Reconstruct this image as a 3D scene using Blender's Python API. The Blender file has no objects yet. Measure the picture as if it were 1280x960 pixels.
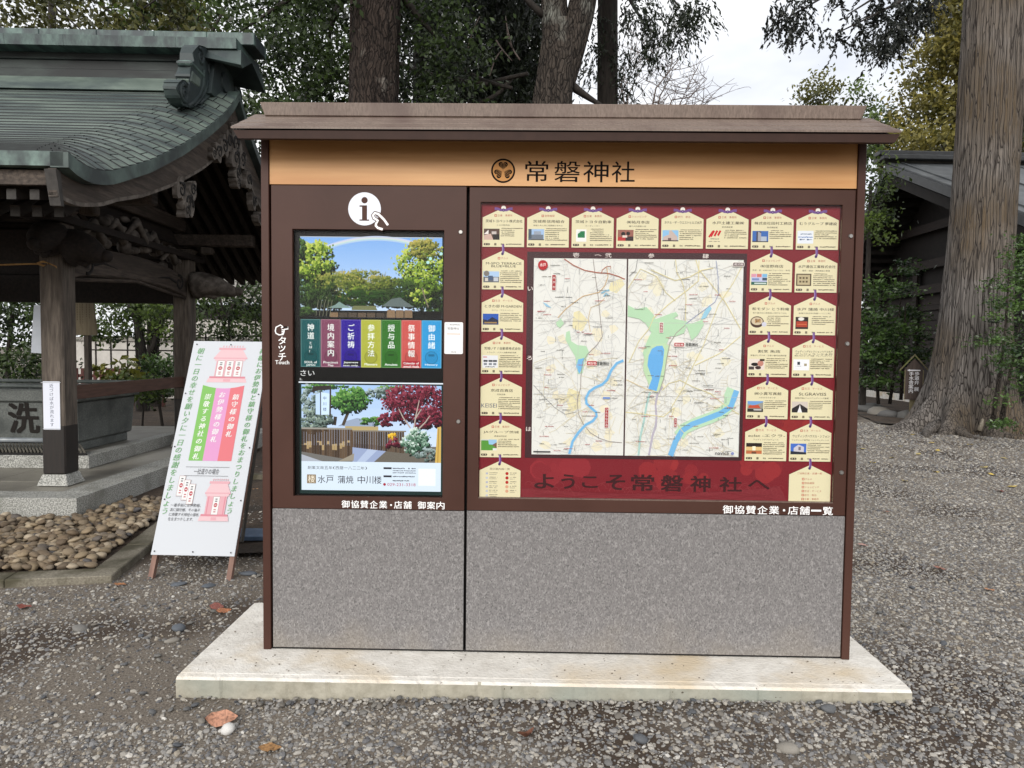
import bpy, bmesh, math, random
import numpy as np
from mathutils import Vector, Matrix
from mathutils.geometry import tessellate_polygon

scene = bpy.context.scene
COL = scene.collection
R = math.radians
random.seed(7)
rng = np.random.default_rng(11)

# ------------------------------------------------------------------ camera
cam_d = bpy.data.cameras.new("camera")
cam_d.sensor_width = 36.0
cam_d.lens = 887.0 / 1280.0 * 36.0
cam_d.clip_start = 0.05
cam_d.clip_end = 2000.0
cam = bpy.data.objects.new("camera", cam_d)
COL.objects.link(cam)
_p, _y, _r = -0.0472, -0.0153, 0.0112
_f = Vector((math.sin(_y) * math.cos(_p), math.cos(_y) * math.cos(_p), math.sin(_p)))
_rt = Vector((math.cos(_y), -math.sin(_y), 0.0))
_up = _rt.cross(_f)
_c, _s = math.cos(_r), math.sin(_r)
_rt2 = _c * _rt + _s * _up
_up2 = -_s * _rt + _c * _up
_m = Matrix((_rt2, _up2, -_f)).transposed().to_4x4()
_m.translation = Vector((-0.161, -3.243, 1.506))
cam.matrix_world = _m
scene.camera = cam
CAM = np.array([-0.161, -3.243, 1.506])

# ------------------------------------------------------------------ sky, sun, exposure
SUN_EL, SUN_AZ = R(26), R(192)          # azimuth clockwise from +y (north)
world = bpy.data.worlds.new("World")
scene.world = world
world.use_nodes = True
wn, wl = world.node_tree.nodes, world.node_tree.links
wn.clear()
w_out = wn.new("ShaderNodeOutputWorld")
w_bg = wn.new("ShaderNodeBackground")
w_sky = wn.new("ShaderNodeTexSky")
w_sky.sky_type = 'NISHITA'
w_sky.sun_disc = False
w_sky.sun_elevation = SUN_EL
w_sky.sun_rotation = SUN_AZ
w_sky.dust_density = 3.0
w_geo = wn.new("ShaderNodeTexCoord")
w_map = wn.new("ShaderNodeMapping")
w_map.inputs['Scale'].default_value = (1.0, 1.0, 2.6)
w_map.inputs['Location'].default_value = (0.35, 0.1, 0.0)
w_noi = wn.new("ShaderNodeTexNoise")
w_noi.inputs['Scale'].default_value = 2.1
w_noi.inputs['Detail'].default_value = 5.0
w_noi.inputs['Roughness'].default_value = 0.55
w_ramp = wn.new("ShaderNodeValToRGB")          # cloud brightness
w_ramp.color_ramp.elements[0].position = 0.36
w_ramp.color_ramp.elements[0].color = (7.6, 7.9, 8.5, 1)
w_ramp.color_ramp.elements[1].position = 0.60
w_ramp.color_ramp.elements[1].color = (11.5, 11.4, 11.3, 1)
w_mix = wn.new("ShaderNodeMix")
w_mix.data_type = 'RGBA'
w_mix.inputs['Factor'].default_value = 0.90     # overcast: clouds over nearly the whole sky
wl.new(w_geo.outputs['Generated'], w_map.inputs['Vector'])
wl.new(w_map.outputs[0], w_noi.inputs['Vector'])
wl.new(w_noi.outputs['Fac'], w_ramp.inputs['Fac'])
wl.new(w_sky.outputs[0], w_mix.inputs['A'])
wl.new(w_ramp.outputs[0], w_mix.inputs['B'])
wl.new(w_mix.outputs['Result'], w_bg.inputs['Color'])
wl.new(w_bg.outputs[0], w_out.inputs['Surface'])
w_bg.inputs['Strength'].default_value = 0.062

sun_d = bpy.data.lights.new("sun", 'SUN')
sun_d.energy = 1.2
sun_d.angle = R(25)
sun_d.color = (1.0, 0.97, 0.92)
sun = bpy.data.objects.new("sun", sun_d)
COL.objects.link(sun)
_sd = Vector((math.sin(SUN_AZ) * math.cos(SUN_EL), math.cos(SUN_AZ) * math.cos(SUN_EL), math.sin(SUN_EL)))
sun.rotation_euler = _sd.to_track_quat('Z', 'Y').to_euler()

scene.view_settings.view_transform = 'Standard'
scene.view_settings.look = 'None'
scene.view_settings.gamma = 1.0
scene.view_settings.use_curve_mapping = False
scene.view_settings.exposure = 1.0
scene.cycles.max_bounces = 6
scene.cycles.transparent_max_bounces = 16
scene.cycles.caustics_reflective = False
scene.cycles.caustics_refractive = False

# ------------------------------------------------------------------ helpers
def lin(c):
    """sRGB 0-255 triple -> linear rgba"""
    o = []
    for v in c[:3]:
        v = v / 255.0
        o.append(v / 12.92 if v <= 0.04045 else ((v + 0.055) / 1.055) ** 2.4)
    return (o[0], o[1], o[2], 1.0)

MATS = {}
def mat(name, c1, c2=None, scale=8.0, stretch=(1, 1, 1), rough=0.7, bump=0.0, bscale=None, detail=6.0, lo=0.35, hi=0.65,
        c3=None, s3=2.0, spec=0.5, metal=0.0, rand=0.0, f3=(0.45, 0.7), bdist=0.02, specks=None):
    """procedural surface: noise between two colours, a third colour in larger patches, bump, per-object tone"""
    m = bpy.data.materials.new(name)
    m.use_nodes = True
    n, l = m.node_tree.nodes, m.node_tree.links
    b = n['Principled BSDF']
    b.inputs['Roughness'].default_value = rough
    b.inputs['Specular IOR Level'].default_value = spec
    b.inputs['Metallic'].default_value = metal
    tc = n.new("ShaderNodeTexCoord")
    mp = n.new("ShaderNodeMapping")
    mp.inputs['Scale'].default_value = stretch
    l.new(tc.outputs['Object'], mp.inputs['Vector'])
    noi = n.new("ShaderNodeTexNoise")
    noi.inputs['Scale'].default_value = scale
    noi.inputs['Detail'].default_value = detail
    noi.inputs['Roughness'].default_value = 0.62
    l.new(mp.outputs[0], noi.inputs['Vector'])
    ramp = n.new("ShaderNodeValToRGB")
    ramp.color_ramp.elements[0].position = lo
    ramp.color_ramp.elements[1].position = hi
    ramp.color_ramp.elements[0].color = lin(c1)
    ramp.color_ramp.elements[1].color = lin(c2 or c1)
    l.new(noi.outputs['Fac'], ramp.inputs['Fac'])
    col = ramp.outputs[0]
    if c3:
        n3 = n.new("ShaderNodeTexNoise")
        n3.inputs['Scale'].default_value = s3
        n3.inputs['Detail'].default_value = 5.0
        l.new(mp.outputs[0], n3.inputs['Vector'])
        r3 = n.new("ShaderNodeMapRange")
        r3.inputs['From Min'].default_value = f3[0]
        r3.inputs['From Max'].default_value = f3[1]
        l.new(n3.outputs['Fac'], r3.inputs['Value'])
        mx = n.new("ShaderNodeMix")
        mx.data_type = 'RGBA'
        l.new(r3.outputs[0], mx.inputs['Factor'])
        l.new(col, mx.inputs['A'])
        mx.inputs['B'].default_value = lin(c3)
        col = mx.outputs['Result']
    if specks:                                   # pits and specks: (colour, scale, threshold)
        n4 = n.new("ShaderNodeTexNoise")
        n4.inputs['Scale'].default_value = specks[1]
        n4.inputs['Detail'].default_value = 2.0
        l.new(tc.outputs['Object'], n4.inputs['Vector'])
        r4 = n.new("ShaderNodeMapRange")
        r4.inputs['From Min'].default_value = specks[2]
        r4.inputs['From Max'].default_value = specks[2] + .05
        l.new(n4.outputs['Fac'], r4.inputs['Value'])
        m4 = n.new("ShaderNodeMix")
        m4.data_type = 'RGBA'
        l.new(r4.outputs[0], m4.inputs['Factor'])
        l.new(col, m4.inputs['A'])
        m4.inputs['B'].default_value = lin(specks[0])
        col = m4.outputs['Result']
    if rand > 0:
        oi = n.new("ShaderNodeObjectInfo")
        mr = n.new("ShaderNodeMapRange")
        mr.inputs['To Min'].default_value = 1.0 - rand
        mr.inputs['To Max'].default_value = 1.0 + rand
        l.new(oi.outputs['Random'], mr.inputs['Value'])
        hs = n.new("ShaderNodeHueSaturation")
        l.new(mr.outputs[0], hs.inputs['Value'])
        l.new(col, hs.inputs['Color'])
        col = hs.outputs[0]
    l.new(col, b.inputs['Base Color'])
    if bump > 0:
        bn = n.new("ShaderNodeTexNoise")
        bn.inputs['Scale'].default_value = bscale or scale
        bn.inputs['Detail'].default_value = 6.0
        l.new(mp.outputs[0], bn.inputs['Vector'])
        bp = n.new("ShaderNodeBump")
        bp.inputs['Strength'].default_value = bump
        bp.inputs['Distance'].default_value = bdist
        l.new(bn.outputs['Fac'], bp.inputs['Height'])
        l.new(bp.outputs[0], b.inputs['Normal'])
    MATS[name] = m
    return m

def attr_mat(name, rough=0.5, emit=0.0, spec=0.4, noise=0.0):
    """colour from the mesh's own printed colours"""
    m = bpy.data.materials.new(name)
    m.use_nodes = True
    n, l = m.node_tree.nodes, m.node_tree.links
    b = n['Principled BSDF']
    a = n.new("ShaderNodeAttribute")
    a.attribute_name = "Col"
    b.inputs['Roughness'].default_value = rough
    b.inputs['Specular IOR Level'].default_value = spec
    if emit > 0:
        b.inputs['Base Color'].default_value = (0.01, 0.01, 0.01, 1)
        l.new(a.outputs['Color'], b.inputs['Emission Color'])
        b.inputs['Emission Strength'].default_value = emit
    else:
        l.new(a.outputs['Color'], b.inputs['Base Color'])
    MATS[name] = m
    return m

def leaf_mat(name, c1, c2, rough=0.45, trans=0.25, spec=0.4):
    m = bpy.data.materials.new(name)
    m.use_nodes = True
    n, l = m.node_tree.nodes, m.node_tree.links
    b = n['Principled BSDF']
    a = n.new("ShaderNodeAttribute")
    a.attribute_name = "tint"
    mx = n.new("ShaderNodeMix")
    mx.data_type = 'RGBA'
    l.new(a.outputs['Fac'], mx.inputs['Factor'])
    mx.inputs['A'].default_value = lin(c1)
    mx.inputs['B'].default_value = lin(c2)
    l.new(mx.outputs['Result'], b.inputs['Base Color'])
    b.inputs['Roughness'].default_value = rough
    b.inputs['Specular IOR Level'].default_value = spec
    out = n['Material Output']
    tr = n.new("ShaderNodeBsdfTranslucent")
    l.new(mx.outputs['Result'], tr.inputs['Color'])
    ms = n.new("ShaderNodeMixShader")
    ms.inputs[0].default_value = trans
    l.new(b.outputs[0], ms.inputs[1])
    l.new(tr.outputs[0], ms.inputs[2])
    l.new(ms.outputs[0], out.inputs['Surface'])
    MATS[name] = m
    return m

def glass_mat(name, refl=1.0):
    m = bpy.data.materials.new(name)
    m.use_nodes = True
    n, l = m.node_tree.nodes, m.node_tree.links
    n.remove(n['Principled BSDF'])
    t = n.new("ShaderNodeBsdfTransparent")
    g = n.new("ShaderNodeBsdfGlossy")
    g.inputs['Roughness'].default_value = 0.02
    fr = n.new("ShaderNodeFresnel")
    fr.inputs['IOR'].default_value = 1.45
    mul = n.new("ShaderNodeMath")
    mul.operation = 'MULTIPLY'
    mul.inputs[1].default_value = refl
    l.new(fr.outputs[0], mul.inputs[0])
    ms = n.new("ShaderNodeMixShader")
    l.new(mul.outputs[0], ms.inputs[0])
    l.new(t.outputs[0], ms.inputs[1])
    l.new(g.outputs[0], ms.inputs[2])
    l.new(ms.outputs[0], n['Material Output'].inputs['Surface'])
    MATS[name] = m
    return m

def tag(o, label=None, cat=None, group=None, kind=None):
    if label: o['label'] = label
    if cat: o['category'] = cat
    if group: o['group'] = group
    if kind: o['kind'] = kind
    return o

def empty(name, loc=(0, 0, 0), rz=0.0, label=None, cat=None, group=None, kind=None, parent=None):
    o = bpy.data.objects.new(name, None)
    COL.objects.link(o)
    o.location = loc
    o.rotation_euler = (0, 0, rz)
    if parent: o.parent = parent
    return tag(o, label, cat, group, kind)

def link(name, me, parent=None, loc=(0, 0, 0), rot=(0, 0, 0), scale=None):
    o = bpy.data.objects.new(name, me)
    COL.objects.link(o)
    o.location = loc
    o.rotation_euler = rot
    if scale: o.scale = scale
    if parent: o.parent = parent
    return o

class MB:
    """collects simple solids, then links them as ONE mesh object"""
    def __init__(s):
        s.v, s.f = [], []
    def add(s, vs, fs):
        o = len(s.v)
        s.v.extend([tuple(p) for p in vs])
        s.f.extend([tuple(i + o for i in f) for f in fs])
        return s
    def hexa(s, p):
        return s.add(p, [(0, 3, 2, 1), (4, 5, 6, 7), (0, 1, 5, 4), (1, 2, 6, 5), (2, 3, 7, 6), (3, 0, 4, 7)])
    def box(s, x0, x1, y0, y1, z0, z1):
        return s.hexa([(x0, y0, z0), (x1, y0, z0), (x1, y1, z0), (x0, y1, z0), (x0, y0, z1), (x1, y0, z1), (x1, y1, z1), (x0, y1, z1)])
    def bar(s, a, b, w, h, up=(0, 0, 1)):
        a, b = Vector(a), Vector(b)
        d = (b - a).normalized()
        sd = d.cross(Vector(up)).normalized()
        u = sd.cross(d).normalized()
        q = []
        for p in (a, b):
            for i, j in ((-1, -1), (1, -1), (1, 1), (-1, 1)):
                q.append(p + sd * (i * w / 2) + u * (j * h / 2))
        return s.add(q, [(0, 1, 2, 3), (7, 6, 5, 4), (0, 4, 5, 1), (1, 5, 6, 2), (2, 6, 7, 3), (3, 7, 4, 0)])
    def tube(s, pts, radii, n=8, cap=True, ref=(0.31, 0.17, 0.93)):
        pts = [Vector(p) for p in pts]
        if not hasattr(radii, '__len__'): radii = [radii] * len(pts)
        o = len(s.v)
        for i, p in enumerate(pts):
            d = (pts[min(i + 1, len(pts) - 1)] - pts[max(i - 1, 0)]).normalized()
            a = d.cross(Vector(ref))
            if a.length < 1e-4: a = d.cross(Vector((1, 0, 0)))
            a.normalize()
            b = d.cross(a)
            for k in range(n):
                t = 2 * math.pi * k / n
                s.v.append(tuple(p + (a * math.cos(t) + b * math.sin(t)) * radii[i]))
        for i in range(len(pts) - 1):
            for k in range(n):
                k2 = (k + 1) % n
                s.f.append((o + i * n + k, o + i * n + k2, o + (i + 1) * n + k2, o + (i + 1) * n + k))
        if cap:
            s.f.append(tuple(o + k for k in reversed(range(n))))
            e = o + (len(pts) - 1) * n
            s.f.append(tuple(e + k for k in range(n)))
        return s
    def prism(s, poly, fn0, fn1):
        """2-D outline (counter-clockwise) carried to 3-D by fn0 / fn1 for its two faces"""
        n = len(poly)
        a = [fn0(p) for p in poly]
        b = [fn1(p) for p in poly]
        tris = tessellate_polygon([[Vector((p[0], p[1], 0)) for p in poly]])
        f = [tuple(t) for t in tris] + [tuple(n + i for i in reversed(t)) for t in tris]
        f += [(i, (i + 1) % n, n + (i + 1) % n, n + i) for i in range(n)]
        return s.add(a + b, f)
    def ball(s, c, r, nu=8, nv=6):
        if not hasattr(r, '__len__'): r = (r, r, r)
        vs = [(c[0], c[1], c[2] - r[2])]
        for j in range(1, nv):
            ph = -math.pi / 2 + math.pi * j / nv
            for i in range(nu):
                t = 2 * math.pi * i / nu
                vs.append((c[0] + r[0] * math.cos(ph) * math.cos(t), c[1] + r[1] * math.cos(ph) * math.sin(t), c[2] + r[2] * math.sin(ph)))
        vs.append((c[0], c[1], c[2] + r[2]))
        fs = [(0, 1 + (i + 1) % nu, 1 + i) for i in range(nu)]
        for j in range(nv - 2):
            for i in range(nu):
                a = 1 + j * nu
                fs.append((a + i, a + (i + 1) % nu, a + nu + (i + 1) % nu, a + nu + i))
        e = len(vs) - 1
        fs += [(e, 1 + (nv - 2) * nu + i, 1 + (nv - 2) * nu + (i + 1) % nu) for i in range(nu)]
        return s.add(vs, fs)
    def grid(s, fn, nu, nv, closed=False):
        o = len(s.v)
        for j in range(nv + 1):
            for i in range(nu + (0 if closed else 1)):
                s.v.append(tuple(fn(i / nu, j / nv)))
        w = nu if closed else nu + 1
        for j in range(nv):
            for i in range(nu):
                i2 = (i + 1) % w
                s.f.append((o + j * w + i, o + j * w + i2, o + (j + 1) * w + i2, o + (j + 1) * w + i))
        return s
    def mesh(s, name, m, smooth=False, fix=True, bevel=0.0):
        me = bpy.data.meshes.new(name)
        me.from_pydata(s.v, [], s.f)
        if fix or bevel:
            bm = bmesh.new()
            bm.from_mesh(me)
            if bevel > 0:
                bmesh.ops.bevel(bm, geom=[e for e in bm.edges if len(e.link_faces) == 2 and e.calc_face_angle(0) > 0.5],
                                offset=bevel, segments=1, affect='EDGES', profile=0.5)
            bmesh.ops.recalc_face_normals(bm, faces=bm.faces)
            bm.to_mesh(me)
            bm.free()
        if m: me.materials.append(m if not isinstance(m, str) else MATS[m])
        if smooth: me.polygons.foreach_set('use_smooth', [True] * len(me.polygons))
        me.update()
        return me
    def build(s, name, m, parent=None, smooth=False, loc=(0, 0, 0), rot=(0, 0, 0), fix=True, bevel=0.0):
        return link(name, s.mesh(name, m, smooth, fix, bevel), parent, loc, rot)

def box(name, x0, x1, y0, y1, z0, z1, m, parent=None, bevel=0.0):
    return MB().box(x0, x1, y0, y1, z0, z1).build(name, m, parent, bevel=bevel)

# ---- lettering
_tc = {}
def glyph_mesh(s, bold=0.0, res=2, shear=0.0):
    k = (s, bold, res, shear)
    if k in _tc: return _tc[k]
    c = bpy.data.curves.new("lettering", 'FONT')
    c.body = s
    c.resolution_u = res
    c.offset = bold
    c.shear = shear
    o = bpy.data.objects.new("lettering", c)
    COL.objects.link(o)
    dg = bpy.context.evaluated_depsgraph_get()
    me = bpy.data.meshes.new_from_object(o.evaluated_get(dg))
    vs = np.empty(len(me.vertices) * 3)
    me.vertices.foreach_get('co', vs)
    vs = vs.reshape(-1, 3)[:, :2]
    fs = [tuple(p.vertices) for p in me.polygons]
    bpy.data.objects.remove(o)
    bpy.data.curves.remove(c)
    bpy.data.meshes.remove(me)
    _tc[k] = (vs, fs)
    return _tc[k]

class Print:
    """flat print: coloured shapes laid one a hair above the other in the x-z plane, facing -y"""
    def __init__(s, step=4e-6):
        s.v, s.f, s.c, s.d, s.step = [], [], [], 0.0, step
        s.tf = None
    def up(s, d=None):
        s.d += d or s.step
    def _put(s, pts, faces, col):
        s.up()
        o = len(s.v)
        for p in pts:
            x, z = (s.tf(p[0], p[1]) if s.tf else (p[0], p[1]))
            s.v.append((x, -s.d, z))
        c = lin(col)
        for f in faces:
            s.f.append(tuple(i + o for i in f))
            s.c.append(c)
    def poly(s, pts, col):
        t = tessellate_polygon([[Vector((p[0], p[1], 0)) for p in pts]])
        s._put(pts, t, col)
    def rect(s, x0, x1, z0, z1, col):
        s._put([(x0, z0), (x1, z0), (x1, z1), (x0, z1)], [(0, 1, 2, 3)], col)
    def disc(s, x, z, r, col, n=20, rz=None):
        rz = rz or r
        s._put([(x + r * math.cos(2 * math.pi * i / n), z + rz * math.sin(2 * math.pi * i / n)) for i in range(n)], [tuple(range(n))], col)
    def rrect(s, x0, x1, z0, z1, r, col):
        p = []
        for cx, cz, a in ((x1 - r, z1 - r, 0), (x0 + r, z1 - r, 90), (x0 + r, z0 + r, 180), (x1 - r, z0 + r, 270)):
            for k in range(4):
                t = R(a + k * 30)
                p.append((cx + r * math.cos(t), cz + r * math.sin(t)))
        s._put(p, [tuple(range(16))], col)
    def line(s, pts, w, col, w2=None, closed=False):
        if closed: pts = list(pts) + [pts[0], pts[1]]
        n = len(pts)
        q = []
        for i in range(n):
            a, b = pts[max(i - 1, 0)], pts[min(i + 1, n - 1)]
            dx, dz = b[0] - a[0], b[1] - a[1]
            l = math.hypot(dx, dz) or 1
            ww = (w + (w2 - w) * i / (n - 1) if w2 is not None else w) / 2
            q.append((pts[i][0] - dz / l * ww, pts[i][1] + dx / l * ww))
            q.append((pts[i][0] + dz / l * ww, pts[i][1] - dx / l * ww))
        s._put(q, [(2 * i, 2 * i + 1, 2 * i + 3, 2 * i + 2) for i in range(n - 1)], col)
    def quads(s, cx, cz, size, cols, jit=0.5):
        """many small leaf-like dabs (arrays), for the pictures"""
        s.up()
        n = len(cx)
        o = len(s.v)
        for i in range(n):
            a = random.random() * 3.14
            r1, r2 = size[i], size[i] * (1 - jit * random.random())
            ca, sa = math.cos(a), math.sin(a)
            y = -s.d - random.random() * 8e-5
            for dx, dz in ((r1, 0), (0, r2), (-r1, 0), (0, -r2)):
                s.v.append((cx[i] + dx * ca - dz * sa, y, cz[i] + dx * sa + dz * ca))
            s.f.append((o + 4 * i, o + 4 * i + 1, o + 4 * i + 2, o + 4 * i + 3))
            s.c.append(lin(cols[i]))
        s.up(9e-5)
    def text(s, t, x0, x1, z0, z1, col, bold=0.0, res=2, shear=0.0):
        vs, fs = glyph_mesh(t, 0.0, res, shear)
        if not len(vs): return
        a, b = vs.min(0), vs.max(0)
        e = bold * (z1 - z0) * 1.2
        sx = (x1 - x0 - e) / (b[0] - a[0])
        sz = (z1 - z0 - e * 0.6) / (b[1] - a[1])
        # heavier strokes: the same letters struck again a hair aside
        for dx, dz in (((0, 0),) if e == 0 else ((0, 0), (e, 0.6 * e), (0.5 * e, 0.3 * e)) if bold < 0.02 else ((0, 0), (e, 0), (0, 0.6 * e), (e, 0.6 * e), (0.5 * e, 0.3 * e))):
            s._put([(x0 + dx + (p[0] - a[0]) * sx, z0 + dz + (p[1] - a[1]) * sz) for p in vs], fs, col)
    def vtext(s, t, xc, z_top, cell, col, bold=0.0, res=2, squash=1.0, shear=0.0, size=None, path=None):
        """one column of upright characters, each in a cell of its own"""
        size = size or cell * 0.92
        z = z_top
        for ch in t:
            if ch == ' ':
                z -= cell * 0.5
                continue
            vs, fs = glyph_mesh(ch, 0.0, res, shear)
            x = path(z - cell / 2) if path else xc
            k = size / 0.95
            e = bold * size * 1.2
            for dx, dz in (((0, 0),) if e == 0 else ((-e / 2, 0), (e / 2, 0.4 * e))):
                s._put([(x + dx + (p[0] - 0.48) * k * squash, z + dz - cell / 2 + (p[1] - 0.36) * k) for p in vs], fs, col)
            z -= cell
    def dashes(s, x0, x1, z, h, col, gap=0.25):
        """a row of tiny print too small to read"""
        x = x0
        while x < x1:
            w = h * random.uniform(0.5, 1.4)
            if random.random() > gap * 0.5:
                zz = z + h * random.uniform(-0.1, 0.1)
                s.rect(x, min(x + w * 0.85, x1), zz - h * random.uniform(0.25, 0.5), zz + h * random.uniform(0.2, 0.5), col)
            x += w
    def mesh(s, name, m):
        me = bpy.data.meshes.new(name)
        me.from_pydata(s.v, [], s.f)
        ca = me.color_attributes.new("Col", 'FLOAT_COLOR', 'CORNER')
        arr = []
        for f, c in zip(s.f, s.c):
            arr.extend(list(c) * len(f))
        ca.data.foreach_set('color', arr)
        me.materials.append(MATS[m])
        # faces must look towards -y
        bm = bmesh.new()
        bm.from_mesh(me)
        bm.normal_update()
        fl = [f for f in bm.faces if f.normal.y > 0]
        if fl: bmesh.ops.reverse_faces(bm, faces=fl)
        bm.to_mesh(me)
        bm.free()
        return me
    def build(s, name, m, parent=None, loc=(0, 0, 0), rot=(0, 0, 0)):
        return link(name, s.mesh(name, m), parent, loc, rot)

def shade(c, k):
    return tuple(max(0, min(255, v * k)) for v in c)
def mixc(a, b, t):
    return tuple(a[i] + (b[i] - a[i]) * t for i in range(3))
# ================================================================== surfaces
mat("ground_gravel", (84, 76, 67), (128, 119, 108), scale=95, rough=0.9, bump=0.6, bscale=120, bdist=0.01, c3=(62, 50, 39), s3=0.9, f3=(0.5, 0.62))
mat("soil", (52, 42, 33), (84, 68, 54), scale=30, rough=0.95, bump=0.8, bscale=40, c3=(40, 33, 26), s3=2.0)
mat("brown_metal", (64, 39, 31), (70, 44, 36), scale=3.0, rough=0.5, spec=0.25, c3=(76, 50, 42), s3=1.3, bump=.02, bscale=300)
mat("dark_gap", (14, 11, 10), rough=0.8)
mat("roof_metal", (100, 86, 77), (126, 110, 100), scale=60, stretch=(2, 1, .6), rough=0.5, spec=0.4, c3=(94, 77, 70), s3=3, bump=0.05)
mat("roof_under", (50, 33, 27), (58, 39, 32), scale=12, rough=0.6, spec=.2)
mat("header_wood", (198, 145, 90), (214, 165, 110), scale=5, stretch=(0.5, 6, 9), rough=0.5, lo=0.2, hi=0.8, c3=(188, 134, 80), s3=1.4)
mat("concrete", (206, 201, 192), (230, 226, 218), scale=11, rough=0.85, bump=0.3, bscale=70, c3=(206, 190, 164), s3=2.6, f3=(0.52, 0.72), specks=((110, 100, 86), 55, .70))
mat("black_bezel", (8, 9, 9), rough=0.4, spec=0.15)
mat("steel", (150, 148, 145), rough=0.35, metal=0.8)
mat("dark_steel", (60, 62, 64), rough=0.4, metal=0.6)
mat("white_board", (192, 196, 202), rough=0.5, spec=0.3)
attr_mat("print", rough=0.6, spec=0.2)
attr_mat("print_matt", rough=0.85, spec=0.15)
attr_mat("screen_light", rough=0.5, emit=0.60, spec=0.05)
glass_mat("acrylic", 0.35)
glass_mat("screen_glass", 0.14)

def felt_mat():
    m = mat("felt_panel", (84, 82, 82), (152, 149, 148), scale=150, stretch=(1.2, 1, 0.8), rough=0.8, detail=4, lo=0.34, hi=0.66, c3=(112, 109, 109), s3=40, f3=(0.4, 0.75), bump=0.15, bscale=120)
    # dust splashed up from the ground along the foot
    n, l = m.node_tree.nodes, m.node_tree.links
    b = n['Principled BSDF']
    src = b.inputs['Base Color'].links[0].from_socket
    tc = n.new("ShaderNodeTexCoord")
    sx = n.new("ShaderNodeSeparateXYZ")
    l.new(tc.outputs['Object'], sx.inputs[0])
    no = n.new("ShaderNodeTexNoise"); no.inputs['Scale'].default_value = 5; no.inputs['Detail'].default_value = 7
    l.new(tc.outputs['Object'], no.inputs['Vector'])
    ma = n.new("ShaderNodeMath"); ma.operation = 'MULTIPLY_ADD'; ma.inputs[1].default_value = .5
    l.new(no.outputs['Fac'], ma.inputs[0]); l.new(sx.outputs['Z'], ma.inputs[2])
    mr = n.new("ShaderNodeMapRange"); mr.inputs['From Min'].default_value = .48; mr.inputs['From Max'].default_value = .30
    mr.inputs['To Max'].default_value = .28
    l.new(ma.outputs[0], mr.inputs['Value'])
    mx = n.new("ShaderNodeMix"); mx.data_type = 'RGBA'
    mx.inputs['B'].default_value = lin((150, 140, 124))
    l.new(mr.outputs[0], mx.inputs['Factor']); l.new(src, mx.inputs['A'])
    l.new(mx.outputs['Result'], b.inputs['Base Color'])
felt_mat()

# ================================================================== slab
def slab_mat():
    m = MATS["concrete"]
slab_mat()
def concrete_slab():
    b = MB()
    x0, x1, y0, y1, z0, z1, c = -1.631, 1.495, -0.292, 0.600, -0.12, 0.095, 0.022
    # body with a chamfered top edge along the front
    prof = [(y0, z0), (y1, z0), (y1, z1), (y0 + 0.045, z1), (y0 + 0.042, z1 - 0.0015), (y0 + 0.012, z1 - 0.003), (y0, z1 - 0.012)]
    n = 220
    ch = random.Random(4)
    for i in range(n + 1):
        x = x0 + (x1 - x0) * i / n
        for k, (y, z) in enumerate(prof):
            w = 0.0012 * math.sin(i * .9 + k) + (ch.uniform(.002, .008) if ch.random() < .10 else 0) if k in (5, 6) else 0.0
            b.v.append((x, y + w, z - .4 * w))
    q = len(prof)
    for i in range(n):
        for k in range(q):
            b.f.append((i * q + k, i * q + (k + 1) % q, (i + 1) * q + (k + 1) % q, (i + 1) * q + k))
    b.f.append(tuple(range(q)))
    b.f.append(tuple(n * q + k for k in range(q)))
    o = b.build("concrete_slab", "concrete")
    # upright faces: pitted concrete, their lower light put into a darker colour
    mat("concrete_face_shaded", (150, 145, 130), (176, 171, 156), scale=18, rough=0.9, bump=0.4, bscale=60, c3=(150, 154, 144), s3=1.6, f3=(0.5, 0.7), bdist=.006, specks=((84, 76, 64), 48, .69))
    o.data.materials.append(MATS["concrete_face_shaded"])
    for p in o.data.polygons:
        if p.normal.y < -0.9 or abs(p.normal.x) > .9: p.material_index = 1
    tag(o, "pale cast concrete slab on the gravel under the information kiosk", "slab", kind="thing")
    return o
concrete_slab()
def grit():
    b = MB()
    r = random.Random(9)
    for k in range(70):
        x = r.uniform(-1.6, 1.46)
        y = r.uniform(-.27, -.02) if r.random() < .7 or -1.36 < x < 1.37 else r.uniform(-.25, .5)
        if -1.37 < x < 1.38: y = r.uniform(-.24, -.015)
        s_ = r.uniform(.0015, .0042)
        b.ball((x, y, .0955 + s_ * .4), (s_ * 1.3, s_, s_ * .7), 5, 3)
    o = b.build("grit", mat("grit_dirt", (70, 60, 48), (120, 110, 96), scale=40, rough=.9))
    tag(o, kind="stuff")
grit()

# ================================================================== information kiosk
KZ = 0.095
kiosk = empty("information_kiosk", (0, 0, KZ), label="brown information kiosk with touch screen, map board and copper roof on a concrete slab", cat="kiosk")
def K(o):
    o.location.z -= KZ
    return o

def frame4(name, x0, x1, z0, z1, ox0, ox1, oz0, oz1, y0, y1, m, parent, bevel=0.0015):
    """one sheet with a rectangular opening"""
    b = MB()
    P = [(x0, z0), (x1, z0), (x1, z1), (x0, z1)]
    Q = [(ox0, oz0), (ox1, oz0), (ox1, oz1), (ox0, oz1)]
    for y in (y0, y1):
        for p in P + Q: b.v.append((p[0], y, p[1]))
    for i in range(4):
        j = (i + 1) % 4
        b.f += [(i, j, 4 + j, 4 + i), (8 + j, 8 + i, 12 + i, 12 + j), (i, 8 + i, 8 + j, j), (4 + j, 12 + j, 12 + i, 4 + i)]
    return b.build(name, m, parent, bevel=bevel)

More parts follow.
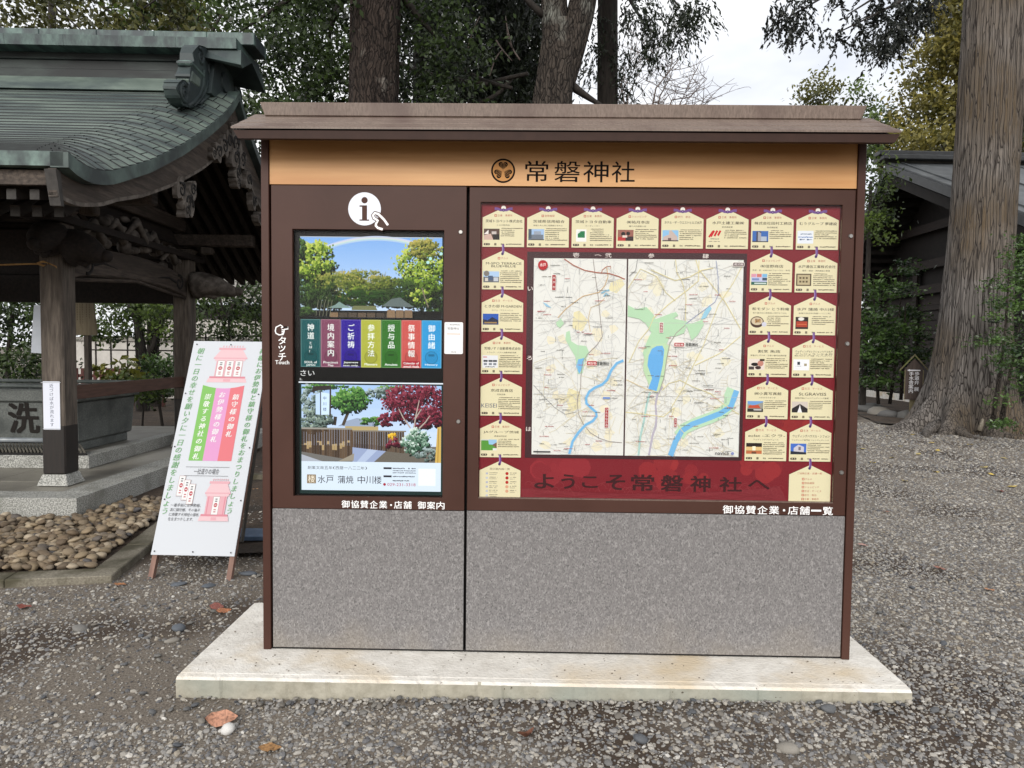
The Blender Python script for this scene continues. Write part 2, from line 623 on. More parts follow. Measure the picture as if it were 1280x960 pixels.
# carcass behind the doors
K(box("cabinet", -1.322, 1.322, 0.055, 0.33, 0.10, 2.38, "dark_gap", kiosk))
for x0, x1 in ((-1.36, -1.3245), (1.3275, 1.363)):
    K(box("post", x0, x1, -0.004, 0.335, 0.096, 2.475, "brown_metal", kiosk, bevel=0.002))
K(box("side_panel", -1.3575, -1.3255, 0.336, 0.60 - 0.25, 0.10, 2.43, "brown_metal", kiosk))
# header
hb = K(box("header_board", -1.3225, 1.3255, 0.004, 0.05, 2.249, 2.503, "header_wood", kiosk))
hp = Print()
ex, ez, er = -0.2615, 2.3165, 0.0545
BK = (24, 18, 16)
WD = (200, 146, 92)
hp.disc(ex, ez, er, BK, 40)
hp.disc(ex, ez, er - 0.008, WD, 40)
def aoi(p, cx, cz, a, s):
    """one heart-shaped leaf of the crest, pointing along a"""
    out = []
    for i in range(28):
        t = 2 * math.pi * i / 28
        hx = 16 * math.sin(t) ** 3
        hy = 13 * math.cos(t) - 5 * math.cos(2 * t) - 2 * math.cos(3 * t) - math.cos(4 * t)
        u, v = hx / 17 * s, -hy / 17 * s
        out.append((cx + u * math.cos(a) - v * math.sin(a), cz + u * math.sin(a) + v * math.cos(a)))
    p.poly(out, BK)
    def pt(u, v): return (cx + u * s * math.cos(a) - v * s * math.sin(a), cz + u * s * math.sin(a) + v * s * math.cos(a))
    for q in (-0.5, -0.25, 0.25, 0.5):
        p.line([pt(q * 0.2, 0.85), pt(q * 0.9, 0.35), pt(q * 1.3, -0.2), pt(q * 0.7, -0.45)], s * 0.055, WD)
    p.line([pt(0, 0.9), pt(0, -0.5)], s * 0.06, WD)
for k in range(3):
    a = R(90 + 120 * k)
    aoi(hp, ex + 0.0235 * math.cos(a), ez + 0.0235 * math.sin(a), a + R(90), 0.0225)
hp.tf = None
xs = [(-0.162, -0.058), (-0.030, 0.086), (0.1, 0.214), (0.228, 0.332)]
for ch, (a, b) in zip("常磐神社", xs):
    hp.text(ch, a, b, 2.268, 2.362, BK, bold=0.008, res=3)
hp.build("lettering", "print_matt", hb, loc=(0, 0.0034, 0))

# left door: frame with the touch screen, felt panel below
dl = K(frame4("door", -1.3165, -0.4255, 0.7635, 2.2455, -1.2195, -0.527, 0.821, 2.0475, 0.003, 0.028, "brown_metal", kiosk))
fp = K(box("felt_panel", -1.3165, -0.4255, 0.003, 0.026, 0.106, 0.7605, "felt_panel", kiosk, bevel=0.0012))
# right door
dr = K(frame4("door", -0.4125, 1.3235, 0.7655, 2.2425, -0.3605, 1.2665, 0.8225, 2.1755, 0.003, 0.028, "brown_metal", kiosk))
K(box("felt_panel", -0.4125, 1.3235, 0.003, 0.026, 0.106, 0.7625, "felt_panel", kiosk, bevel=0.0012))
K(box("base_rail", -1.3225, 1.3265, 0.010, 0.05, 0.0965, 0.1055, "dark_gap", kiosk))
# steel beads of the right window
K(box("window_bead", -0.3605, 1.2665, 0.0045, 0.03, 0.8225, 0.8262, "roof_metal", kiosk))
scr = MB().tube([(0, 0, 0), (0, -0.006, 0)], [0.011, 0.008], 12)
scr_me = scr.mesh("screw", "steel", smooth=False)
for i, (x, z) in enumerate(((-0.451, 2.04), (-0.455, 1.177), (1.3065, 2.037), (1.3005, 0.965), (1.307, 1.553), (0.032, 0.727), (0.90, 0.727), (-0.45, 0.30))):
    K(link("screw", scr_me, kiosk, (x, 0.003, z), scale=(1, 1, 1) if i < 5 else (0.5, 0.6, 0.5)))

# pictograms and words on the left door
dp = Print()
W = (232, 236, 246)
dp.disc(-0.889, 2.1405, 0.0745, W, 48)
BR = (76, 50, 43)
dp.disc(-0.889, 2.1795, 0.0145, BR, 24)
dp.rect(-0.9005, -0.8775, 2.09, 2.155, BR)
dp.rect(-0.912, -0.8775, 2.150, 2.1565, BR)
dp.rect(-0.912, -0.868, 2.087, 2.093, BR)
hand = [(-0.782, 2.068), (-0.800, 2.093), (-0.826, 2.118), (-0.842, 2.1225), (-0.851, 2.112), (-0.846, 2.100), (-0.828, 2.088), (-0.836, 2.076), (-0.838, 2.066), (-0.829, 2.056), (-0.806, 2.049)]
dp.line(hand, 0.019, BR)
dp.line(hand, 0.0105, (250, 250, 250))
dp.line([(-0.838, 2.112), (-0.816, 2.092)], 0.0035, BR)
# pointing hand outline
def hnd(pts, w): dp.line([(-1.299 + 0.0585 * x, 1.618 - 0.0585 * z) for x, z in pts], w, (245, 245, 245))
hnd([(1.0, 0.28), (0.62, 0.28), (0.42, 0.12), (0.06, 0.3), (0.0, 0.6), (0.06, 0.78), (0.3, 0.9), (0.62, 0.86), (0.7, 0.62), (0.72, 0.46), (1.0, 0.42), (1.0, 0.28), (0.62, 0.28)], 0.0055)
hnd([(0.62, 0.28), (0.45, 0.36)], 0.005)
hnd([(0.5, 0.5), (0.72, 0.5)], 0.005)
hnd([(0.5, 0.64), (0.68, 0.64)], 0.005)
hnd([(0.5, 0.77), (0.66, 0.77)], 0.005)
z = 1.558
for ch, h in zip("タッチ", (0.036, 0.028, 0.036)):
    dp.text(ch, -1.285, -1.250 if ch != "ッ" else -1.252, z - h, z, (248, 248, 248), bold=0.02)
    z -= h + 0.0055
dp.text("Touch", -1.3, -1.235, 1.431, 1.449, (248, 248, 248), bold=0.025)
x = -0.994
for ch in "御協賛企業・店舗 御案内":
    if ch == ' ':
        x += 0.022
        continue
    if ch == '・':
        dp.disc(x + 0.012, 0.7855, 0.0045, (245, 245, 245), 10)
        x += 0.026
        continue
    dp.text(ch, x, x + 0.0375, 0.769, 0.8045, (245, 245, 245), bold=0.022)
    x += 0.0436
dp.build("lettering", "print", dl, loc=(0, 0.0012, 0))
# small white sticker beside the screen
sp = Print()
sp.rrect(-0.522, -0.437, 1.487, 1.632, 0.006, (232, 232, 232))
sp.text("常磐神社", -0.508, -0.455, 1.597, 1.609, (50, 45, 45))
sp.rect(-0.51, -0.45, 1.577, 1.5795, (200, 140, 90))
sp.dashes(-0.512, -0.448, 1.620, 0.004, (70, 70, 70))
sp.dashes(-0.49, -0.468, 1.496, 0.004, (70, 70, 70))
sp.build("sticker", "print", dl, loc=(0, 0.0016, 0))
rp = Print()
x = 0.764
for ch in "御協賛企業・店舗一覧":
    if ch == '・':
        rp.disc(x + 0.016, 0.7875, 0.0055, (245, 245, 245), 10)
        x += 0.034
        continue
    if ch == '一':
        rp.rect(x, x + 0.046, 0.784, 0.7925, (245, 245, 245))
    else:
        rp.text(ch, x, x + 0.0465, 0.768, 0.807, (245, 245, 245), bold=0.022)
    x += 0.0528
rp.build("lettering", "print", dr, loc=(0, 0.0012, 0))

# ---- touch screen
ds = K(box("display", -1.2205, -0.526, 0.032, 0.05, 0.82, 2.0485, "black_bezel", kiosk))
def dabs(p, n, cx, cz, rx, rz, size, pal, lightdir=(-0.4, 0.8), clip=None, edge=0.25):
    """a leafy mass in a picture: dabs spread in clumps over an ellipse"""
    X, Z, S, C = [], [], [], []
    clumps = []
    for i in range(max(6, n // 28)):
        a, r = random.random() * 6.283, math.sqrt(random.random())
        clumps.append((cx + rx * r * math.cos(a), cz + rz * r * math.sin(a)))
    for i in range(n):
        c = random.choice(clumps)
        k = random.gauss(0, 1), random.gauss(0, 1)
        x, z = c[0] + k[0] * rx * 0.13, c[1] + k[1] * rz * 0.13
        if clip and not (clip[0] < x < clip[1] and clip[2] < z < clip[3]): continue
        t = 0.5 + 0.28 * (lightdir[0] * k[0] + lightdir[1] * k[1]) + 0.25 * ((x - cx) / rx * lightdir[0] + (z - cz) / rz * lightdir[1]) + random.gauss(0, 0.13)
        t = max(0, min(0.999, t)) * (len(pal) - 1)
        X.append(x); Z.append(z); S.append(size * random.uniform(0.6, 1.4))
        C.append(mixc(pal[int(t)], pal[int(t) + 1], t - int(t)))
    order = list(range(len(X)))
    random.shuffle(order)
    p.quads([X[i] for i in order], [Z[i] for i in order], [S[i] for i in order], [C[i] for i in order])

A = Print()
ax0, ax1, az0, az1 = -1.192, -0.538, 1.651, 2.016
for i in range(24):
    t = i / 24
    A.rect(ax0, ax1, az0 + (az1 - az0) * t, az0 + (az1 - az0) * (t + 1 / 24), mixc((196, 216, 240), (126, 170, 226), t))
for k, (cc) in enumerate(((168, 192, 224), (176, 206, 214), (196, 214, 206), (206, 206, 214), (190, 200, 228))):
    A.line([(-1.11 + i * 0.0227, 1.945 + 0.001 * k * 4 + 0.06 * (1 - ((i - 12) / 12) ** 2)) for i in range(25)], 0.005, cc)
cl = (ax0, ax1, az0, az1)
GR = [(10, 16, 6), (36, 56, 16), (84, 112, 34), (140, 166, 54), (190, 200, 92)]
GD = [(10, 16, 10), (26, 42, 20), (48, 74, 32), (84, 112, 50)]
GY = [(34, 40, 18), (84, 92, 38), (134, 132, 60), (178, 166, 88)]
for i in range(60):
    x = random.uniform(-1.04, -0.80)
    A.line([(x, 1.75), (x + random.uniform(-.01, .01), random.uniform(1.83, 1.875))], 0.0018, random.choice(GY))
dabs(A, 1600, -0.94, 1.775, 0.16, 0.075, 0.006, GY, clip=cl)
dabs(A, 900, -0.82, 1.755, 0.14, 0.06, 0.006, GR[:4], clip=cl)
dabs(A, 900, -1.14, 1.80, 0.12, 0.06, 0.006, GD, clip=cl)
dabs(A, 900, -1.13, 1.735, 0.12, 0.06, 0.006, GD, clip=cl)
dabs(A, 2300, -1.12, 1.90, 0.085, 0.085, 0.0062, GR, clip=cl)
dabs(A, 500, -1.19, 1.96, 0.03, 0.05, 0.006, GD, clip=cl)
dabs(A, 2600, -0.62, 1.86, 0.125, 0.125, 0.0062, GR, clip=cl)
dabs(A, 900, -0.60, 1.965, 0.09, 0.04, 0.0055, GY, clip=cl)
dabs(A, 1300, -0.72, 1.765, 0.14, 0.06, 0.006, GD, clip=cl)
dabs(A, 900, -0.58, 1.72, 0.06, 0.06, 0.006, GD, clip=cl)
dabs(A, 1500, -0.93, 1.815, 0.19, 0.045, 0.005, [(30, 40, 18), (66, 84, 30), (112, 122, 48), (150, 150, 74)], clip=cl)
dabs(A, 1300, -1.10, 1.745, 0.13, 0.06, 0.0055, [(6, 10, 6), (16, 28, 12), (34, 54, 22), (64, 88, 38)], clip=cl)
dabs(A, 1300, -0.66, 1.745, 0.15, 0.06, 0.0055, [(6, 10, 6), (16, 28, 12), (34, 54, 22), (64, 88, 38)], clip=cl)
dabs(A, 900, -0.86, 1.735, 0.17, 0.035, 0.0055, [(10, 18, 8), (24, 46, 16), (44, 80, 28)], clip=cl)
dabs(A, 700, -0.59, 1.80, 0.07, 0.05, 0.0055, GR[:4], clip=cl)
dabs(A, 350, -0.63, 1.745, 0.05, 0.035, 0.005, GR, clip=cl)
A.line([(-0.63, 1.79), (-0.615, 1.74), (-0.60, 1.70)], 0.006, (120, 112, 96))
A.rect(ax0, ax1, az0, 1.682, (16, 16, 14))
dabs(A, 500, -1.17, 1.675, 0.045, 0.025, 0.005, GD, clip=cl)
for i in range(9):
    A.rect(-1.055 + i * 0.043, -1.055 + i * 0.043 + 0.038, az0, 1.672, mixc((70, 62, 54), (136, 110, 82), random.random()))
for i in range(3):
    A.rect(-0.79 + i * 0.04, -0.79 + i * 0.04 + 0.036, az0, 1.686, mixc((70, 62, 54), (140, 114, 86), random.random()))
A.poly([(-1.065, 1.693), (-0.95, 1.693), (-0.985, 1.706), (-1.012, 1.722), (-1.03, 1.707)], (124, 148, 142))
A.poly([(-0.955, 1.684), (-0.835, 1.684), (-0.845, 1.704), (-0.945, 1.704)], (112, 116, 78))
A.poly([(-0.815, 1.703), (-0.665, 1.70), (-0.70, 1.722), (-0.73, 1.744), (-0.77, 1.737)], (96, 108, 106))
for i in range(5):
    A.line([(-1.12 + 0.016 * i, 1.655), (-1.108 + 0.016 * i, 1.73)], 0.0022, (120, 122, 100))
for x_, z_ in ((-0.592, 1.923), (-0.603, 1.905), (-0.543, 1.945)):
    A.disc(x_, z_, 0.0075, (176, 224, 220), 12)
A.rect(ax0, ax1, az1, az1 + 0.003, (190, 200, 210))
A.build("picture", "screen_light", ds, loc=(0, 0.031, 0))

T = Print()
tiles = [("神道", "とは?", ("SOUL of", "JAPAN"), (22, 82, 84)), ("境内案内", "", ("Precinct", "Map"), (124, 68, 92)), ("ご祈祷", "", ("Japanese", "text only."), (44, 24, 140)),
         ("参拝方法", "", ("Manners",), (168, 172, 62)), ("授与品", "", ("Amulets",), (48, 108, 36)), ("祭事情報", "", ("Calendar of", "annual rituals"), (196, 84, 78)), ("御由緒", "", ("History",), (46, 148, 204))]
tw = (1.192 - 0.538) / 7
for i, (jp, sub, en, c) in enumerate(tiles):
    x0 = -1.192 + i * tw + 0.001
    x1 = -1.192 + (i + 1) * tw - 0.001
    xc = (x0 + x1) / 2
    T.rect(x0, x1, 1.420, 1.640, mixc(c, (235, 235, 225), 0.3))
    T.rect(x0 + 0.003, x1 - 0.003, 1.423, 1.637, c)
    for k in range(4):
        T.line([(x0 + 0.006, 1.46 + 0.045 * k), (xc, 1.463 + 0.045 * k), (xc + 0.01, 1.45 + 0.045 * k), (x1 - 0.006, 1.456 + 0.045 * k)], 0.0012, shade(c, 0.86))
    T.disc(xc, 1.468, 0.030, shade(c, 0.72), 24)
    T.disc(xc, 1.468, 0.027, shade(c, 0.92), 24)
    T.rect(xc - 0.014, xc + 0.014, 1.474, 1.484, shade(c, 0.7))
    if i == 2: T.rect(x0 + 0.012, x1 - 0.001, 1.424, 1.452, (20, 16, 30))
    if i == 5: T.rect(x0 + 0.005, x1 - 0.005, 1.425, 1.452, (168, 30, 44))
    T.vtext(jp, xc, 1.622, 0.039, (244, 250, 244), bold=0.012, size=0.033)
    if sub: T.vtext(sub, xc, 1.54, 0.019, (244, 250, 244), bold=0.012, size=0.015)
    for k, e in enumerate(en):
        w = min(0.036, 0.0042 * len(e))
        zz = 1.447 - 0.0145 * k if len(en) > 1 else 1.44
        T.text(e, xc - w, xc + w, zz - 0.0105, zz, (244, 250, 244), bold=0.02)
T.text("さい", -1.193, -1.127, 1.378, 1.405, (220, 220, 220), bold=0.01)
T.text("a.", -1.197, -1.184, 1.357, 1.367, (200, 200, 200))
T.rect(-1.2015, -0.527, 1.3455, 1.3515, (226, 232, 240))
T.build("menu", "screen_light", ds, loc=(0, 0.031, 0))

B = Print()
bx0, bx1, bz0, bz1 = -1.1885, -0.5375, 0.98, 1.338
cl = (bx0, bx1, bz0, bz1)
B.rect(-1.197, -0.529, 0.828, 1.3435, (22, 44, 42))
for i in range(10):
    B.rect(bx0, bx1, bz0 + (bz1 - bz0) * i / 10, bz0 + (bz1 - bz0) * (i + 1) / 10, mixc((214, 226, 244), (160, 192, 232), i / 10))
P2 = [(14, 26, 16), (36, 70, 34), (70, 120, 52), (120, 164, 84)]
PG = [(26, 34, 34), (66, 82, 76), (110, 128, 120), (168, 184, 186)]
MP = [(22, 8, 14), (60, 18, 30), (104, 26, 44), (150, 70, 86)]
dabs(B, 800, -1.14, 1.24, 0.05, 0.09, 0.006, PG, clip=cl)
dabs(B, 500, -1.09, 1.325, 0.10, 0.012, 0.005, P2, clip=cl)
B.poly([(-1.02, 1.145), (-0.83, 1.145), (-0.84, 1.17), (-0.93, 1.185), (-0.98, 1.17)], (150, 164, 186))
B.rect(-0.985, -0.83, 1.128, 1.146, (180, 160, 110))
dabs(B, 300, -0.86, 1.175, 0.06, 0.02, 0.006, P2, clip=cl)
B.line([(-0.995, 1.15), (-0.975, 1.20), (-0.955, 1.24)], 0.014, (74, 64, 52))
B.line([(-1.035, 1.15), (-1.03, 1.19)], 0.016, (60, 52, 44))
dabs(B, 1900, -0.96, 1.265, 0.085, 0.055, 0.006, P2, clip=cl)
dabs(B, 400, -0.77, 1.32, 0.07, 0.015, 0.006, P2, clip=cl)
dabs(B, 500, -0.83, 1.30, 0.05, 0.03, 0.006, PG, clip=cl)
dabs(B, 2400, -0.66, 1.255, 0.13, 0.085, 0.0062, MP, clip=cl)
dabs(B, 900, -0.60, 1.185, 0.08, 0.045, 0.006, MP, clip=cl)
dabs(B, 500, -0.78, 1.18, 0.05, 0.03, 0.006, MP, clip=cl)
for q in ([(-0.665, 1.14), (-0.655, 1.20), (-0.64, 1.27)], [(-0.68, 1.14), (-0.715, 1.19), (-0.735, 1.23)], [(-0.64, 1.14), (-0.61, 1.17), (-0.59, 1.20)], [(-0.655, 1.19), (-0.63, 1.23)]):
    B.line(q, 0.007, (176, 160, 150), 0.004)
dabs(B, 900, -1.13, 1.165, 0.08, 0.045, 0.006, PG[:3] + [(150, 166, 150)], clip=cl)
# lantern sign
B.poly([(-1.135, 1.33), (-1.05, 1.335), (-1.05, 1.315), (-1.11, 1.312), (-1.14, 1.30)], (52, 46, 44))
B.poly([(-1.122, 1.20), (-1.10, 1.198), (-1.10, 1.302), (-1.122, 1.292)], (190, 214, 240))
B.poly([(-1.098, 1.197), (-1.058, 1.200), (-1.056, 1.296), (-1.098, 1.304)], (206, 228, 248))
B.line([(-1.099, 1.195), (-1.099, 1.31)], 0.005, (70, 70, 80))
B.line([(-1.055, 1.19), (-1.053, 1.32)], 0.008, (60, 54, 52))
B.vtext("中川楼", -1.08, 1.288, 0.026, (40, 60, 110), size=0.017)
# path, fences
B.rect(bx0, bx1, bz0, 1.055, (112, 110, 106))
B.poly([(-0.95, bz0), (-0.845, bz0), (-0.79, 1.03), (-0.835, 1.06), (-0.95, 1.065)], (150, 164, 196))
B.poly([(-0.93, bz0), (-0.89, bz0), (-0.83, 1.04), (-0.87, 1.05)], (176, 190, 216))
B.poly([(-0.85, bz0), (-0.54, bz0), (-0.54, 1.02), (-0.79, 1.035)], (104, 98, 88))
for i in range(22):
    x0 = -0.955 + i * 0.0112
    B.rect(x0, x0 + 0.0105, 1.048 - 0.0012 * i, 1.127, mixc((58, 46, 36), (98, 80, 64), random.random()))
B.rect(-0.955, -0.70, 1.122, 1.128, (130, 120, 104))
for i in range(20):
    x0 = bx0 + i * 0.0119
    B.poly([(x0, 1.025 - 0.0019 * i), (x0 + 0.0112, 1.023 - 0.0019 * i), (x0 + 0.0112, 1.132), (x0, 1.131)], mixc((56, 42, 32), (104, 84, 64), random.random()))
    if random.random() < 0.5: B.rect(x0, x0 + 0.011, 1.05 + random.uniform(-.02, .03), 1.054 + random.uniform(0, .03), (170, 146, 104))
B.rect(bx0, -0.952, 1.130, 1.138, (150, 146, 136))
B.poly([(bx0, 1.012), (-1.09, bz0), (bx0, bz0)], (170, 176, 186))
B.poly([(-1.02, bz0), (-0.945, 0.985), (-0.942, 1.02), (-0.96, 1.01)], (150, 142, 126))
dabs(B, 200, -0.765, 1.10, 0.018, 0.025, 0.005, [(120, 80, 20), (220, 170, 40), (240, 200, 70)], clip=cl)
dabs(B, 300, -0.76, 1.06, 0.03, 0.03, 0.005, MP, clip=cl)
dabs(B, 1500, -0.658, 1.075, 0.062, 0.055, 0.0052, [(16, 34, 26), (48, 84, 62), (110, 146, 122), (214, 226, 216)], clip=cl)
dabs(B, 500, -0.60, 1.015, 0.05, 0.03, 0.005, PG, clip=cl)
B.poly([(-0.565, bz0), (bx1, bz0), (bx1, 1.15), (-0.555, 1.145)], (206, 172, 90))
B.line([(-0.552, bz0), (-0.549, 1.14)], 0.003, (150, 116, 50))
# advert strip
B.rect(bx0, bx1, 0.845, 0.98, (212, 226, 238))
x = -1.16
for ch in "創業文政五年(西暦一八二二年)":
    w = 0.010 if ch in "()" else 0.0175
    B.text(ch, x, x + w, 0.943, 0.958, (60, 56, 60)) if ch not in "一二" else B.vtext(ch, x + 0.009, 0.962, 0.022, (60, 56, 60), size=0.018)
    x += w + 0.0022
B.rect(-1.163, -1.121, 0.876, 0.918, (140, 122, 96))
B.text("楼", -1.158, -1.126, 0.88, 0.914, (236, 226, 204), bold=0.01)
x = -1.112
for ch in "水戸 蒲焼 中川楼":
    if ch == ' ':
        x += 0.016
        continue
    B.text(ch, x, x + 0.035, 0.878, 0.914, (42, 38, 48), bold=0.006)
    x += 0.0385
for i, zz in enumerate((0.952, 0.914)):
    B.rect(-0.805, -0.767, zz - 0.0045, zz + 0.0045, (40, 40, 48))
    B.dashes(-0.762, -0.655, zz, 0.006, (70, 72, 84), gap=0.1)
for zz in (0.941, 0.931): B.dashes(-0.762, -0.655, zz, 0.005, (90, 92, 104), gap=0.1)
B.dashes(-0.762, -0.685, 0.894, 0.006, (60, 60, 70), gap=0.1)
B.disc(-0.8, 0.876, 0.0065, (168, 30, 50), 14)
B.text("029-231-3318", -0.787, -0.655, 0.869, 0.883, (176, 60, 84))
B.rect(-0.642, -0.562, 0.872, 0.952, (234, 240, 244))
B.build("picture", "screen_light", ds, loc=(0, 0.031, 0))
K(box("screen_glass", -1.2185, -0.528, 0.016, 0.019, 0.822, 2.0465, "screen_glass", kiosk))
# ---- map board: red poster with votive plaques, two maps and a greeting
RED = (120, 28, 38)
Q = Print(step=1e-5)
Q.rect(-0.3615, 1.2675, 0.8205, 2.177, RED)
for cx, cz, rx, rz, c in ((0.55, 0.95, 0.16, 0.06, (150, 44, 46)), (0.93, 0.985, 0.09, 0.05, (146, 42, 46)), (0.02, 0.96, 0.12, 0.05, (142, 40, 48)), (1.08, 1.20, 0.10, 0.06, (146, 44, 42)), (0.0, 1.08, 0.10, 0.05, (140, 38, 46))):
    for k in range(14):
        a, r = random.random() * 6.28, random.random() ** .5
        px, pz, rr = cx + rx * r * math.cos(a), cz + rz * r * math.sin(a), random.uniform(.02, .05)
        if px - rr > -0.36 and px + rr < 1.266 and pz - rr > 0.822: Q.disc(px, pz, rr, mixc(RED, c, random.uniform(.3, 1)), 9)
wv = [(-0.16 + i * 0.0476, 0.868 - 0.03 * math.sin(i / 30 * math.pi * 0.9) + 0.07 * (i / 30) ** 2.2) for i in range(31)]
Q.poly([(-0.16, 0.822)] + [(1.0635, 0.822)] + [p for p in reversed(wv) if p[0] < 1.0635], (124, 40, 48))
Q.line([p for p in wv if p[0] < 1.06], 0.004, (112, 28, 38))
for i in range(90):
    x, z = random.uniform(-0.13, 1.04), random.uniform(0.835, 0.885)
    r = random.choice((0.012, 0.018, 0.024))
    Q.line([(x + r * math.cos(R(t)), z + r * math.sin(R(t))) for t in range(0, 181, 30)], 0.0012, (140, 58, 62))
for k in range(4):
    Q.line([(-0.1 + 0.02 * i, 0.832 + 0.008 * k + 0.012 * math.sin(i * 0.35 + k * 2)) for i in range(56)], 0.0016, (112, 30, 38))
xs = [(-0.103, -0.01, .868, .936), (0.022, 0.085, .868, .936), (0.118, 0.192, .874, .928), (0.228, 0.318, .866, .938), (0.345, 0.452, .862, .940), (0.482, 0.585, .862, .940), (0.618, 0.712, .862, .938), (0.752, 0.856, .864, .934), (0.884, 0.984, .878, .922)]
for ch, (a, b, c, d) in zip("ようこそ常磐神社へ", xs):
    Q.text(ch, a, b, c, d, (58, 22, 26), bold=0.05, res=3)
DK = (62, 36, 40)
Q.rect(-0.148, 0.852, 1.0105, 1.958, DK)
for k in range(30):
    x, z = random.choice(((random.uniform(-.14, .84), random.uniform(1.934, 1.956)), (random.uniform(-.147, -.122), random.uniform(1.03, 1.9))))
    if x < 0.835: Q.rect(x, x + random.uniform(.001, .006), z, z + 0.0012, (96, 68, 70))
for ch, x in zip("壱弐参肆", (0.075, 0.222, 0.417, 0.664)):
    Q.text(ch, x - 0.014, x + 0.014, 1.934, 1.955, (232, 222, 216), bold=0.015)
Q.line([(0.16, 1.944), (0.175, 1.947), (0.19, 1.942)], 0.004, (168, 152, 150))
for ch, z in zip("いろは", (1.79, 1.473, 1.145)):
    Q.text(ch, -0.144, -0.12, z - 0.01, z + 0.009, (232, 222, 216), bold=0.02)
poster = K(Q.build("poster", "print", kiosk, loc=(0, 0.0265, 0)))

MAPC = (226, 227, 222)
def network(p, x0, x1, z0, z1, n, cols, wid):
    """street lines in patches that each keep their own direction"""
    for i in range(n):
        cx, cz = random.uniform(x0, x1), random.uniform(z0, z1)
        a = random.choice((0.1, 0.5, 0.9, 1.3)) + 1.57 * random.randint(0, 1) + 1.2 * math.sin(cx * 9 + cz * 7)
        l = random.uniform(0.02, 0.10)
        b = random.uniform(-0.25, 0.25)
        pts = []
        for t in (-1, -0.5, 0, 0.5, 1):
            x = cx + math.cos(a + b * t) * l * t
            z = cz + math.sin(a + b * t) * l * t
            pts.append((min(max(x, x0), x1), min(max(z, z0), z1)))
        if len(set(pts)) < 5: continue
        p.line(pts, wid, random.choice(cols))
        if random.random() < 0.45:
            for k in range(random.randint(2, 5)):
                t = random.uniform(-1, 1)
                x, z = cx + math.cos(a) * l * t, cz + math.sin(a) * l * t
                e = (x + math.cos(a + 1.57) * 0.03, z + math.sin(a + 1.57) * 0.03)
                if x0 < x < x1 and z0 < z < z1 and x0 < e[0] < x1 and z0 < e[1] < z1: p.line([(x, z), e], wid * 0.8, random.choice(cols))
def mini(p, x0, x1, z0, z1, n):
    for i in range(n):
        x, z = random.uniform(x0 + .01, x1 - .05), random.uniform(z0 + .01, z1 - .01)
        if random.random() < 0.3:
            for k in range(random.randint(3, 7)): p.rect(x, x + 0.0022, z - 0.004 * k - 0.0028, z - 0.004 * k, (120, 122, 120))
        else:
            c = random.choice(((110, 110, 108), (120, 118, 110), (176, 70, 76), (90, 92, 90)))
            p.dashes(x, x + random.uniform(.018, .045), z, 0.0034, c, gap=0.1)
def tagbox(p, x, z, w, h, c, t=None, vert=True):
    p.rrect(x - w / 2 - .002, x + w / 2 + .002, z - h / 2 - .002, z + h / 2 + .002, .003, (240, 232, 226))
    p.rrect(x - w / 2, x + w / 2, z - h / 2, z + h / 2, .0025, c)
    if t:
        if vert: p.vtext(t, x, z + h / 2 - 0.002, (h - 0.004) / len(t), (250, 240, 236), size=min(w * 0.8, (h - .004) / len(t)))
        else: p.text(t, x - w * .42, x + w * .42, z - h * .32, z + h * .32, (250, 240, 236), bold=0.02)

GRN, BLU, YEL, ORG, GRY = (178, 214, 178), (116, 180, 226), (214, 200, 132), (196, 150, 100), (150, 150, 150)
L = Print(step=5e-6)
x0, x1, z0, z1 = -0.117, 0.306, 1.0275, 1.9285
def ml(px, py): return (x0 + (px - 666.3) / 115.7 * (x1 - x0), z1 - (py - 323.3) / 246.0 * (z1 - z0))
L.rect(x0, x1, z0, z1, MAPC)
for k in range(26):
    cx, cz = random.uniform(x0 + .05, x1 - .05), random.uniform(z0 + .03, z1 - .25)
    L.poly([(cx + random.uniform(.012, .035) * math.cos(a), cz + random.uniform(.012, .03) * math.sin(a)) for a in (0, 1.1, 2.2, 3.3, 4.4, 5.5)], (230, 224, 200))
for q in ([(717, 390), (724, 388), (735, 400), (728, 414), (715, 410)], [(762, 353), (776, 347), (780, 355), (770, 366), (760, 362)], [(712, 485), (726, 490), (728, 510), (715, 515), (708, 500)]):
    L.poly([ml(*p) for p in q], (228, 220, 178))
network(L, x0 + .002, x1 - .002, z0 + .002, z1 - .002, 200, [(200, 201, 200), (206, 204, 198), (192, 195, 197)], 0.0013)
network(L, x0 + .002, x1 - .002, z0 + .1, z1 - .45, 70, [(216, 206, 172), (212, 210, 204)], 0.0014)
L.poly([ml(*p) for p in ((708, 415), (712, 413), (714, 426), (722, 431), (733, 432), (737, 440), (731, 452), (729, 466), (723, 467), (720, 446), (712, 433), (707, 424))], GRN)
L.poly([ml(*p) for p in ((723, 449), (731, 447), (729, 459), (725, 467), (721, 458))], BLU)
L.poly([ml(*p) for p in ((695, 403), (701, 398), (705, 404), (700, 410), (696, 407))], GRN)
L.poly([ml(*p) for p in ((678, 378), (683, 380), (689, 385), (682, 383))], (150, 196, 222))
for q in ([(751, 366), (756, 363), (761, 362)], [(754, 370), (757, 366), (760, 369)]): L.line([ml(*p) for p in q], 0.007, (140, 186, 208))
for y_ in (401, 493): L.line([ml(667, y_), ml(781, y_ + .6)], 0.0014, (186, 186, 184))
for x_ in (724, 766): L.line([ml(x_, 324), ml(x_ - 2, 568)], 0.0012, (190, 190, 188))
L.line([ml(*p) for p in ((740, 324), (743, 345), (747, 370), (750, 395), (753, 420), (747, 430), (735, 442), (729, 452), (727, 470), (727, 485), (724, 495), (723, 505), (725, 518), (731, 530), (740, 541), (752, 548), (765, 552), (780, 553))], 0.0028, (150, 140, 136))
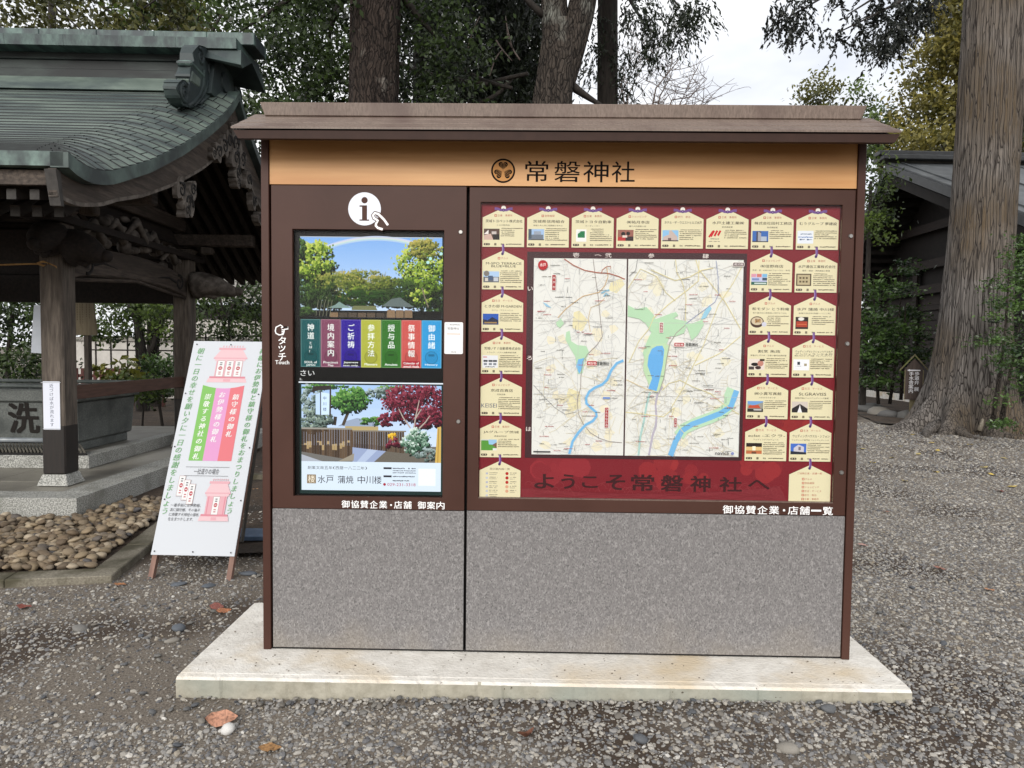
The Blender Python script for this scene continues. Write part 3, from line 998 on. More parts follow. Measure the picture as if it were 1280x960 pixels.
L.line([ml(*p) for p in ((668, 482), (680, 495), (695, 510), (708, 518), (722, 515))], 0.0024, (150, 150, 150))
L.line([ml(*p) for p in ((697, 397), (707, 386), (717, 378), (728, 370), (748, 365), (755, 357), (759, 345), (757, 334))], 0.003, (206, 170, 116))
L.line([ml(*p) for p in ((755, 372), (748, 380), (738, 384), (735, 398), (738, 414))], 0.0022, (206, 180, 130))
L.line([ml(*p) for p in ((704, 324), (716, 332), (730, 338), (745, 340.5), (760, 341.5), (772, 345), (780, 348.5))], 0.0044, (168, 96, 76))
L.line([ml(*p) for p in ((750, 342), (752, 337), (757, 333), (762, 332.5), (762, 336))], 0.003, (176, 110, 86))
rv = [ml(*p) for p in ((780, 449.5), (772, 453), (765, 462), (760, 474), (754, 480), (745, 484), (738, 489), (734, 497), (734.5, 504), (741, 510), (747, 515), (747.5, 520), (743, 526), (734, 531), (725, 541), (718, 552), (714, 568))]
L.line(rv, 0.0125, (150, 196, 230))
L.line(rv, 0.009, BLU)
mini(L, x0, x1, z0, z1 - .02, 95)
L.disc(*ml(677.5, 332), 0.0225, (176, 30, 40), 26)
L.text("水戸", ml(677.5, 332)[0] - .014, ml(677.5, 332)[0] + .014, ml(677.5, 332)[1] - .007, ml(677.5, 332)[1] + .009, (250, 236, 232), bold=.02)
tagbox(L, *ml(691.5, 353.5), 0.016, 0.068, (158, 44, 48), "水戸市")
tagbox(L, *ml(760, 521.5), 0.016, 0.092, (158, 44, 48), "ひたちなか市")
tagbox(L, *ml(740.5, 453.5), 0.044, 0.02, (176, 30, 36), "現在地", False)
L.text("常磐神社", ml(746.5, 456)[0], ml(762, 456)[0], ml(746, 456)[1], ml(746, 451)[1], (30, 30, 30), bold=.015)
L.rect(*[v for v in (ml(755, 497)[0], ml(764, 497)[0])], ml(755, 498)[1], ml(755, 495.6)[1], (116, 146, 206))
L.rect(ml(668.5, 566)[0], ml(690, 566)[0], ml(668, 566.4)[1], ml(668, 564.8)[1], (60, 60, 62))
L.build("town_map", "print", poster, loc=(0, -0.0035, 0))

Mp = Print(step=5e-6)
x0, x1, z0, z1 = 0.313, 0.8365, 1.027, 1.9285
def mr(px, py): return (x0 + (px - 784.8) / 142.6 * (x1 - x0), z1 - (py - 323.8) / 246.0 * (z1 - z0))
Mp.rect(x0, x1, z0, z1, MAPC)
for k in range(34):
    cx, cz = random.uniform(x0 + .05, x1 - .05), random.uniform(z0 + .05, z1 - .05)
    Mp.poly([(cx + random.uniform(.012, .035) * math.cos(a), cz + random.uniform(.012, .03) * math.sin(a)) for a in (0, 1.1, 2.2, 3.3, 4.4, 5.5)], (230, 226, 204))
network(Mp, x0 + .002, x1 - .002, z0 + .002, z1 - .002, 230, [(200, 201, 199), (204, 199, 188), (192, 195, 197)], 0.0013)
network(Mp, x0 + .002, x1 - .002, z0 + .002, z0 + .45, 80, [(216, 206, 176), (210, 210, 206)], 0.0014)
Mp.poly([mr(*p) for p in ((785.2, 381), (795, 386), (808, 383), (816, 391), (820, 398), (838, 391), (845, 389), (848, 393), (842, 397), (860, 401), (856, 415), (845, 419), (838, 419), (834, 430), (818, 432), (812, 440), (808, 452), (805, 440), (810, 425), (815, 415), (808, 404), (800, 398), (785.2, 395))], GRN)
Mp.poly([mr(*p) for p in ((858, 404), (868, 402), (878, 398), (880, 404), (872, 418), (865, 424))], GRN)
Mp.poly([mr(*p) for p in ((806, 455), (809, 440), (816, 430), (833, 428), (838, 432), (835, 450), (832, 468), (826, 490), (821, 489), (815, 485), (806, 462))], (186, 216, 176))
Mp.poly([mr(*p) for p in ((812, 444), (816, 435), (822, 431.5), (829, 431), (831.5, 436), (830, 455), (826, 475), (823, 488), (812.5, 485), (817, 472), (811, 456))], (104, 172, 228))
Mp.poly([mr(*p) for p in ((876, 398), (880, 388), (886, 380), (889, 384), (882, 396))], (150, 200, 222))
gb = [mr(*p) for p in ((917.5, 484), (914.5, 492), (914, 505), (905, 514), (890, 521), (872, 528), (858, 535), (852, 544))]
Mp.line(gb, 0.052, (184, 218, 186))
rb = [mr(*p) for p in ((922.5, 486), (919, 497), (916, 506), (903, 515), (886, 522), (868, 529), (856, 537), (848, 551), (842, 569))]
Mp.line(rb, 0.025, BLU)
for y_ in (402.5, 494): Mp.line([mr(785, y_), mr(927, y_ + .6)], 0.0014, (188, 188, 186))
for x_ in (857,): Mp.line([mr(x_, 324), mr(x_ - 3, 569)], 0.0012, (192, 192, 190))
Mp.line([mr(*p) for p in ((815, 489), (811, 505), (808, 525), (804, 545), (802, 569))], 0.008, (168, 206, 200))
Mp.line([mr(*p) for p in ((830, 482), (824, 492), (822, 505), (823.5, 520), (823, 532), (819, 544), (815, 569))], 0.008, (180, 174, 190))
roads = [((785, 474), (796, 479), (811, 486), (825, 489)), ((785, 515), (800, 516), (815, 518), (832, 520), (846, 508)), ((842, 508), (858, 480), (868, 455), (880, 430), (890, 400), (897, 380), (915, 352), (925, 332)), ((830, 487), (838, 478), (852, 474), (868, 482), (890, 490), (905, 502), (926, 516)), ((813, 337), (843, 350), (862, 345), (875, 337), (890, 334)), ((785, 360), (800, 336), (820, 345), (832, 365), (844, 375)), ((843, 324), (845, 340), (852, 352), (857, 370), (857, 400)), ((816, 398), (835, 380), (858, 362), (872, 350), (872, 325)), ((788, 452), (800, 425), (812, 410), (818, 395)), ((868, 324), (872, 336), (886, 352), (905, 375), (926, 410)), ((846, 508), (842, 520), (858, 540)), ((870, 455), (900, 440), (926, 418))]
for q in roads: Mp.line([mr(*p) for p in q], 0.003, random.choice(((224, 212, 156), (222, 202, 160), (216, 206, 156))))
Mp.line([mr(*p) for p in ((857, 405), (846, 415), (838, 428), (835, 445), (832, 470), (826, 490))], 0.004, (160, 160, 148))
Mp.line([mr(*p) for p in ((857, 404), (868, 395), (880, 386), (893, 376), (897, 366), (896, 345), (893, 325))], 0.003, (150, 158, 186))
Mp.line([mr(*p) for p in ((796, 324), (794, 338), (786, 345))], 0.003, (150, 150, 150))
mini(Mp, x0, x1, z0, z1, 125)
tagbox(Mp, *mr(827, 408.5), 0.014, 0.044, (146, 48, 56), "偕楽園")
tagbox(Mp, *mr(849.5, 429.5), 0.044, 0.017, (168, 36, 40), "現在地", False)
Mp.text("常磐神社", mr(857.5, 431)[0], mr(873, 431)[0], mr(857, 431.5)[1], mr(857, 427)[1], (30, 30, 30), bold=.015)
tagbox(Mp, *mr(847, 527), 0.012, 0.04, (150, 40, 46), "水戸駅")
Mp.vtext("水戸市", mr(886, 500)[0], mr(886, 500)[1], 0.014, (120, 120, 120), size=.010)
tagbox(Mp, *mr(920.5, 329.5), 0.048, 0.015, (66, 44, 46), "周辺図", False)
Mp.text("navica", mr(897.5, 567)[0], mr(914.5, 567)[0], mr(897, 567)[1], mr(897, 562.5)[1], (60, 60, 64), bold=.01)
Mp.disc(*mr(919, 565), 0.007, (130, 140, 190), 12)
Mp.build("town_map", "print", poster, loc=(0, -0.0035, 0))

CRM = (224, 216, 180)
def plaque(xl, zb, w, kind, cat, title, sub, pic, latin=False, tall=None):
    p = Print(step=6e-6)
    xr = xl + w
    h = 0.1325
    xc = (xl + xr) / 2
    zt = zb + h
    body = [(xl, zb), (xr, zb), (xr, zt), (xc, zt + 0.045), (xl, zt)]
    if tall:
        body = [(xl, zb), (xr, zb), (xr, zb + tall), (xc, zb + tall + .045), (xl, zb + tall)]
        zt = zb + tall
    for pts, c in ((body, (92, 20, 30)), (body, CRM)):
        if c != CRM: pts = [(a + (0.002 if a > xc else -0.001 if a < xc else 0), b - 0.003 if b < zb + 0.01 else b + 0.001) for a, b in pts]
        p.poly(pts, c)
    for k in range(int((zt - zb) / .0075)):
        p.rect(xl + .001, xr - .001, zb + .003 + k * .0075, zb + .0038 + k * .0075, (226, 219, 181))
    PU = (112, 78, 140)
    if kind == 'bow':
        p.disc(xc, zt + .043, .011, (236, 230, 222), 12)
        for sgn in (-1, 1): p.line([(xc, zt + .034), (xc + sgn * .014, zt + .034), (xc + sgn * .028, zt + .040), (xc + sgn * .041, zt + .040)], .0105, PU, .0125)
        p.disc(xc, zt + .034, .0075, (82, 54, 112), 12)
        p.disc(xc, zt + .034, .003, (150, 120, 176), 8)
    else:
        p.disc(xc, zt + .036, .006, (240, 238, 232), 10)
        p.line([(xc - .001, zt + .074), (xc + .0005, zt + .045), (xc, zt + .036), (xc - .004, zt + .029)], .011, PU)
        p.line([(xc - .004, zt + .074), (xc - .003, zt + .04)], .0025, (168, 140, 190))
        p.disc(xc - .003, zt + .029, .0062, (70, 50, 96), 10)
    RD = (168, 70, 56)
    if cat:
        n = len(cat)
        cw = .0115
        x = xc - (n + 1.2) * cw / 2
        p.rect(x, x + .011, zt + .004, zt + .0145, RD)
        p.rect(x + .002, x + .009, zt + .006, zt + .0125, (226, 190, 160))
        x += .0135
        for ch in cat:
            if ch != '・': p.vtext(ch, x + cw / 2, zt + .0155, .012, RD, size=.0105, res=1)
            x += cw
    if tall:
        if pic == 'legend':
            p.text("周辺案内図一覧", xc - .048, xc + .046, zt + .002, zt + .012, (90, 70, 60), res=1)
            for k in range(6):
                zz = zt - .014 - k * .0205
                p.rect(xl + .03, xl + .04, zz - .005, zz + .004, random.choice(((176, 180, 196), (150, 156, 180), (190, 196, 206))))
                p.dashes(xl + .046, xl + .085, zz + .003, .0045, (140, 132, 112)); p.dashes(xl + .046, xl + .08, zz - .005, .004, (160, 152, 130))
                if k < 5:
                    p.disc(xl + .128, zz, .0075, (176, 40, 34) if k < 3 else (214, 160, 130), 12)
                    p.dashes(xl + .142, xl + .172, zz + .003, .0045, (140, 132, 112)); p.dashes(xl + .142, xl + .165, zz - .005, .004, (160, 152, 130))
        else:
            p.text("ご協賛企業・店舗一覧", xc - .058, xc + .055, zt + .001, zt + .0105, RD, res=1)
            for k, t in enumerate(("グルメ", "金融機関", "ショッピング", "生活・サービス", "旅行・宿泊", "企業・事務所")):
                zz = zt - .021 - k * .0185
                p.rect(xc - .036, xc - .025, zz - .005, zz + .0055, RD)
                p.rect(xc - .034, xc - .027, zz - .003, zz + .0035, (226, 190, 160))
                for i, ch in enumerate(t): p.vtext(ch, xc - .018 + i * .0112, zz + .006, .0115, RD, size=.0102, res=1)
        return p.build("plaque", "print", poster, loc=(0, -0.0015, 0))
    BKc = (26, 22, 20)
    if isinstance(title, str): title = (title,)
    for k, t in enumerate(title):
        n = len(t)
        tw = min(w - .022, n * (.0125 if latin else .0205))
        hh = .0135 if len(title) == 1 else .0105
        top = zb + .1235 - k * .0125
        p.text(t, xc - tw / 2 + .003, xc + tw / 2 + .003, top - hh, top, BKc, bold=.018, res=2)
    if sub: p.text(sub, xc - min(.085, len(sub) * .0048), xc + min(.085, len(sub) * .0048), zb + .0945, zb + .102, (62, 54, 46), bold=.008, res=1)
    # small picture: patches given as (x0,x1,z0,z1,colour) in a unit square
    bx, bz, bw, bh = xl + .006, zb + .032, .072, .05
    def rr(a, b, c, d, col): p.rect(bx + a * bw, bx + b * bw, bz + c * bh, bz + d * bh, col)
    def pp(pts, col): p.poly([(bx + a * bw, bz + b * bh) for a, b in pts], col)
    if pic == 'room':
        rr(0, 1, 0, 1, (86, 66, 58)); pp([(0, .4), (.45, .55), (.6, 0), (0, 0)], (202, 172, 160)); pp([(0, .5), (.3, .9), (.3, .5)], (232, 226, 222)); rr(.6, 1, 0, .5, (30, 26, 26)); rr(.5, .8, .5, .75, (196, 186, 182))
    elif pic == 'office':
        rr(0, 1, 0, 1, (160, 190, 226)); rr(0, .2, .1, 1, (70, 84, 96)); rr(.2, .95, .05, .5, (110, 120, 134)); rr(.35, .8, .5, .8, (150, 160, 176)); rr(0, 1, 0, .08, (60, 60, 62))
    elif pic == 'green':
        rr(.2, .85, -.1, 1, (238, 238, 236)); rr(.3, .75, .25, .85, (20, 116, 66)); pp([(.3, .6), (.5, .8), (.4, .85), (.3, .85)], (220, 230, 224))
    elif pic == 'dolls':
        rr(0, 1, 0, 1, (150, 96, 84)); rr(0, .5, 0, .35, (178, 50, 50)); p.disc(bx + .35 * bw, bz + .62 * bh, .01, (30, 20, 20), 10); p.disc(bx + .66 * bw, bz + .66 * bh, .009, (30, 20, 20), 10); rr(.5, 1, 0, .4, (52, 36, 40)); rr(.3, .6, .3, .5, (224, 206, 196))
    elif pic == 'tower':
        rr(0, 1, 0, 1, (140, 190, 228)); pp([(.05, .1), (.05, .4), (.4, .6), (.42, .95), (.55, 1), (.95, .4), (.95, .1)], (196, 178, 170)); rr(.35, .55, .1, .3, (110, 90, 90)); rr(0, 1, 0, .1, (70, 60, 60))
    elif pic == 'mark':
        for k in range(3): p.line([(bx + (.22 + .22 * k) * bw, bz + (.45 + .05 * k) * bh), (bx + (.42 + .2 * k) * bw, bz + 1.0 * bh)], .009, (196, 30, 40))
        p.line([(bx + .1 * bw, bz + .4 * bh), (bx + .35 * bw, bz + .95 * bh)], .008, (196, 30, 40)); p.dashes(bx + .2 * bw, bx + .8 * bw, bz + .25 * bh, .004, (90, 90, 90)); p.dashes(bx + .1 * bw, bx + .8 * bw, bz + .02 * bh, .004, (120, 110, 100))
    elif pic == 'block':
        rr(0, 1, 0, 1, (60, 104, 176)); rr(.25, .55, .05, .95, (70, 66, 80)); pp([(.35, .95), (.55, .8), (.55, .05), (.35, .05)], (160, 160, 170)); rr(.55, .9, .05, .5, (176, 186, 200)); rr(0, 1, 0, .08, (30, 30, 40))
    elif pic == 'logos':
        rr(0, 1, -.1, 1.05, (226, 232, 240)); p.dashes(bx + .2 * bw, bx + .9 * bw, bz + .75 * bh, .006, (90, 110, 140)); p.dashes(bx + .05 * bw, bx + .95 * bw, bz + .48 * bh, .005, (60, 110, 180), gap=0)
        for a in (.15, .6): rr(a, a + .12, .2, .32, (60, 80, 120)); p.dashes(bx + (a + .14) * bw, bx + (a + .32) * bw, bz + .26 * bh, .005, (120, 130, 150))
    elif pic == 'shop':
        rr(0, 1, 0, 1, (190, 196, 224)); rr(0, .3, .7, 1, (214, 150, 170)); rr(.35, .65, .7, 1, (206, 120, 110)); rr(.7, 1, .7, 1, (120, 180, 220)); rr(.7, 1, .4, .65, (60, 80, 100)); rr(0, 1, 0, .28, (40, 96, 84)); rr(.2, .95, .08, .2, (200, 214, 208)); rr(.05, .5, .4, .6, (120, 140, 190))
    elif pic == 'plate':
        rr(0, .95, -.05, 1.05, (84, 70, 52)); rr(.08, .87, .05, .95, (186, 172, 136)); 
        for a in (.2, .4, .6): rr(a, a + .13, .58, .75, (96, 84, 60)); rr(a, a + .13, .25, .42, (96, 84, 60))
    elif pic == 'soba':
        p.disc(bx + .45 * bw, bz + .5 * bh, .031, (70, 46, 34), 18, .026); p.disc(bx + .45 * bw, bz + .58 * bh, .026, (206, 190, 160), 16, .018)
        for k in range(12): p.rect(bx + random.uniform(.2, .65) * bw, bx + random.uniform(.35, .7) * bw, bz + random.uniform(.4, .7) * bh, bz + random.uniform(.7, .8) * bh, random.choice(((170, 130, 80), (236, 230, 214), (120, 90, 60))))
        p.disc(bx + .9 * bw, bz + .3 * bh, .011, (206, 206, 220), 12)
    elif pic == 'eel':
        rr(.05, .85, -.1, 1, (40, 30, 28)); rr(.1, .8, .08, .6, (168, 60, 36)); p.disc(bx + .4 * bw, bz + .82 * bh, .014, (226, 222, 214), 14, .008); rr(.15, .75, .3, .36, (206, 110, 70))
    elif pic == 'food':
        rr(0, 1, 0, 1, (226, 214, 204)); p.disc(bx + .4 * bw, bz + .5 * bh, .018, (30, 24, 24), 14, .008); p.disc(bx + .75 * bw, bz + .6 * bh, .014, (190, 130, 116), 12); p.disc(bx + .6 * bw, bz + .2 * bh, .014, (60, 40, 40), 12, .008); rr(0, .35, .02, .3, (70, 60, 62)); rr(.7, 1, .8, 1, (60, 50, 40))
    elif pic == 'cards':
        rr(0, 1, 0, 1, (236, 238, 242)); rr(.25, .42, .5, .78, (44, 50, 62)); rr(.68, .85, .4, .62, (160, 150, 120)); p.dashes(bx + .15 * bw, bx + .5 * bw, bz + .38 * bh, .004, (150, 150, 160))
    elif pic == 'red roof':
        rr(0, 1, 0, 1, (110, 158, 214)); pp([(0, .75), (.4, .6), (1, .9), (1, .3), (0, .3)], (150, 150, 140)); pp([(.1, .6), (.7, .65), (.85, .35), (.05, .35)], (192, 80, 56)); rr(0, 1, 0, .3, (52, 52, 48)); rr(.4, .9, .15, .25, (210, 210, 210))
    elif pic == 'aisle':
        rr(0, 1, 0, 1, (206, 196, 186)); pp([(.5, .8), (.0, .35), (0, 0), (.4, 0)], (40, 36, 38)); pp([(.5, .8), (1, .35), (1, 0), (.6, 0)], (44, 40, 42)); pp([(.5, .65), (.35, 0), (.65, 0)], (232, 232, 234))
    elif pic == 'hall':
        rr(0, 1, 0, 1, (40, 30, 26)); rr(0, 1, .3, .65, (222, 190, 130)); rr(.4, .6, .3, .7, (246, 236, 206)); rr(0, 1, 0, .28, (190, 110, 70)); rr(.35, .65, 0, .2, (110, 70, 50))
    elif pic == 'house':
        rr(0, 1, 0, 1, (70, 110, 196)); pp([(.2, .15), (.2, .6), (.5, .9), (.85, .7), (.85, .15)], (200, 196, 206)); rr(.5, .65, .4, .7, (120, 110, 120)); pp([(0, 0), (1, 0), (1, .2), (0, .3)], (40, 44, 56))
    elif pic == 'terrace':
        rr(0, 1, 0, 1, (170, 200, 232)); p.disc(bx + .2 * bw, bz + .8 * bh, .013, (120, 116, 110), 12); rr(0, 1, 0, .5, (96, 100, 108)); rr(.3, .6, .2, .6, (70, 90, 120)); rr(.65, .95, .1, .45, (190, 196, 204)); rr(.1, .3, .1, .4, (206, 200, 190))
    elif pic == 'dusk':
        rr(0, 1, 0, 1, (34, 84, 176)); pp([(0, .5), (.3, .4), (.6, .7), (1, .4), (1, .15), (0, .15)], (24, 34, 62)); rr(.1, .9, .12, .25, (150, 120, 70)); rr(0, 1, 0, .12, (60, 70, 100))
    elif pic == 'trucks':
        rr(0, 1, -.1, 1.05, (226, 228, 232))
        for a in (.08, .4, .68): rr(a, a + .26, .45, .62, (50, 54, 60)); rr(a + .02, a + .22, .15, .35, (130, 136, 144))
        p.dashes(bx + .2 * bw, bx + .8 * bw, bz + 0.0 * bh, .005, (60, 60, 60)); rr(.05, .3, .85, .93, (200, 90, 90))
    elif pic == 'letters':
        p.text("KEISEI", bx - .002 , bx + .97 * bw, bz + .1 * bh, bz + .48 * bh, (84, 92, 116))
    elif pic == 'farm':
        rr(0, 1, 0, 1, (86, 150, 60)); pp([(.5, .55), (1, .5), (1, 1), (.45, 1)], (150, 194, 226)); pp([(.7, .5), (1, .2), (1, .75)], (120, 90, 74)); rr(.75, 1, 0, .2, (224, 226, 224)); rr(0, .5, .92, 1, (200, 206, 210))
    # lines of small print
    n = random.choice((5, 6, 7))
    for k in range(n):
        zz = zb + .084 - k * .0085
        x0_ = xl + .083 + (0 if k else .004)
        p.dashes(x0_, xr - random.choice((.007, .009, .02, .045)), zz, .0043, (100, 91, 74), gap=.12)
    p.rrect(xl + .006, xl + .034, zb + .007, zb + .0165, .004, (58, 50, 44))
    p.rect(xl + .012, xl + .017, zb + .009, zb + .0145, (200, 190, 160)); p.rect(xl + .024, xl + .028, zb + .009, zb + .0145, (200, 190, 160))
    p.rect(xl + .054, xl + .064, zb + .0065, zb + .017, (120, 112, 92))
    p.text("電話", xl + .084, xl + .098, zb + .0085, zb + .0155, (52, 46, 42), res=1)
    p.dashes(xl + .108, xr - .012, zb + .0125, .0055, (104, 96, 80), gap=.08)
    return p.build("plaque", "print", poster, loc=(0, -0.0015, 0))

PW, PX, PZ = 0.1905, 0.20345, 0.1935
col = lambda i: -0.3535 + PX * i
row = lambda r: 1.9785 - PZ * r
top = [("企業・事務所", "茨城トヨペット株式会社", "トヨタ販売店", 'room'), ("金融機関", "茨城県信用組合", "地域の人と共に信頼強さまもに", 'office'), ("企業・事務所", "茨城トヨタ自動車", "カーディーラー", 'green'), ("ショッピング", "㈱祐月本店", "雛や人形贈答の店", 'dolls'),
       ("旅行・宿泊", "ホテル・ザ・ウエストヒルズ水戸", "", 'tower'), ("企業・事務所", "水戸土建工業㈱", "総合建設業", 'mark'), ("企業・事務所", "株式会社田村工務店", "総合建設業", 'block'), ("企業・事務所", "むうグループ 夢建設", "", 'logos')]
for i, (c, t, s, pc) in enumerate(top): plaque(col(i), row(0), PW, 'bow', c, t, s, pc)
lft = [("グルメ", ("M-SPO TERRACE", "BLUE×BLUE"), "", 'terrace'), ("生活・サービス", "ときわ邸 M-GARDEN", "カフェ・ゲストハウス", 'dusk'), ("企業・事務所", "茨城いすゞ自動車株式会社", "トラック・バスの自動車販売業", 'trucks'), ("ショッピング", "京成百貨店", "百貨店業", 'letters'), ("企業・事務所", "JAグループ茨城", "農業協同組合", 'farm')]
for r, (c, t, s, pc) in enumerate(lft): plaque(col(0) - .0008 * r, row(r + 1), PW, 'cord', c, t, s, pc, latin=(r == 0))
plaque(col(0) - .004, 0.8235, PW, 'cord', "", "", "", 'legend', tall=0.126)
c6 = [("ショッピング", "㈲佳野商店", "手芸・和・KIMONOフォーマル・布地", 'shop'), ("グルメ", "和モダン とう粋庵", "釣り菓子弁に和食店の手打ちごはん", 'soba'), ("グルメ", "割烹 魚政", "鮮魚がにぎり弁・法事の慶弔会席料理", 'food'), ("生活・サービス", "㈱小貫写真館", "パネオラスタジオ", 'red roof'), ("生活・サービス", "eclat -エクラ-", "ウェディングプロデュース", 'hall')]
for r, (c, t, s, pc) in enumerate(c6): plaque(col(6) - .0006 * r, row(r + 1), PW, 'cord', c, t, s, pc)
c7 = [("企業・事務所", "水戸通信工業株式会社", "電気・通信・消防施設工事業", 'plate'), ("グルメ", "水戸 蒲焼 中川楼", "創業文政五年(西暦一八二二年)", 'eel'), ("生活・サービス", ("ウェディングセレクションハウス水戸", "アンジェランテ水戸"), "挙式プロデュース・衣装・フォトウェディング", 'cards'), ("生活・サービス", "St.GRAVISS", "結婚式場&フォトウェディング事業", 'aisle'), ("生活・サービス", "ウェディングハウスル・シフォン", "ウェディング専門店 フォトウェディング", 'house')]
for r, (c, t, s, pc) in enumerate(c7): plaque(col(7) - .0006 * r, row(r + 1), PW, 'cord', c, t, s, pc, latin=(r == 3))
plaque(col(7) + .001, 0.8235, PW, 'cord', "", "", "", 'list', tall=0.126)
K(box("window_glass", -0.3595, 1.2655, 0.0075, 0.0105, 0.8265, 2.1745, "acrylic", kiosk))

# ---- kiosk roof
def kiosk_roof():
    rf = empty("roof", (0, 0, 0), parent=kiosk)
    rf.location.z = -KZ
    yr, ze, zr, L = 0.11, 2.449, 2.603, 1.427
    # three lapped sheets on each slope
    for sgn in (1, -1):
        ye = -0.17 if sgn == 1 else 0.39
        for k in range(3):
            t0, t1 = k / 3, (k + 1) / 3 + (0.06 if k < 2 else 0)
            ya, yb = ye + (yr - ye) * t0, ye + (yr - ye) * t1
            za, zb = ze + (zr - ze) * t0 - 0.004 * k + 0.008 - .003, ze + (zr - ze) * t1 - 0.004 * k - (0.003 if k < 2 else 0)
            b = MB()
            e = 0.009
            b.hexa([(-L, ya, za - e), (L, ya, za - e), (L, yb, zb - e), (-L, yb, zb - e), (-L, ya, za), (L, ya, za), (L, yb, zb), (-L, yb, zb)])
            b.build("roof_sheet", "roof_metal", rf)
    # fascia boxes with tapering ends
    for y0, y1 in ((-0.163, -0.137), (0.357, 0.383)):
        b = MB()
        b.hexa([(-1.399, y0, 2.405), (1.405, y0, 2.405), (1.405, y1, 2.405), (-1.399, y1, 2.405), (-1.420, y0, 2.440), (1.426, y0, 2.440), (1.426, y1, 2.449), (-1.420, y1, 2.449)])
        b.build("fascia", "roof_under", rf)
    for x in (-1.399, 1.403):
        b = MB()
        p = [(-0.136, 2.408), (0.11, 2.545), (0.356, 2.408), (0.356, 2.446), (0.11, 2.575), (-0.136, 2.446)]
        b.prism(p, lambda q, x=x: (x - 0.012 * (1 if x > 0 else -1), q[0], q[1]), lambda q, x=x: (x, q[0], q[1]))
        b.build("gable_end", "roof_under", rf)
    for y0, y1 in ((-0.1365, 0.110), (0.3565, 0.1105)):
        b = MB().hexa([(-1.385, y0, 2.430), (1.389, y0, 2.430), (1.389, y1, 2.566), (-1.385, y1, 2.566), (-1.385, y0, 2.434), (1.389, y0, 2.434), (1.389, y1, 2.570), (-1.385, y1, 2.570)])
        b.build("soffit", "roof_under", rf)
    b = MB()
    b.hexa([(-1.362, 0.055, 2.572), (1.362, 0.055, 2.572), (1.362, 0.165, 2.572), (-1.362, 0.165, 2.572), (-1.384, 0.05, 2.632), (1.384, 0.05, 2.632), (1.384, 0.17, 2.632), (-1.384, 0.17, 2.632)])
    b.build("ridge_cap", "roof_metal", rf, bevel=0.003)
kiosk_roof()
# ================================================================== ground
def hgt(x, y):
    """height of the gravel: nearly flat, banked up along the right half of the slab's front edge"""
    b = 0.045 * min(1, max(0, (x + 1.7) / 3.2)) * math.exp(-max(0, y - 0.6) ** 2 / 4.0) * math.exp(-max(0, x - 2.5) ** 2 / 6)
    n = 0.006 * math.sin(x * 2.1 + 0.7 * y) * math.sin(y * 1.7 - x * 0.6) + 0.004 * math.sin(x * 5.3 + 1) * math.sin(y * 4.7)
    if -1.65 < x < 1.52: n += 0.012 * math.exp(-((y + .31) / .06) ** 2)      # heaped a little against the slab
    return b + n - 0.004

def ground():
    xs = [-400, -150, -60, -30, -18] + list(np.arange(-12, 14.01, 0.25)) + [18, 30, 60, 150, 400]
    ys = [-400, -100, -30, -12, -7] + list(np.arange(-4.5, 20.01, 0.25)) + [26, 40, 80, 180, 500]
    b = MB()
    for y in ys:
        for x in xs:
            near = -12.1 < x < 14.1 and -4.6 < y < 20.1
            b.v.append((x, y, hgt(x, y) if near else -0.004))
    w = len(xs)
    for j in range(len(ys) - 1):
        for i in range(w - 1):
            b.f.append((j * w + i, j * w + i + 1, (j + 1) * w + i + 1, (j + 1) * w + i))
    o = b.build("ground", "ground_gravel", smooth=True, fix=False)
    tag(o, kind="structure")
ground()

def sheet(name, pts, z, m, kind="structure", sub=0.4, amp=0.015):
    """a thin patch of ground with an uneven surface"""
    bm = bmesh.new()
    vs = [bm.verts.new((p[0], p[1], 0)) for p in pts]
    bm.faces.new(vs)
    bmesh.ops.triangulate(bm, faces=bm.faces[:])
    for _ in range(6):
        long = [e for e in bm.edges if e.calc_length() > sub and max(abs(e.verts[0].co.x), abs(e.verts[0].co.y)) < 25]
        if not long: break
        bmesh.ops.subdivide_edges(bm, edges=long, cuts=1)
        bmesh.ops.triangulate(bm, faces=[f for f in bm.faces if len(f.verts) > 3])
    for v in bm.verts:
        x, y = v.co.x, v.co.y
        v.co.z = z + amp * (math.sin(x * 3.1 + y) * math.sin(y * 2.7 - x) + 0.5 * math.sin(x * 7) * math.sin(y * 6.1))
    bmesh.ops.recalc_face_normals(bm, faces=bm.faces)
    if sum(f.normal.z for f in bm.faces) < 0: bmesh.ops.reverse_faces(bm, faces=bm.faces[:])
    me = bpy.data.meshes.new(name)
    bm.to_mesh(me)
    bm.free()
    me.materials.append(MATS[m])
    me.polygons.foreach_set('use_smooth', [True] * len(me.polygons))
    return tag(link(name, me), kind=kind)

sheet("soil_bed", [(7.3, 40), (7.6, 20), (8.5, 16.6), (8.15, 14.4), (7.55, 12.2), (8.3, 10.9), (9.6, 10.4), (12, 10.2), (18, 10.5), (40, 12), (40, 40)], 0.03, "soil")
sheet("soil_bed", [(-3.0, 1.95), (-2.2, 1.75), (-1.3, 1.9), (0.5, 2.6), (2.2, 4.0), (1.5, 30), (-30, 30), (-30, 9), (-9, 7.2), (-3.95, 7.0), (-3.86, 3.2), (-3.1, 3.3)], 0.022, "soil", amp=0.012)

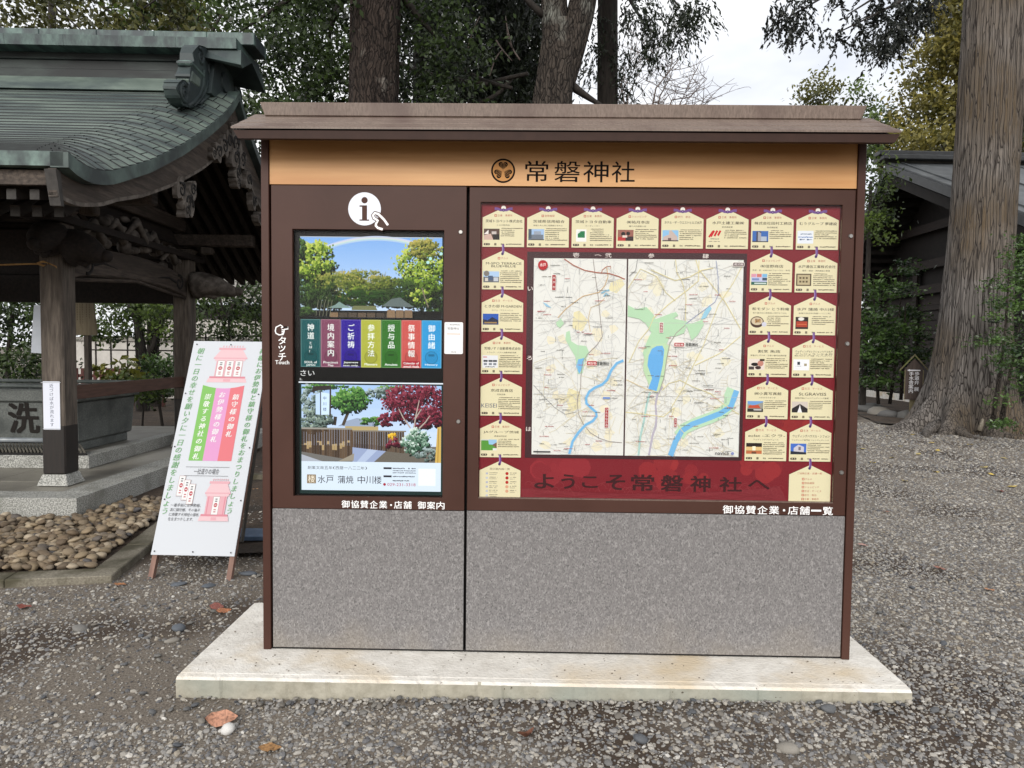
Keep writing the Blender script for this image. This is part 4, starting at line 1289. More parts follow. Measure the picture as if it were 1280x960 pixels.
# ---- gravel: real pebbles, instanced as one body of stuff
def pebble_mat():
    m = bpy.data.materials.new("pebble")
    m.use_nodes = True
    n, l = m.node_tree.nodes, m.node_tree.links
    b = n['Principled BSDF']
    a = n.new("ShaderNodeAttribute")
    a.attribute_type = 'INSTANCER'
    a.attribute_name = "tint"
    r = n.new("ShaderNodeValToRGB")
    r.color_ramp.interpolation = 'LINEAR'
    el = r.color_ramp.elements
    cols = [(0.0, (72, 72, 75)), (0.22, (120, 119, 119)), (0.42, (147, 144, 139)), (0.56, (108, 104, 100)), (0.72, (154, 149, 141)), (0.86, (166, 162, 154)), (0.94, (138, 128, 112)), (1.0, (194, 191, 185))]
    el[0].position, el[0].color = 0.0, lin(cols[0][1])
    el[1].position, el[1].color = 1.0, lin(cols[-1][1])
    for p, c in cols[1:-1]:
        e = el.new(p)
        e.color = lin(c)
    l.new(a.outputs['Fac'], r.inputs['Fac'])
    l.new(r.outputs[0], b.inputs['Base Color'])
    b.inputs['Roughness'].default_value = 0.8
    b.inputs['Specular IOR Level'].default_value = 0.3
    MATS["pebble"] = m
pebble_mat()

def blocked(x, y):
    if -1.64 < x < 1.505 and -0.30 < y < 0.61: return True
    # kerbed bed and platform (local frame turned 11 degrees about the kerb's corner)
    dx, dy = x + 2.766, y - 1.178
    a = dx * 0.981 + dy * 0.193
    c = -dx * 0.193 + dy * 0.981
    return a < 0.01 and c > -0.01

def gravel():
    verts, faces, dens, size = [], [], [], []
    c = 0.1
    yaw0 = -0.0153
    for iy in range(int((12.6 + 2.6) / c)):
        for ix in range(int((11 + 6) / c)):
            x, y = -6 + (ix + .5) * c, -2.6 + (iy + .5) * c
            ang = math.atan2(x - CAM[0], y - CAM[1]) - yaw0
            d = math.hypot(x - CAM[0], y - CAM[1])
            if abs(ang) > 0.70 or d < 1.6: continue
            if blocked(x, y) or (y > 9.5 and x < 3) or (x > 7.6 and y > 10.6 - (x - 8.3) * .3): continue
            if -1.3 < x and 0.6 < y and x < 1.4 + (y - .6) * 0.42: continue      # hidden behind the kiosk
            soil = 0
            if y > 1.9 and x < -1.2: soil = 1
            k = math.sin(x * 2.3 + 1.1) * math.sin(y * 1.9 + 0.4) + 0.5 * math.sin(x * 4.1 + y * 3.3)
            if d < 4.2: dn, sz = 5200, 0.0074
            elif d < 5.5: dn, sz = 4300, 0.0078
            elif d < 7.5: dn, sz = 3000, 0.0078
            elif d < 9.5: dn, sz = 1700, 0.0092
            elif d < 12: dn, sz = 1000, 0.0105
            else: dn, sz = 420, 0.015
            if soil: dn *= 0.10
            elif x < -1.3 and y > -0.5: dn *= 0.30 + 0.22 * max(-1, min(1, k))
            elif k > 1.05: dn *= 0.55
            o = len(verts)
            for px, py in ((x - c / 2, y - c / 2), (x + c / 2, y - c / 2), (x + c / 2, y + c / 2), (x - c / 2, y + c / 2)):
                verts.append((px, py, hgt(px, py) + 0.001 + (0.016 if soil else 0)))
            faces.append((o, o + 1, o + 2, o + 3))
            dens.append(max(dn, 60)); size.append(sz)
    me = bpy.data.meshes.new("gravel")
    me.from_pydata(verts, [], faces)
    a = me.attributes.new("dens", 'FLOAT', 'FACE'); a.data.foreach_set('value', dens)
    a = me.attributes.new("psize", 'FLOAT', 'FACE'); a.data.foreach_set('value', size)
    o = link("gravel", me)
    tag(o, kind="stuff")
    g = bpy.data.node_groups.new("scatter_pebbles", 'GeometryNodeTree')
    g.interface.new_socket(name="Geometry", in_out='INPUT', socket_type='NodeSocketGeometry')
    g.interface.new_socket(name="Geometry", in_out='OUTPUT', socket_type='NodeSocketGeometry')
    N, L = g.nodes, g.links
    gi, go = N.new("NodeGroupInput"), N.new("NodeGroupOutput")
    dp = N.new("GeometryNodeDistributePointsOnFaces")
    na = N.new("GeometryNodeInputNamedAttribute"); na.data_type = 'FLOAT'; na.inputs['Name'].default_value = "dens"
    ns = N.new("GeometryNodeInputNamedAttribute"); ns.data_type = 'FLOAT'; ns.inputs['Name'].default_value = "psize"
    ico = N.new("GeometryNodeMeshIcoSphere"); ico.inputs['Subdivisions'].default_value = 1; ico.inputs['Radius'].default_value = 1.0
    sm = N.new("GeometryNodeSetMaterial"); sm.inputs['Material'].default_value = MATS["pebble"]
    ip = N.new("GeometryNodeInstanceOnPoints")
    rv = N.new("FunctionNodeRandomValue"); rv.data_type = 'FLOAT_VECTOR'
    rv.inputs[0].default_value = (0.75, 0.55, 0.35); rv.inputs[1].default_value = (1.5, 1.1, 0.75)
    r2 = N.new("FunctionNodeRandomValue"); r2.data_type = 'FLOAT'
    r2.inputs[2].default_value = 0.0; r2.inputs[3].default_value = 1.0; r2.inputs['Seed'].default_value = 5
    pw = N.new("ShaderNodeMath"); pw.operation = 'POWER'; pw.inputs[1].default_value = 3.5
    ma = N.new("ShaderNodeMath"); ma.operation = 'MULTIPLY_ADD'; ma.inputs[1].default_value = 1.35; ma.inputs[2].default_value = 0.62
    mu = N.new("ShaderNodeMath"); mu.operation = 'MULTIPLY'
    vm = N.new("ShaderNodeVectorMath"); vm.operation = 'SCALE'
    rr = N.new("FunctionNodeRandomValue"); rr.data_type = 'FLOAT_VECTOR'
    rr.inputs[0].default_value = (-0.5, -0.5, 0); rr.inputs[1].default_value = (0.5, 0.5, 6.283)
    rr.inputs['Seed'].default_value = 3
    st = N.new("GeometryNodeStoreNamedAttribute"); st.data_type = 'FLOAT'; st.domain = 'INSTANCE'; st.inputs['Name'].default_value = "tint"
    r3 = N.new("FunctionNodeRandomValue"); r3.data_type = 'FLOAT'; r3.inputs['Seed'].default_value = 9
    L.new(gi.outputs[0], dp.inputs['Mesh'])
    L.new(na.outputs['Attribute'], dp.inputs['Density'])
    L.new(dp.outputs['Points'], ip.inputs['Points'])
    L.new(ico.outputs['Mesh'], sm.inputs['Geometry'])
    L.new(sm.outputs[0], ip.inputs['Instance'])
    L.new(r2.outputs[1], pw.inputs[0]); L.new(pw.outputs[0], ma.inputs[0])
    L.new(ma.outputs[0], mu.inputs[0]); L.new(ns.outputs['Attribute'], mu.inputs[1])
    L.new(rv.outputs[0], vm.inputs[0]); L.new(mu.outputs[0], vm.inputs['Scale'])
    L.new(vm.outputs[0], ip.inputs['Scale'])
    L.new(rr.outputs[0], ip.inputs['Rotation'])
    L.new(ip.outputs[0], st.inputs['Geometry'])
    L.new(r3.outputs[1], st.inputs['Value'])
    L.new(st.outputs[0], go.inputs[0])
    md = o.modifiers.new("pebbles", 'NODES')
    md.node_group = g
gravel()

# ---- stones
def stone_mat(name, cols, rough=0.75):
    m = bpy.data.materials.new(name)
    m.use_nodes = True
    n, l = m.node_tree.nodes, m.node_tree.links
    b = n['Principled BSDF']
    oi = n.new("ShaderNodeObjectInfo")
    at = n.new("ShaderNodeAttribute"); at.attribute_name = "tint"
    ad = n.new("ShaderNodeMath"); ad.operation = 'ADD'
    fr = n.new("ShaderNodeMath"); fr.operation = 'FRACT'
    l.new(oi.outputs['Random'], ad.inputs[0]); l.new(at.outputs['Fac'], ad.inputs[1]); l.new(ad.outputs[0], fr.inputs[0])
    r = n.new("ShaderNodeValToRGB")
    el = r.color_ramp.elements
    el[0].position, el[0].color = 0, lin(cols[0])
    el[1].position, el[1].color = 1, lin(cols[-1])
    for i, c in enumerate(cols[1:-1]):
        e = el.new((i + 1) / (len(cols) - 1)); e.color = lin(c)
    l.new(fr.outputs[0], r.inputs['Fac'])
    tc = n.new("ShaderNodeTexCoord")
    no = n.new("ShaderNodeTexNoise"); no.inputs['Scale'].default_value = 30; no.inputs['Detail'].default_value = 5
    l.new(tc.outputs['Object'], no.inputs['Vector'])
    mr = n.new("ShaderNodeMapRange"); mr.inputs['To Min'].default_value = 0.7; mr.inputs['To Max'].default_value = 1.25
    l.new(no.outputs['Fac'], mr.inputs['Value'])
    hs = n.new("ShaderNodeHueSaturation")
    l.new(mr.outputs[0], hs.inputs['Value']); l.new(r.outputs[0], hs.inputs['Color'])
    l.new(hs.outputs[0], b.inputs['Base Color'])
    b.inputs['Roughness'].default_value = rough
    bp = n.new("ShaderNodeBump"); bp.inputs['Strength'].default_value = 0.25; bp.inputs['Distance'].default_value = 0.01
    l.new(no.outputs['Fac'], bp.inputs['Height']); l.new(bp.outputs[0], b.inputs['Normal'])
    MATS[name] = m
stone_mat("cobble", [(136, 119, 96), (106, 90, 71), (160, 145, 121), (92, 78, 62), (118, 102, 82), (88, 76, 62), (172, 158, 137), (128, 112, 88), (74, 72, 74), (144, 127, 102), (108, 91, 72)])
stone_mat("loose_stone", [(82, 86, 92), (120, 116, 108), (72, 76, 82), (136, 131, 123), (100, 95, 88)])
stone_mat("white_stone", [(196, 194, 190), (214, 212, 208)])
stone_mat("slate_stone", [(74, 80, 88), (92, 97, 104)])

def stone_shape(seed, sub=2):
    bm = bmesh.new()
    bmesh.ops.create_icosphere(bm, subdivisions=sub, radius=1.0)
    r = random.Random(seed)
    ph = [r.uniform(0, 6.28) for _ in range(6)]
    for v in bm.verts:
        p = v.co
        k = 1 + 0.13 * math.sin(2.1 * p.x + ph[0]) + 0.12 * math.sin(2.4 * p.y + ph[1]) + 0.09 * math.sin(3.3 * p.z + 2 * p.x + ph[2])
        v.co = p * k * (1 + .05 * math.sin(6 * p.x + ph[3]) * math.sin(5 * p.y + ph[4]))
    vs = [tuple(v.co) for v in bm.verts]
    fs = [tuple(v.index for v in f.verts) for f in bm.faces]
    bm.free()
    return vs, fs
SHAPES = [stone_shape(i) for i in range(6)]
def stone_mesh(i, m):
    me = bpy.data.meshes.new("stone")
    me.from_pydata(SHAPES[i][0], [], SHAPES[i][1])
    me.polygons.foreach_set('use_smooth', [True] * len(me.polygons))
    me.materials.append(MATS[m])
    return me

KA, KB = Vector((0.981, 0.193, 0)), Vector((-0.193, 0.981, 0))
KC = Vector((-2.766, 1.178, 0))
bed = empty("cobble_bed", tuple(KC), kind="structure")
def in_platform(x, y):
    dx, dy = x + 3.914, y - 2.632
    u = dx * 0.99933 + dy * 0.03664
    w_ = -dx * 0.03664 + dy * 0.99933
    return u < 0.03 and w_ > -0.035
def cobbles():
    bs = MB()
    # earth under the stones
    p = [KA * a + KB * b for a, b in ((-0.16, 0.16), (-0.16, 3.4), (-1.55, 3.4), (-3.6, 1.9), (-3.6, 0.16))]
    n = len(p)
    bs.add([(q.x, q.y, 0.035) for q in p], [tuple(range(n))])
    bs.build("bed_soil", "soil", bed)
    st = []
    s = 0.053
    for j in range(int(3.0 / s)):
        for i in range(int(3.2 / s)):
            a = -0.215 - (i + (0.5 if j % 2 else 0)) * s + random.uniform(-.018, .018)
            b = 0.20 + j * s * 0.88 + random.uniform(-.018, .018)
            w = KC + KA * a + KB * b
            if in_platform(w.x, w.y): continue
            if b > 2.05 and a > -1.2 and random.random() < (b - 2.05) * 2.2: continue
            d = math.hypot(w.x - CAM[0], w.y - CAM[1])
            px = (w.x - CAM[0]) / (w.y - CAM[1])
            vis = px > -0.75
            st.append((0 if vis else 1, d, a, b))
    # a few on top
    for k in range(330):
        a, b = random.uniform(-2.2, -0.25), random.uniform(0.25, 2.0)
        w = KC + KA * a + KB * b
        if in_platform(w.x, w.y): continue
        d = math.hypot(w.x - CAM[0], w.y - CAM[1])
        st.append((0 if (w.x - CAM[0]) / (w.y - CAM[1]) > -0.75 else 1, d - .001, a, b, 1))
    st.sort(key=lambda q: (q[0], q[1]))
    mes = [stone_mesh(i, "cobble") for i in range(6)]
    rest = MB()
    tints = []
    for k, q in enumerate(st):
        a, b = q[2], q[3]
        top = len(q) > 4
        r = random.uniform(0.022, 0.039)
        sc = (r * random.uniform(1.0, 1.35), r * random.uniform(0.75, 1.0), r * random.uniform(0.5, 0.72))
        loc = KA * a + KB * b + Vector((0, 0, 0.050 + 0.016 * random.random() + 0.012 * math.exp(-((b - 1.0) / .7) ** 2) + (0.03 if top else 0)))
        rot = (random.uniform(-.35, .35), random.uniform(-.35, .35), random.uniform(-.9, .9) + (0 if random.random() < .75 else 1.4))
        if k < 300:
            link("stone", mes[k % 6], bed, loc, rot, sc)
        else:
            M = Matrix.LocRotScale(loc, __import__('mathutils').Euler(rot), Vector(sc))
            vs, fs = SHAPES[k % 6]
            rest.add([M @ Vector(v) for v in vs], fs)
            t = random.random()
            tints.extend([t] * len(vs))
    me = rest.mesh("pebbles", "cobble", smooth=True, fix=False)
    at = me.attributes.new("tint", 'FLOAT', 'POINT')
    at.data.foreach_set('value', tints)
    o = link("pebbles", me, bed)
    o['kind'] = "stuff"
cobbles()

# ---- kerb round the cobble bed
mat("kerb_granite", (98, 92, 80), (136, 130, 116), scale=70, rough=0.85, bump=0.25, bscale=90, c3=(70, 66, 50), s3=4, f3=(0.42, 0.62), rand=0.1, bdist=0.006)
kerb = empty("kerb", tuple(KC), kind="structure")
def kerbs():
    def piece(a0, a1, b0, b1):
        P = [KA * a + KB * b for a, b in ((a0, b0), (a1, b0), (a1, b1), (a0, b1))]
        j = [random.uniform(-.003, .003) for _ in range(4)]
        b = MB().hexa([(p.x, p.y, -0.08) for p in P] + [(p.x, p.y, 0.046 + j[i]) for i, p in enumerate(P)])
        b.build("kerb_stone", "kerb_granite", kerb, bevel=0.006)
    x = 0.0
    for l in (0.62, 0.6, 0.6, 0.6, 0.6):
        piece(x - l + 0.002, x, 0.0, 0.165)
        x -= l
    y = 0.1665
    for l in (0.58, 0.6, 0.6, 0.6, 0.6):
        piece(-0.165, 0.0, y, y + l - 0.002)
        y += l
kerbs()
# a paler kerb beyond the bed, behind the white sign
k2 = empty("kerb", (-3.6, 4.62, 0), rz=R(3), kind="structure")
for i in range(4):
    box("kerb_stone", i * 0.6, i * 0.6 + 0.596, 0, 0.12, -0.05, 0.075, "kerb_granite", k2, bevel=0.006)

# ---- loose stones and fallen leaves
def loose(name, x, y, r, sc, rz, label, m="loose_stone", i=0, z=0.0, group=None):
    me = stone_mesh(i, m)
    o = link(name, me, None, (x, y, hgt(x, y) + z + r * sc[2] * 0.55), (random.uniform(-.2, .2), random.uniform(-.2, .2), rz), (r * sc[0], r * sc[1], r * sc[2]))
    tag(o, label, "stone", group)
loose("stone", -1.301, -0.552, 0.030, (1, .8, .7), 0.4, "small white stone beside the large brown leaf in front of the slab", "white_stone", 1)
loose("stone", -2.49, 0.398, 0.040, (1, .8, .5), 0.2, "grey blue pebble alone on the dark gravel at the far left", i=2)
loose("stone", -1.975, 0.432, 0.038, (1, .9, .7), 0.9, "round slate grey stone on the gravel left of the slab corner", "slate_stone", i=0)
loose("stone", -1.937, 0.287, 0.035, (1.2, .5, .4), 0.7, "pale flat pebble just in front of the round slate stone", i=3)
loose("stone", -1.973, 1.383, 0.060, (1, .6, .25), 0.1, "flat dark slate beside the left post of the kiosk", "slate_stone", i=4)
loose("stone", -2.33, 1.17, 0.052, (1, .7, .25), 0.5, "flat blue grey slate between the feet of the white sign", "slate_stone", i=5)
loose("stone", -2.13, 1.14, 0.042, (1.2, .6, .3), 0.9, "long grey slate in front of the sign's right foot", "slate_stone", i=1)
loose("stone", 0.846, -0.643, 0.038, (1.2, .7, .5), -0.5, "tan angular stone on the gravel in front of the slab's right half", i=3)
loose("stone", 0.30, -0.60, 0.030, (1, .8, .6), 0.0, "dark grey stone on the gravel below the middle of the slab", i=2)
loose("stone", 1.12, -0.36, 0.030, (1.2, .7, .5), 0.3, "light pebble close to the slab's front right corner", i=4)
# larger pebbles that can be picked out of the near gravel
gp = bpy.data.objects["ground"]
pm = [stone_mesh(i, "loose_stone") for i in range(6)]
for k in range(170):
    for _ in range(20):
        x, y = (random.uniform(-1.6, 1.5), random.uniform(-.42, -.31)) if k % 3 == 0 else (random.uniform(-3.4, 3.4), random.uniform(-1.3, 1.6))
        if abs(math.atan2(x - CAM[0], y - CAM[1])) < .64 and not blocked(x, y) and not (-1.4 < x < 1.5 and y > 0): break
    r = random.uniform(.009, .016)
    link("pebble", pm[k % 6], gp, (x, y, hgt(x, y) + 0.008), (random.uniform(-.4, .4), random.uniform(-.4, .4), random.uniform(0, 6)), (r * 1.3, r * .9, r * .55))

def leaf_mesh(seed, curl=0.25, wid=0.36):
    r = random.Random(seed)
    b = MB()
    n = 9
    for i in range(n + 1):
        t = i / n
        w = wid * math.sin(math.pi * min(1, t * 1.02)) ** 0.75 * (1 - 0.25 * t)
        z = curl * (t - .5) ** 2 + 0.03 * math.sin(t * 9 + seed)
        for s_ in (-1, 0, 1):
            b.v.append((t - .5, s_ * w + 0.02 * r.uniform(-1, 1), z + abs(s_) * w * 0.45 * curl + 0.03 * r.uniform(-1, 1) * abs(s_)))
    for i in range(n):
        for s_ in (0, 1):
            a = i * 3 + s_
            b.f.append((a, a + 1, a + 4, a + 3))
    return b
def leaf(x, y, size, rz, col, label, group=None, curl=0.25, seed=1, z=0.0, roll=0.0):
    nm = "leaf_%d_%d_%d" % col
    if nm not in MATS: mat(nm, shade(col, 0.85), col, scale=14, rough=0.6, c3=shade(col, 0.6), s3=9)
    me = leaf_mesh(seed, curl).mesh("fallen_leaf", nm, smooth=True, fix=False)
    o = link("fallen_leaf", me, None, (x, y, hgt(x, y) + 0.012 + z), (roll, 0.12, rz), (size, size, size))
    tag(o, label, "leaf", group)
leaf(-1.349, -0.495, 0.125, 0.5, (206, 150, 122), "large pale orange brown leaf in front of the slab's left end", seed=2, roll=.4, z=.012)
leaf(-1.087, -0.684, 0.085, 0.25, (176, 132, 84), "tan leaf on the gravel near the bottom edge, right of the large leaf", seed=3)
leaf(-1.914, 0.765, 0.085, 0.1, (142, 86, 76), "dull red leaf left of the slab, lying against an orange one", seed=4, roll=.4)
leaf(-1.846, 0.70, 0.085, 0.6, (186, 122, 84), "orange leaf left of the slab, lying against a red one", seed=5, roll=.25)
leaf(-0.131, -0.596, 0.085, 0.7, (128, 84, 64), "curled dark brown leaf in front of the middle of the slab", seed=6, curl=1.1, roll=-.4)
leaf(-3.004, 0.714, 0.085, 0.1, (150, 86, 74), "red leaf on the gravel at the far left, in front of the kerb", seed=7)
leaf(-2.682, 1.12, 0.075, 0.2, (190, 132, 92), "orange leaf beside the kerb corner by the white sign", seed=8)
leaf(2.492, 2.247, 0.08, -0.2, (206, 160, 148), "pinkish leaf on the gravel close to the kiosk's right post", seed=9)
leaf(2.705, 1.587, 0.085, -0.4, (156, 106, 88), "brown leaf on the gravel right of the kiosk", seed=10, curl=.7)
leaf(2.765, 1.163, 0.07, 0.1, (206, 146, 104), "light orange leaf on the gravel at the right, nearest to the slab's corner", seed=11)
leaf(5.168, 4.684, 0.10, 0.1, (140, 70, 58), "dark red brown leaf on the gravel near the right edge", seed=12)
leaf(3.314, 3.505, 0.07, 0.1, (170, 120, 100), "small brown leaf on the gravel behind the pinkish one", seed=13)
leaf(-2.92, 4.05, 0.10, 0.3, (214, 160, 110), "tan leaf on the soil behind the white sign", seed=15, z=.02)
for k, (x, y) in enumerate([(5.239, 8.044), (6.02, 8.404), (6.863, 8.996), (5.862, 7.577), (5.78, 5.756), (5.151, 5.882), (5.227, 7.116), (5.475, 4.94), (6.4, 8.0), (6.9, 7.2), (4.7, 6.6), (7.4, 8.8), (6.1, 6.4), (5.5, 9.2), (7.2, 10.2), (4.4, 5.2), (6.6, 9.9)]):
    leaf(x, y, 0.11 if k != 0 else .13, k * 1.3, (226, 196, 96) if k % 3 else (206, 186, 120), "small yellow leaf fallen on the grey gravel right of the kiosk", "yellow leaves on the gravel", seed=20 + k)
# ================================================================== white standing sign
mat("sign_wood", (112, 84, 74), (140, 108, 94), scale=20, stretch=(1, 1, 0.15), rough=0.7)
mat("sign_frame", (38, 36, 32), (58, 54, 48), scale=20, rough=0.7)
def standing_sign():
    root = empty("standing_sign", (-2.313, 1.262, 0), rz=R(-1.0), label="white leaning a-frame sign with pink shrine drawings and green writing beside the kiosk", cat="sign")
    pn = empty("sign_panel", (0, 0, 0), parent=root)
    pn.rotation_euler = (R(-22), 0, 0)
    S0, S1, Wd = 0.150, 1.669, 0.556
    sk = 0.026                                # the frame racks a little to the right
    b = MB()
    b.hexa([(-Wd / 2, -0.004, S0), (Wd / 2, -0.004, S0), (Wd / 2, 0.004, S0), (-Wd / 2, 0.004, S0), (-Wd / 2 + sk, -0.004, S1), (Wd / 2 + sk, -0.004, S1), (Wd / 2 + sk, 0.004, S1), (-Wd / 2 + sk, 0.004, S1)])
    board = b.build("board", "white_board", pn)
    p = Print(step=2e-5)
    def tf(u, v):      # u across 0-1, v down 0-1
        return ((u - .5) * Wd + sk * (1 - v), S1 - v * (S1 - S0))
    p.tf = tf
    GN, GL = (128, 186, 128), (110, 190, 104)
    PK, PK2, PKL = (246, 208, 214), (240, 184, 194), (230, 150, 164)
    def shrine(u0, u1, v0, v1):
        def P(a, b): return (u0 + (u1 - u0) * a, v0 + (v1 - v0) * b)
        def pol(pts, c): p.poly([P(*q) for q in pts], c)
        for k in range(8): pol([(0.28 + k * .062, 0.02), (0.30 + k * .062, 0.0), (0.315 + k * .062, 0.0), (0.30 + k * .062, 0.06)], PK2)
        pol([(.2, .06), (.8, .06), (.8, .12), (.2, .12)], PK2)
        pol([(.25, .12), (.75, .12), (.88, .34), (.12, .34)], PK)
        pol([(.12, .33), (.88, .33), (.88, .37), (.12, .37)], PK2)
        pol([(.16, .36), (.84, .36), (.84, .42), (.16, .42)], PK)
        pol([(.2, .42), (.8, .42), (.8, .84), (.2, .84)], PK2)
        pol([(.24, .42), (.27, .42), (.27, .84), (.24, .84)], PKL)
        pol([(.73, .42), (.76, .42), (.76, .84), (.73, .84)], PKL)
        pol([(.1, .84), (.9, .84), (.9, .89), (.1, .89)], PKL)
        pol([(.08, .89), (.92, .89), (.95, 1), (.05, 1)], PK)
        pol([(.42, .91), (.58, .91), (.58, .98), (.42, .98)], PK2)
    def ofuda(uc, v0, w, h):
        p.poly([(uc - w / 2 - .004, v0 - .002), (uc + w / 2 + .004, v0 - .002), (uc + w / 2 + .004, v0 + h + .002), (uc - w / 2 - .004, v0 + h + .002)], (190, 160, 160))
        p.poly([(uc - w / 2, v0), (uc + w / 2, v0), (uc + w / 2, v0 + h), (uc - w / 2, v0 + h)], (250, 250, 250))
        p.poly([(uc + w * .3 * math.cos(a * .5236), v0 + h * .47 + h * .12 * math.sin(a * .5236)) for a in range(12)], (200, 84, 92))
        for f, c in ((.1, (110, 110, 114)), (.22, (110, 110, 114)), (.44, (236, 214, 214)), (.7, (206, 120, 124)), (.82, (206, 120, 124))):
            p.poly([(uc - w * .18, v0 + h * f), (uc + w * .18, v0 + h * f), (uc + w * .18, v0 + h * (f + .06)), (uc - w * .18, v0 + h * (f + .06))], c)
    shrine(0.235, 0.815, 0.022, 0.208)
    for k in range(3): ofuda(0.415 + k * 0.115, 0.10, 0.088, 0.078)
    xs = (0.232, 0.408, 0.594, 0.768)
    cols = ((142, 204, 110), (238, 170, 218), (240, 132, 140))
    for k in range(3):
        u0, u1 = xs[k], xs[k + 1]
        sag = lambda u: 0.222 + 0.016 * (1 - ((u - .5) / .27) ** 2)
        p.poly([(u0, sag(u0)), ((u0 + u1) / 2, sag((u0 + u1) / 2)), (u1, sag(u1)), (u1, 0.583), (u0, 0.583)], cols[k])
    def vt(t, u, v, cell, col, size, slant=0.0, bold=0.0):
        """column of characters: u, v panel units, cell in panel units"""
        for ch in t:
            vs, fs = glyph_mesh(ch, 0.0, 2, 0.18)
            e = bold * size
            for dx in ((0,) if not e else (-e, e)):
                p.tf = None
                cx, cz = tf(u, v + cell / 2)
                p._put([(cx + dx + (q[0] - .52) * size, cz + (q[1] - .36) * size) for q in vs], fs, col)
                p.tf = tf
            v += cell
            u += slant * cell
    vt("崇敬する神社の御札", 0.320, 0.262, 0.0355, (250, 252, 248), 0.046, -0.02, .03)
    vt("お伊勢様の御札", 0.500, 0.252, 0.0355, (252, 250, 252), 0.046, -0.02, .03)
    vt("鎮守様の御札", 0.680, 0.262, 0.0355, (252, 250, 250), 0.046, -0.02, .03)
    vt("朝に一日の幸せを願い夕に一日の感謝をしましょう", 0.115, 0.035, 0.0345, GN, 0.050, -0.07, .012)
    vt("神棚にお伊勢様と鎮守様の御札をおまつりしましょう", 0.925, 0.035, 0.0328, GN, 0.046, -0.10, .012)
    p.tf = None
    def hl(u0, u1, v, t=.0025): a = tf(u0, v); b_ = tf(u1, v); p.rect(a[0], b_[0], a[1] - t / 2, a[1] + t / 2, (120, 120, 124))
    hl(.22, .76, .612); hl(.22, .76, .652)
    a, b_ = tf(.33, .645), tf(.64, .619)
    p.text("一社造りの場合", a[0], b_[0], a[1], b_[1], (104, 104, 108), shear=.15)
    p.tf = tf
    for k in range(3): ofuda(0.205 + k * 0.07, 0.655 + k * 0.018, 0.072, 0.088)
    shrine(0.47, 0.88, 0.664, 0.852)
    ofuda(0.672, 0.745, 0.075, 0.078)
    p.tf = None
    for k, t in enumerate(("一番手前にお伊勢様、", "次に鎮守様、その後ろ", "に崇敬する神社の御札", "をおまつりします。")):
        a, b_ = tf(.125, .792 + k * .0205), tf(.49 - (.06 if k == 3 else 0), .777 + k * .0205)
        p.text(t, a[0], b_[0], a[1], b_[1], (96, 96, 100), shear=.15, res=1)
    for u, v in ((.05, .018), (.5, .018), (.955, .018), (.03, .265), (.97, .265), (.03, .52), (.97, .52), (.035, .76), (.97, .76), (.04, .985), (.5, .985), (.955, .985)):
        c = tf(u, v); p.disc(c[0], c[1], .005, (40, 38, 40), 10)
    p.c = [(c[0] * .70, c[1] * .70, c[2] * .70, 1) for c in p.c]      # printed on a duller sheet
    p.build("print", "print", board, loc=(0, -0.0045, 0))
    for s_ in (-1, 1):
        MB().bar((s_ * (Wd / 2 - 0.020), 0.022, -0.004), (s_ * (Wd / 2 - 0.020) + sk * 1.05, 0.022, S1 - 0.01), 0.032, 0.034, (0, 1, 0)).build("front_leg", "sign_wood", pn)
        MB().box(s_ * (Wd / 2 - .004) - .004 + sk * .5, s_ * (Wd / 2 - .004) + .004 + sk * .5, .0415, .085, .25, 1.60).build("stay", "sign_frame", pn)
    for v in (0.24, 0.95, 1.6):
        MB().bar((-Wd / 2 + .037, 0.0225, v), (Wd / 2 - .037, 0.0225, v), 0.03, 0.032, (0, 1, 0)).build("rail", "sign_wood", pn)
    top = (0, 0.60, 1.47)
    for s_ in (-1, 1):
        MB().bar((s_ * 0.235 + sk, 0.645, 1.43), (s_ * 0.235 + sk, 0.98, 0.0), 0.034, 0.03).build("rear_leg", "sign_wood", root)
standing_sign()
b = MB().box(-0.32, 0.32, -0.09, 0.09, 0.0, 0.035)
o = b.build("flat_board", mat("blue_grey_paint", (62, 80, 104), (86, 104, 126), scale=12, rough=0.6), None, bevel=0.004)
o.location = (-2.18, 2.12, 0.055); o.rotation_euler = (0.12, 0.08, 0.35)
tag(o, "blue grey board lying on the soil behind the white sign", "board")
# ================================================================== water pavilion (local frame: u along the ridge, w away from the camera)
mat("old_wood", (72, 64, 57), (112, 102, 92), scale=9, stretch=(5, 5, 0.5), rough=0.8, bump=0.3, bscale=14, c3=(58, 50, 44), s3=1.2, bdist=0.01)
mat("old_wood_across", (54, 46, 41), (92, 81, 72), scale=9, stretch=(4, 0.5, 5), rough=0.8, bump=0.3, bscale=14, c3=(52, 44, 38), s3=1.2, bdist=0.01)
mat("shaded_wood", (24, 18, 15), (42, 33, 28), scale=9, stretch=(4, 0.6, 4), rough=0.85, bump=0.2)  # same old wood under the roof, with the shade there put into its colour
mat("rail_wood", (74, 50, 40), (96, 68, 56), scale=8, stretch=(4, 0.5, 6), rough=0.7)
mat("carved_wood", (80, 73, 67), (122, 114, 106), scale=14, rough=0.85, bump=0.5, bscale=22, c3=(56, 49, 43), s3=6, bdist=0.02)
mat("rafter_wood", (38, 32, 28), (56, 48, 42), scale=9, stretch=(5, 0.5, 5), rough=0.85)
mat("rafter_tip", (50, 47, 45), (66, 63, 60), scale=20, rough=0.8)
mat("wet_wood", (24, 20, 18), (38, 31, 27), scale=9, stretch=(5, 5, 0.5), rough=0.45)
mat("copper", (82, 94, 88), (110, 122, 114), scale=4, stretch=(0.6, 2, 2), rough=0.55, c3=(68, 78, 78), s3=2.4, f3=(0.45, 0.62), rand=0.12, spec=0.4)
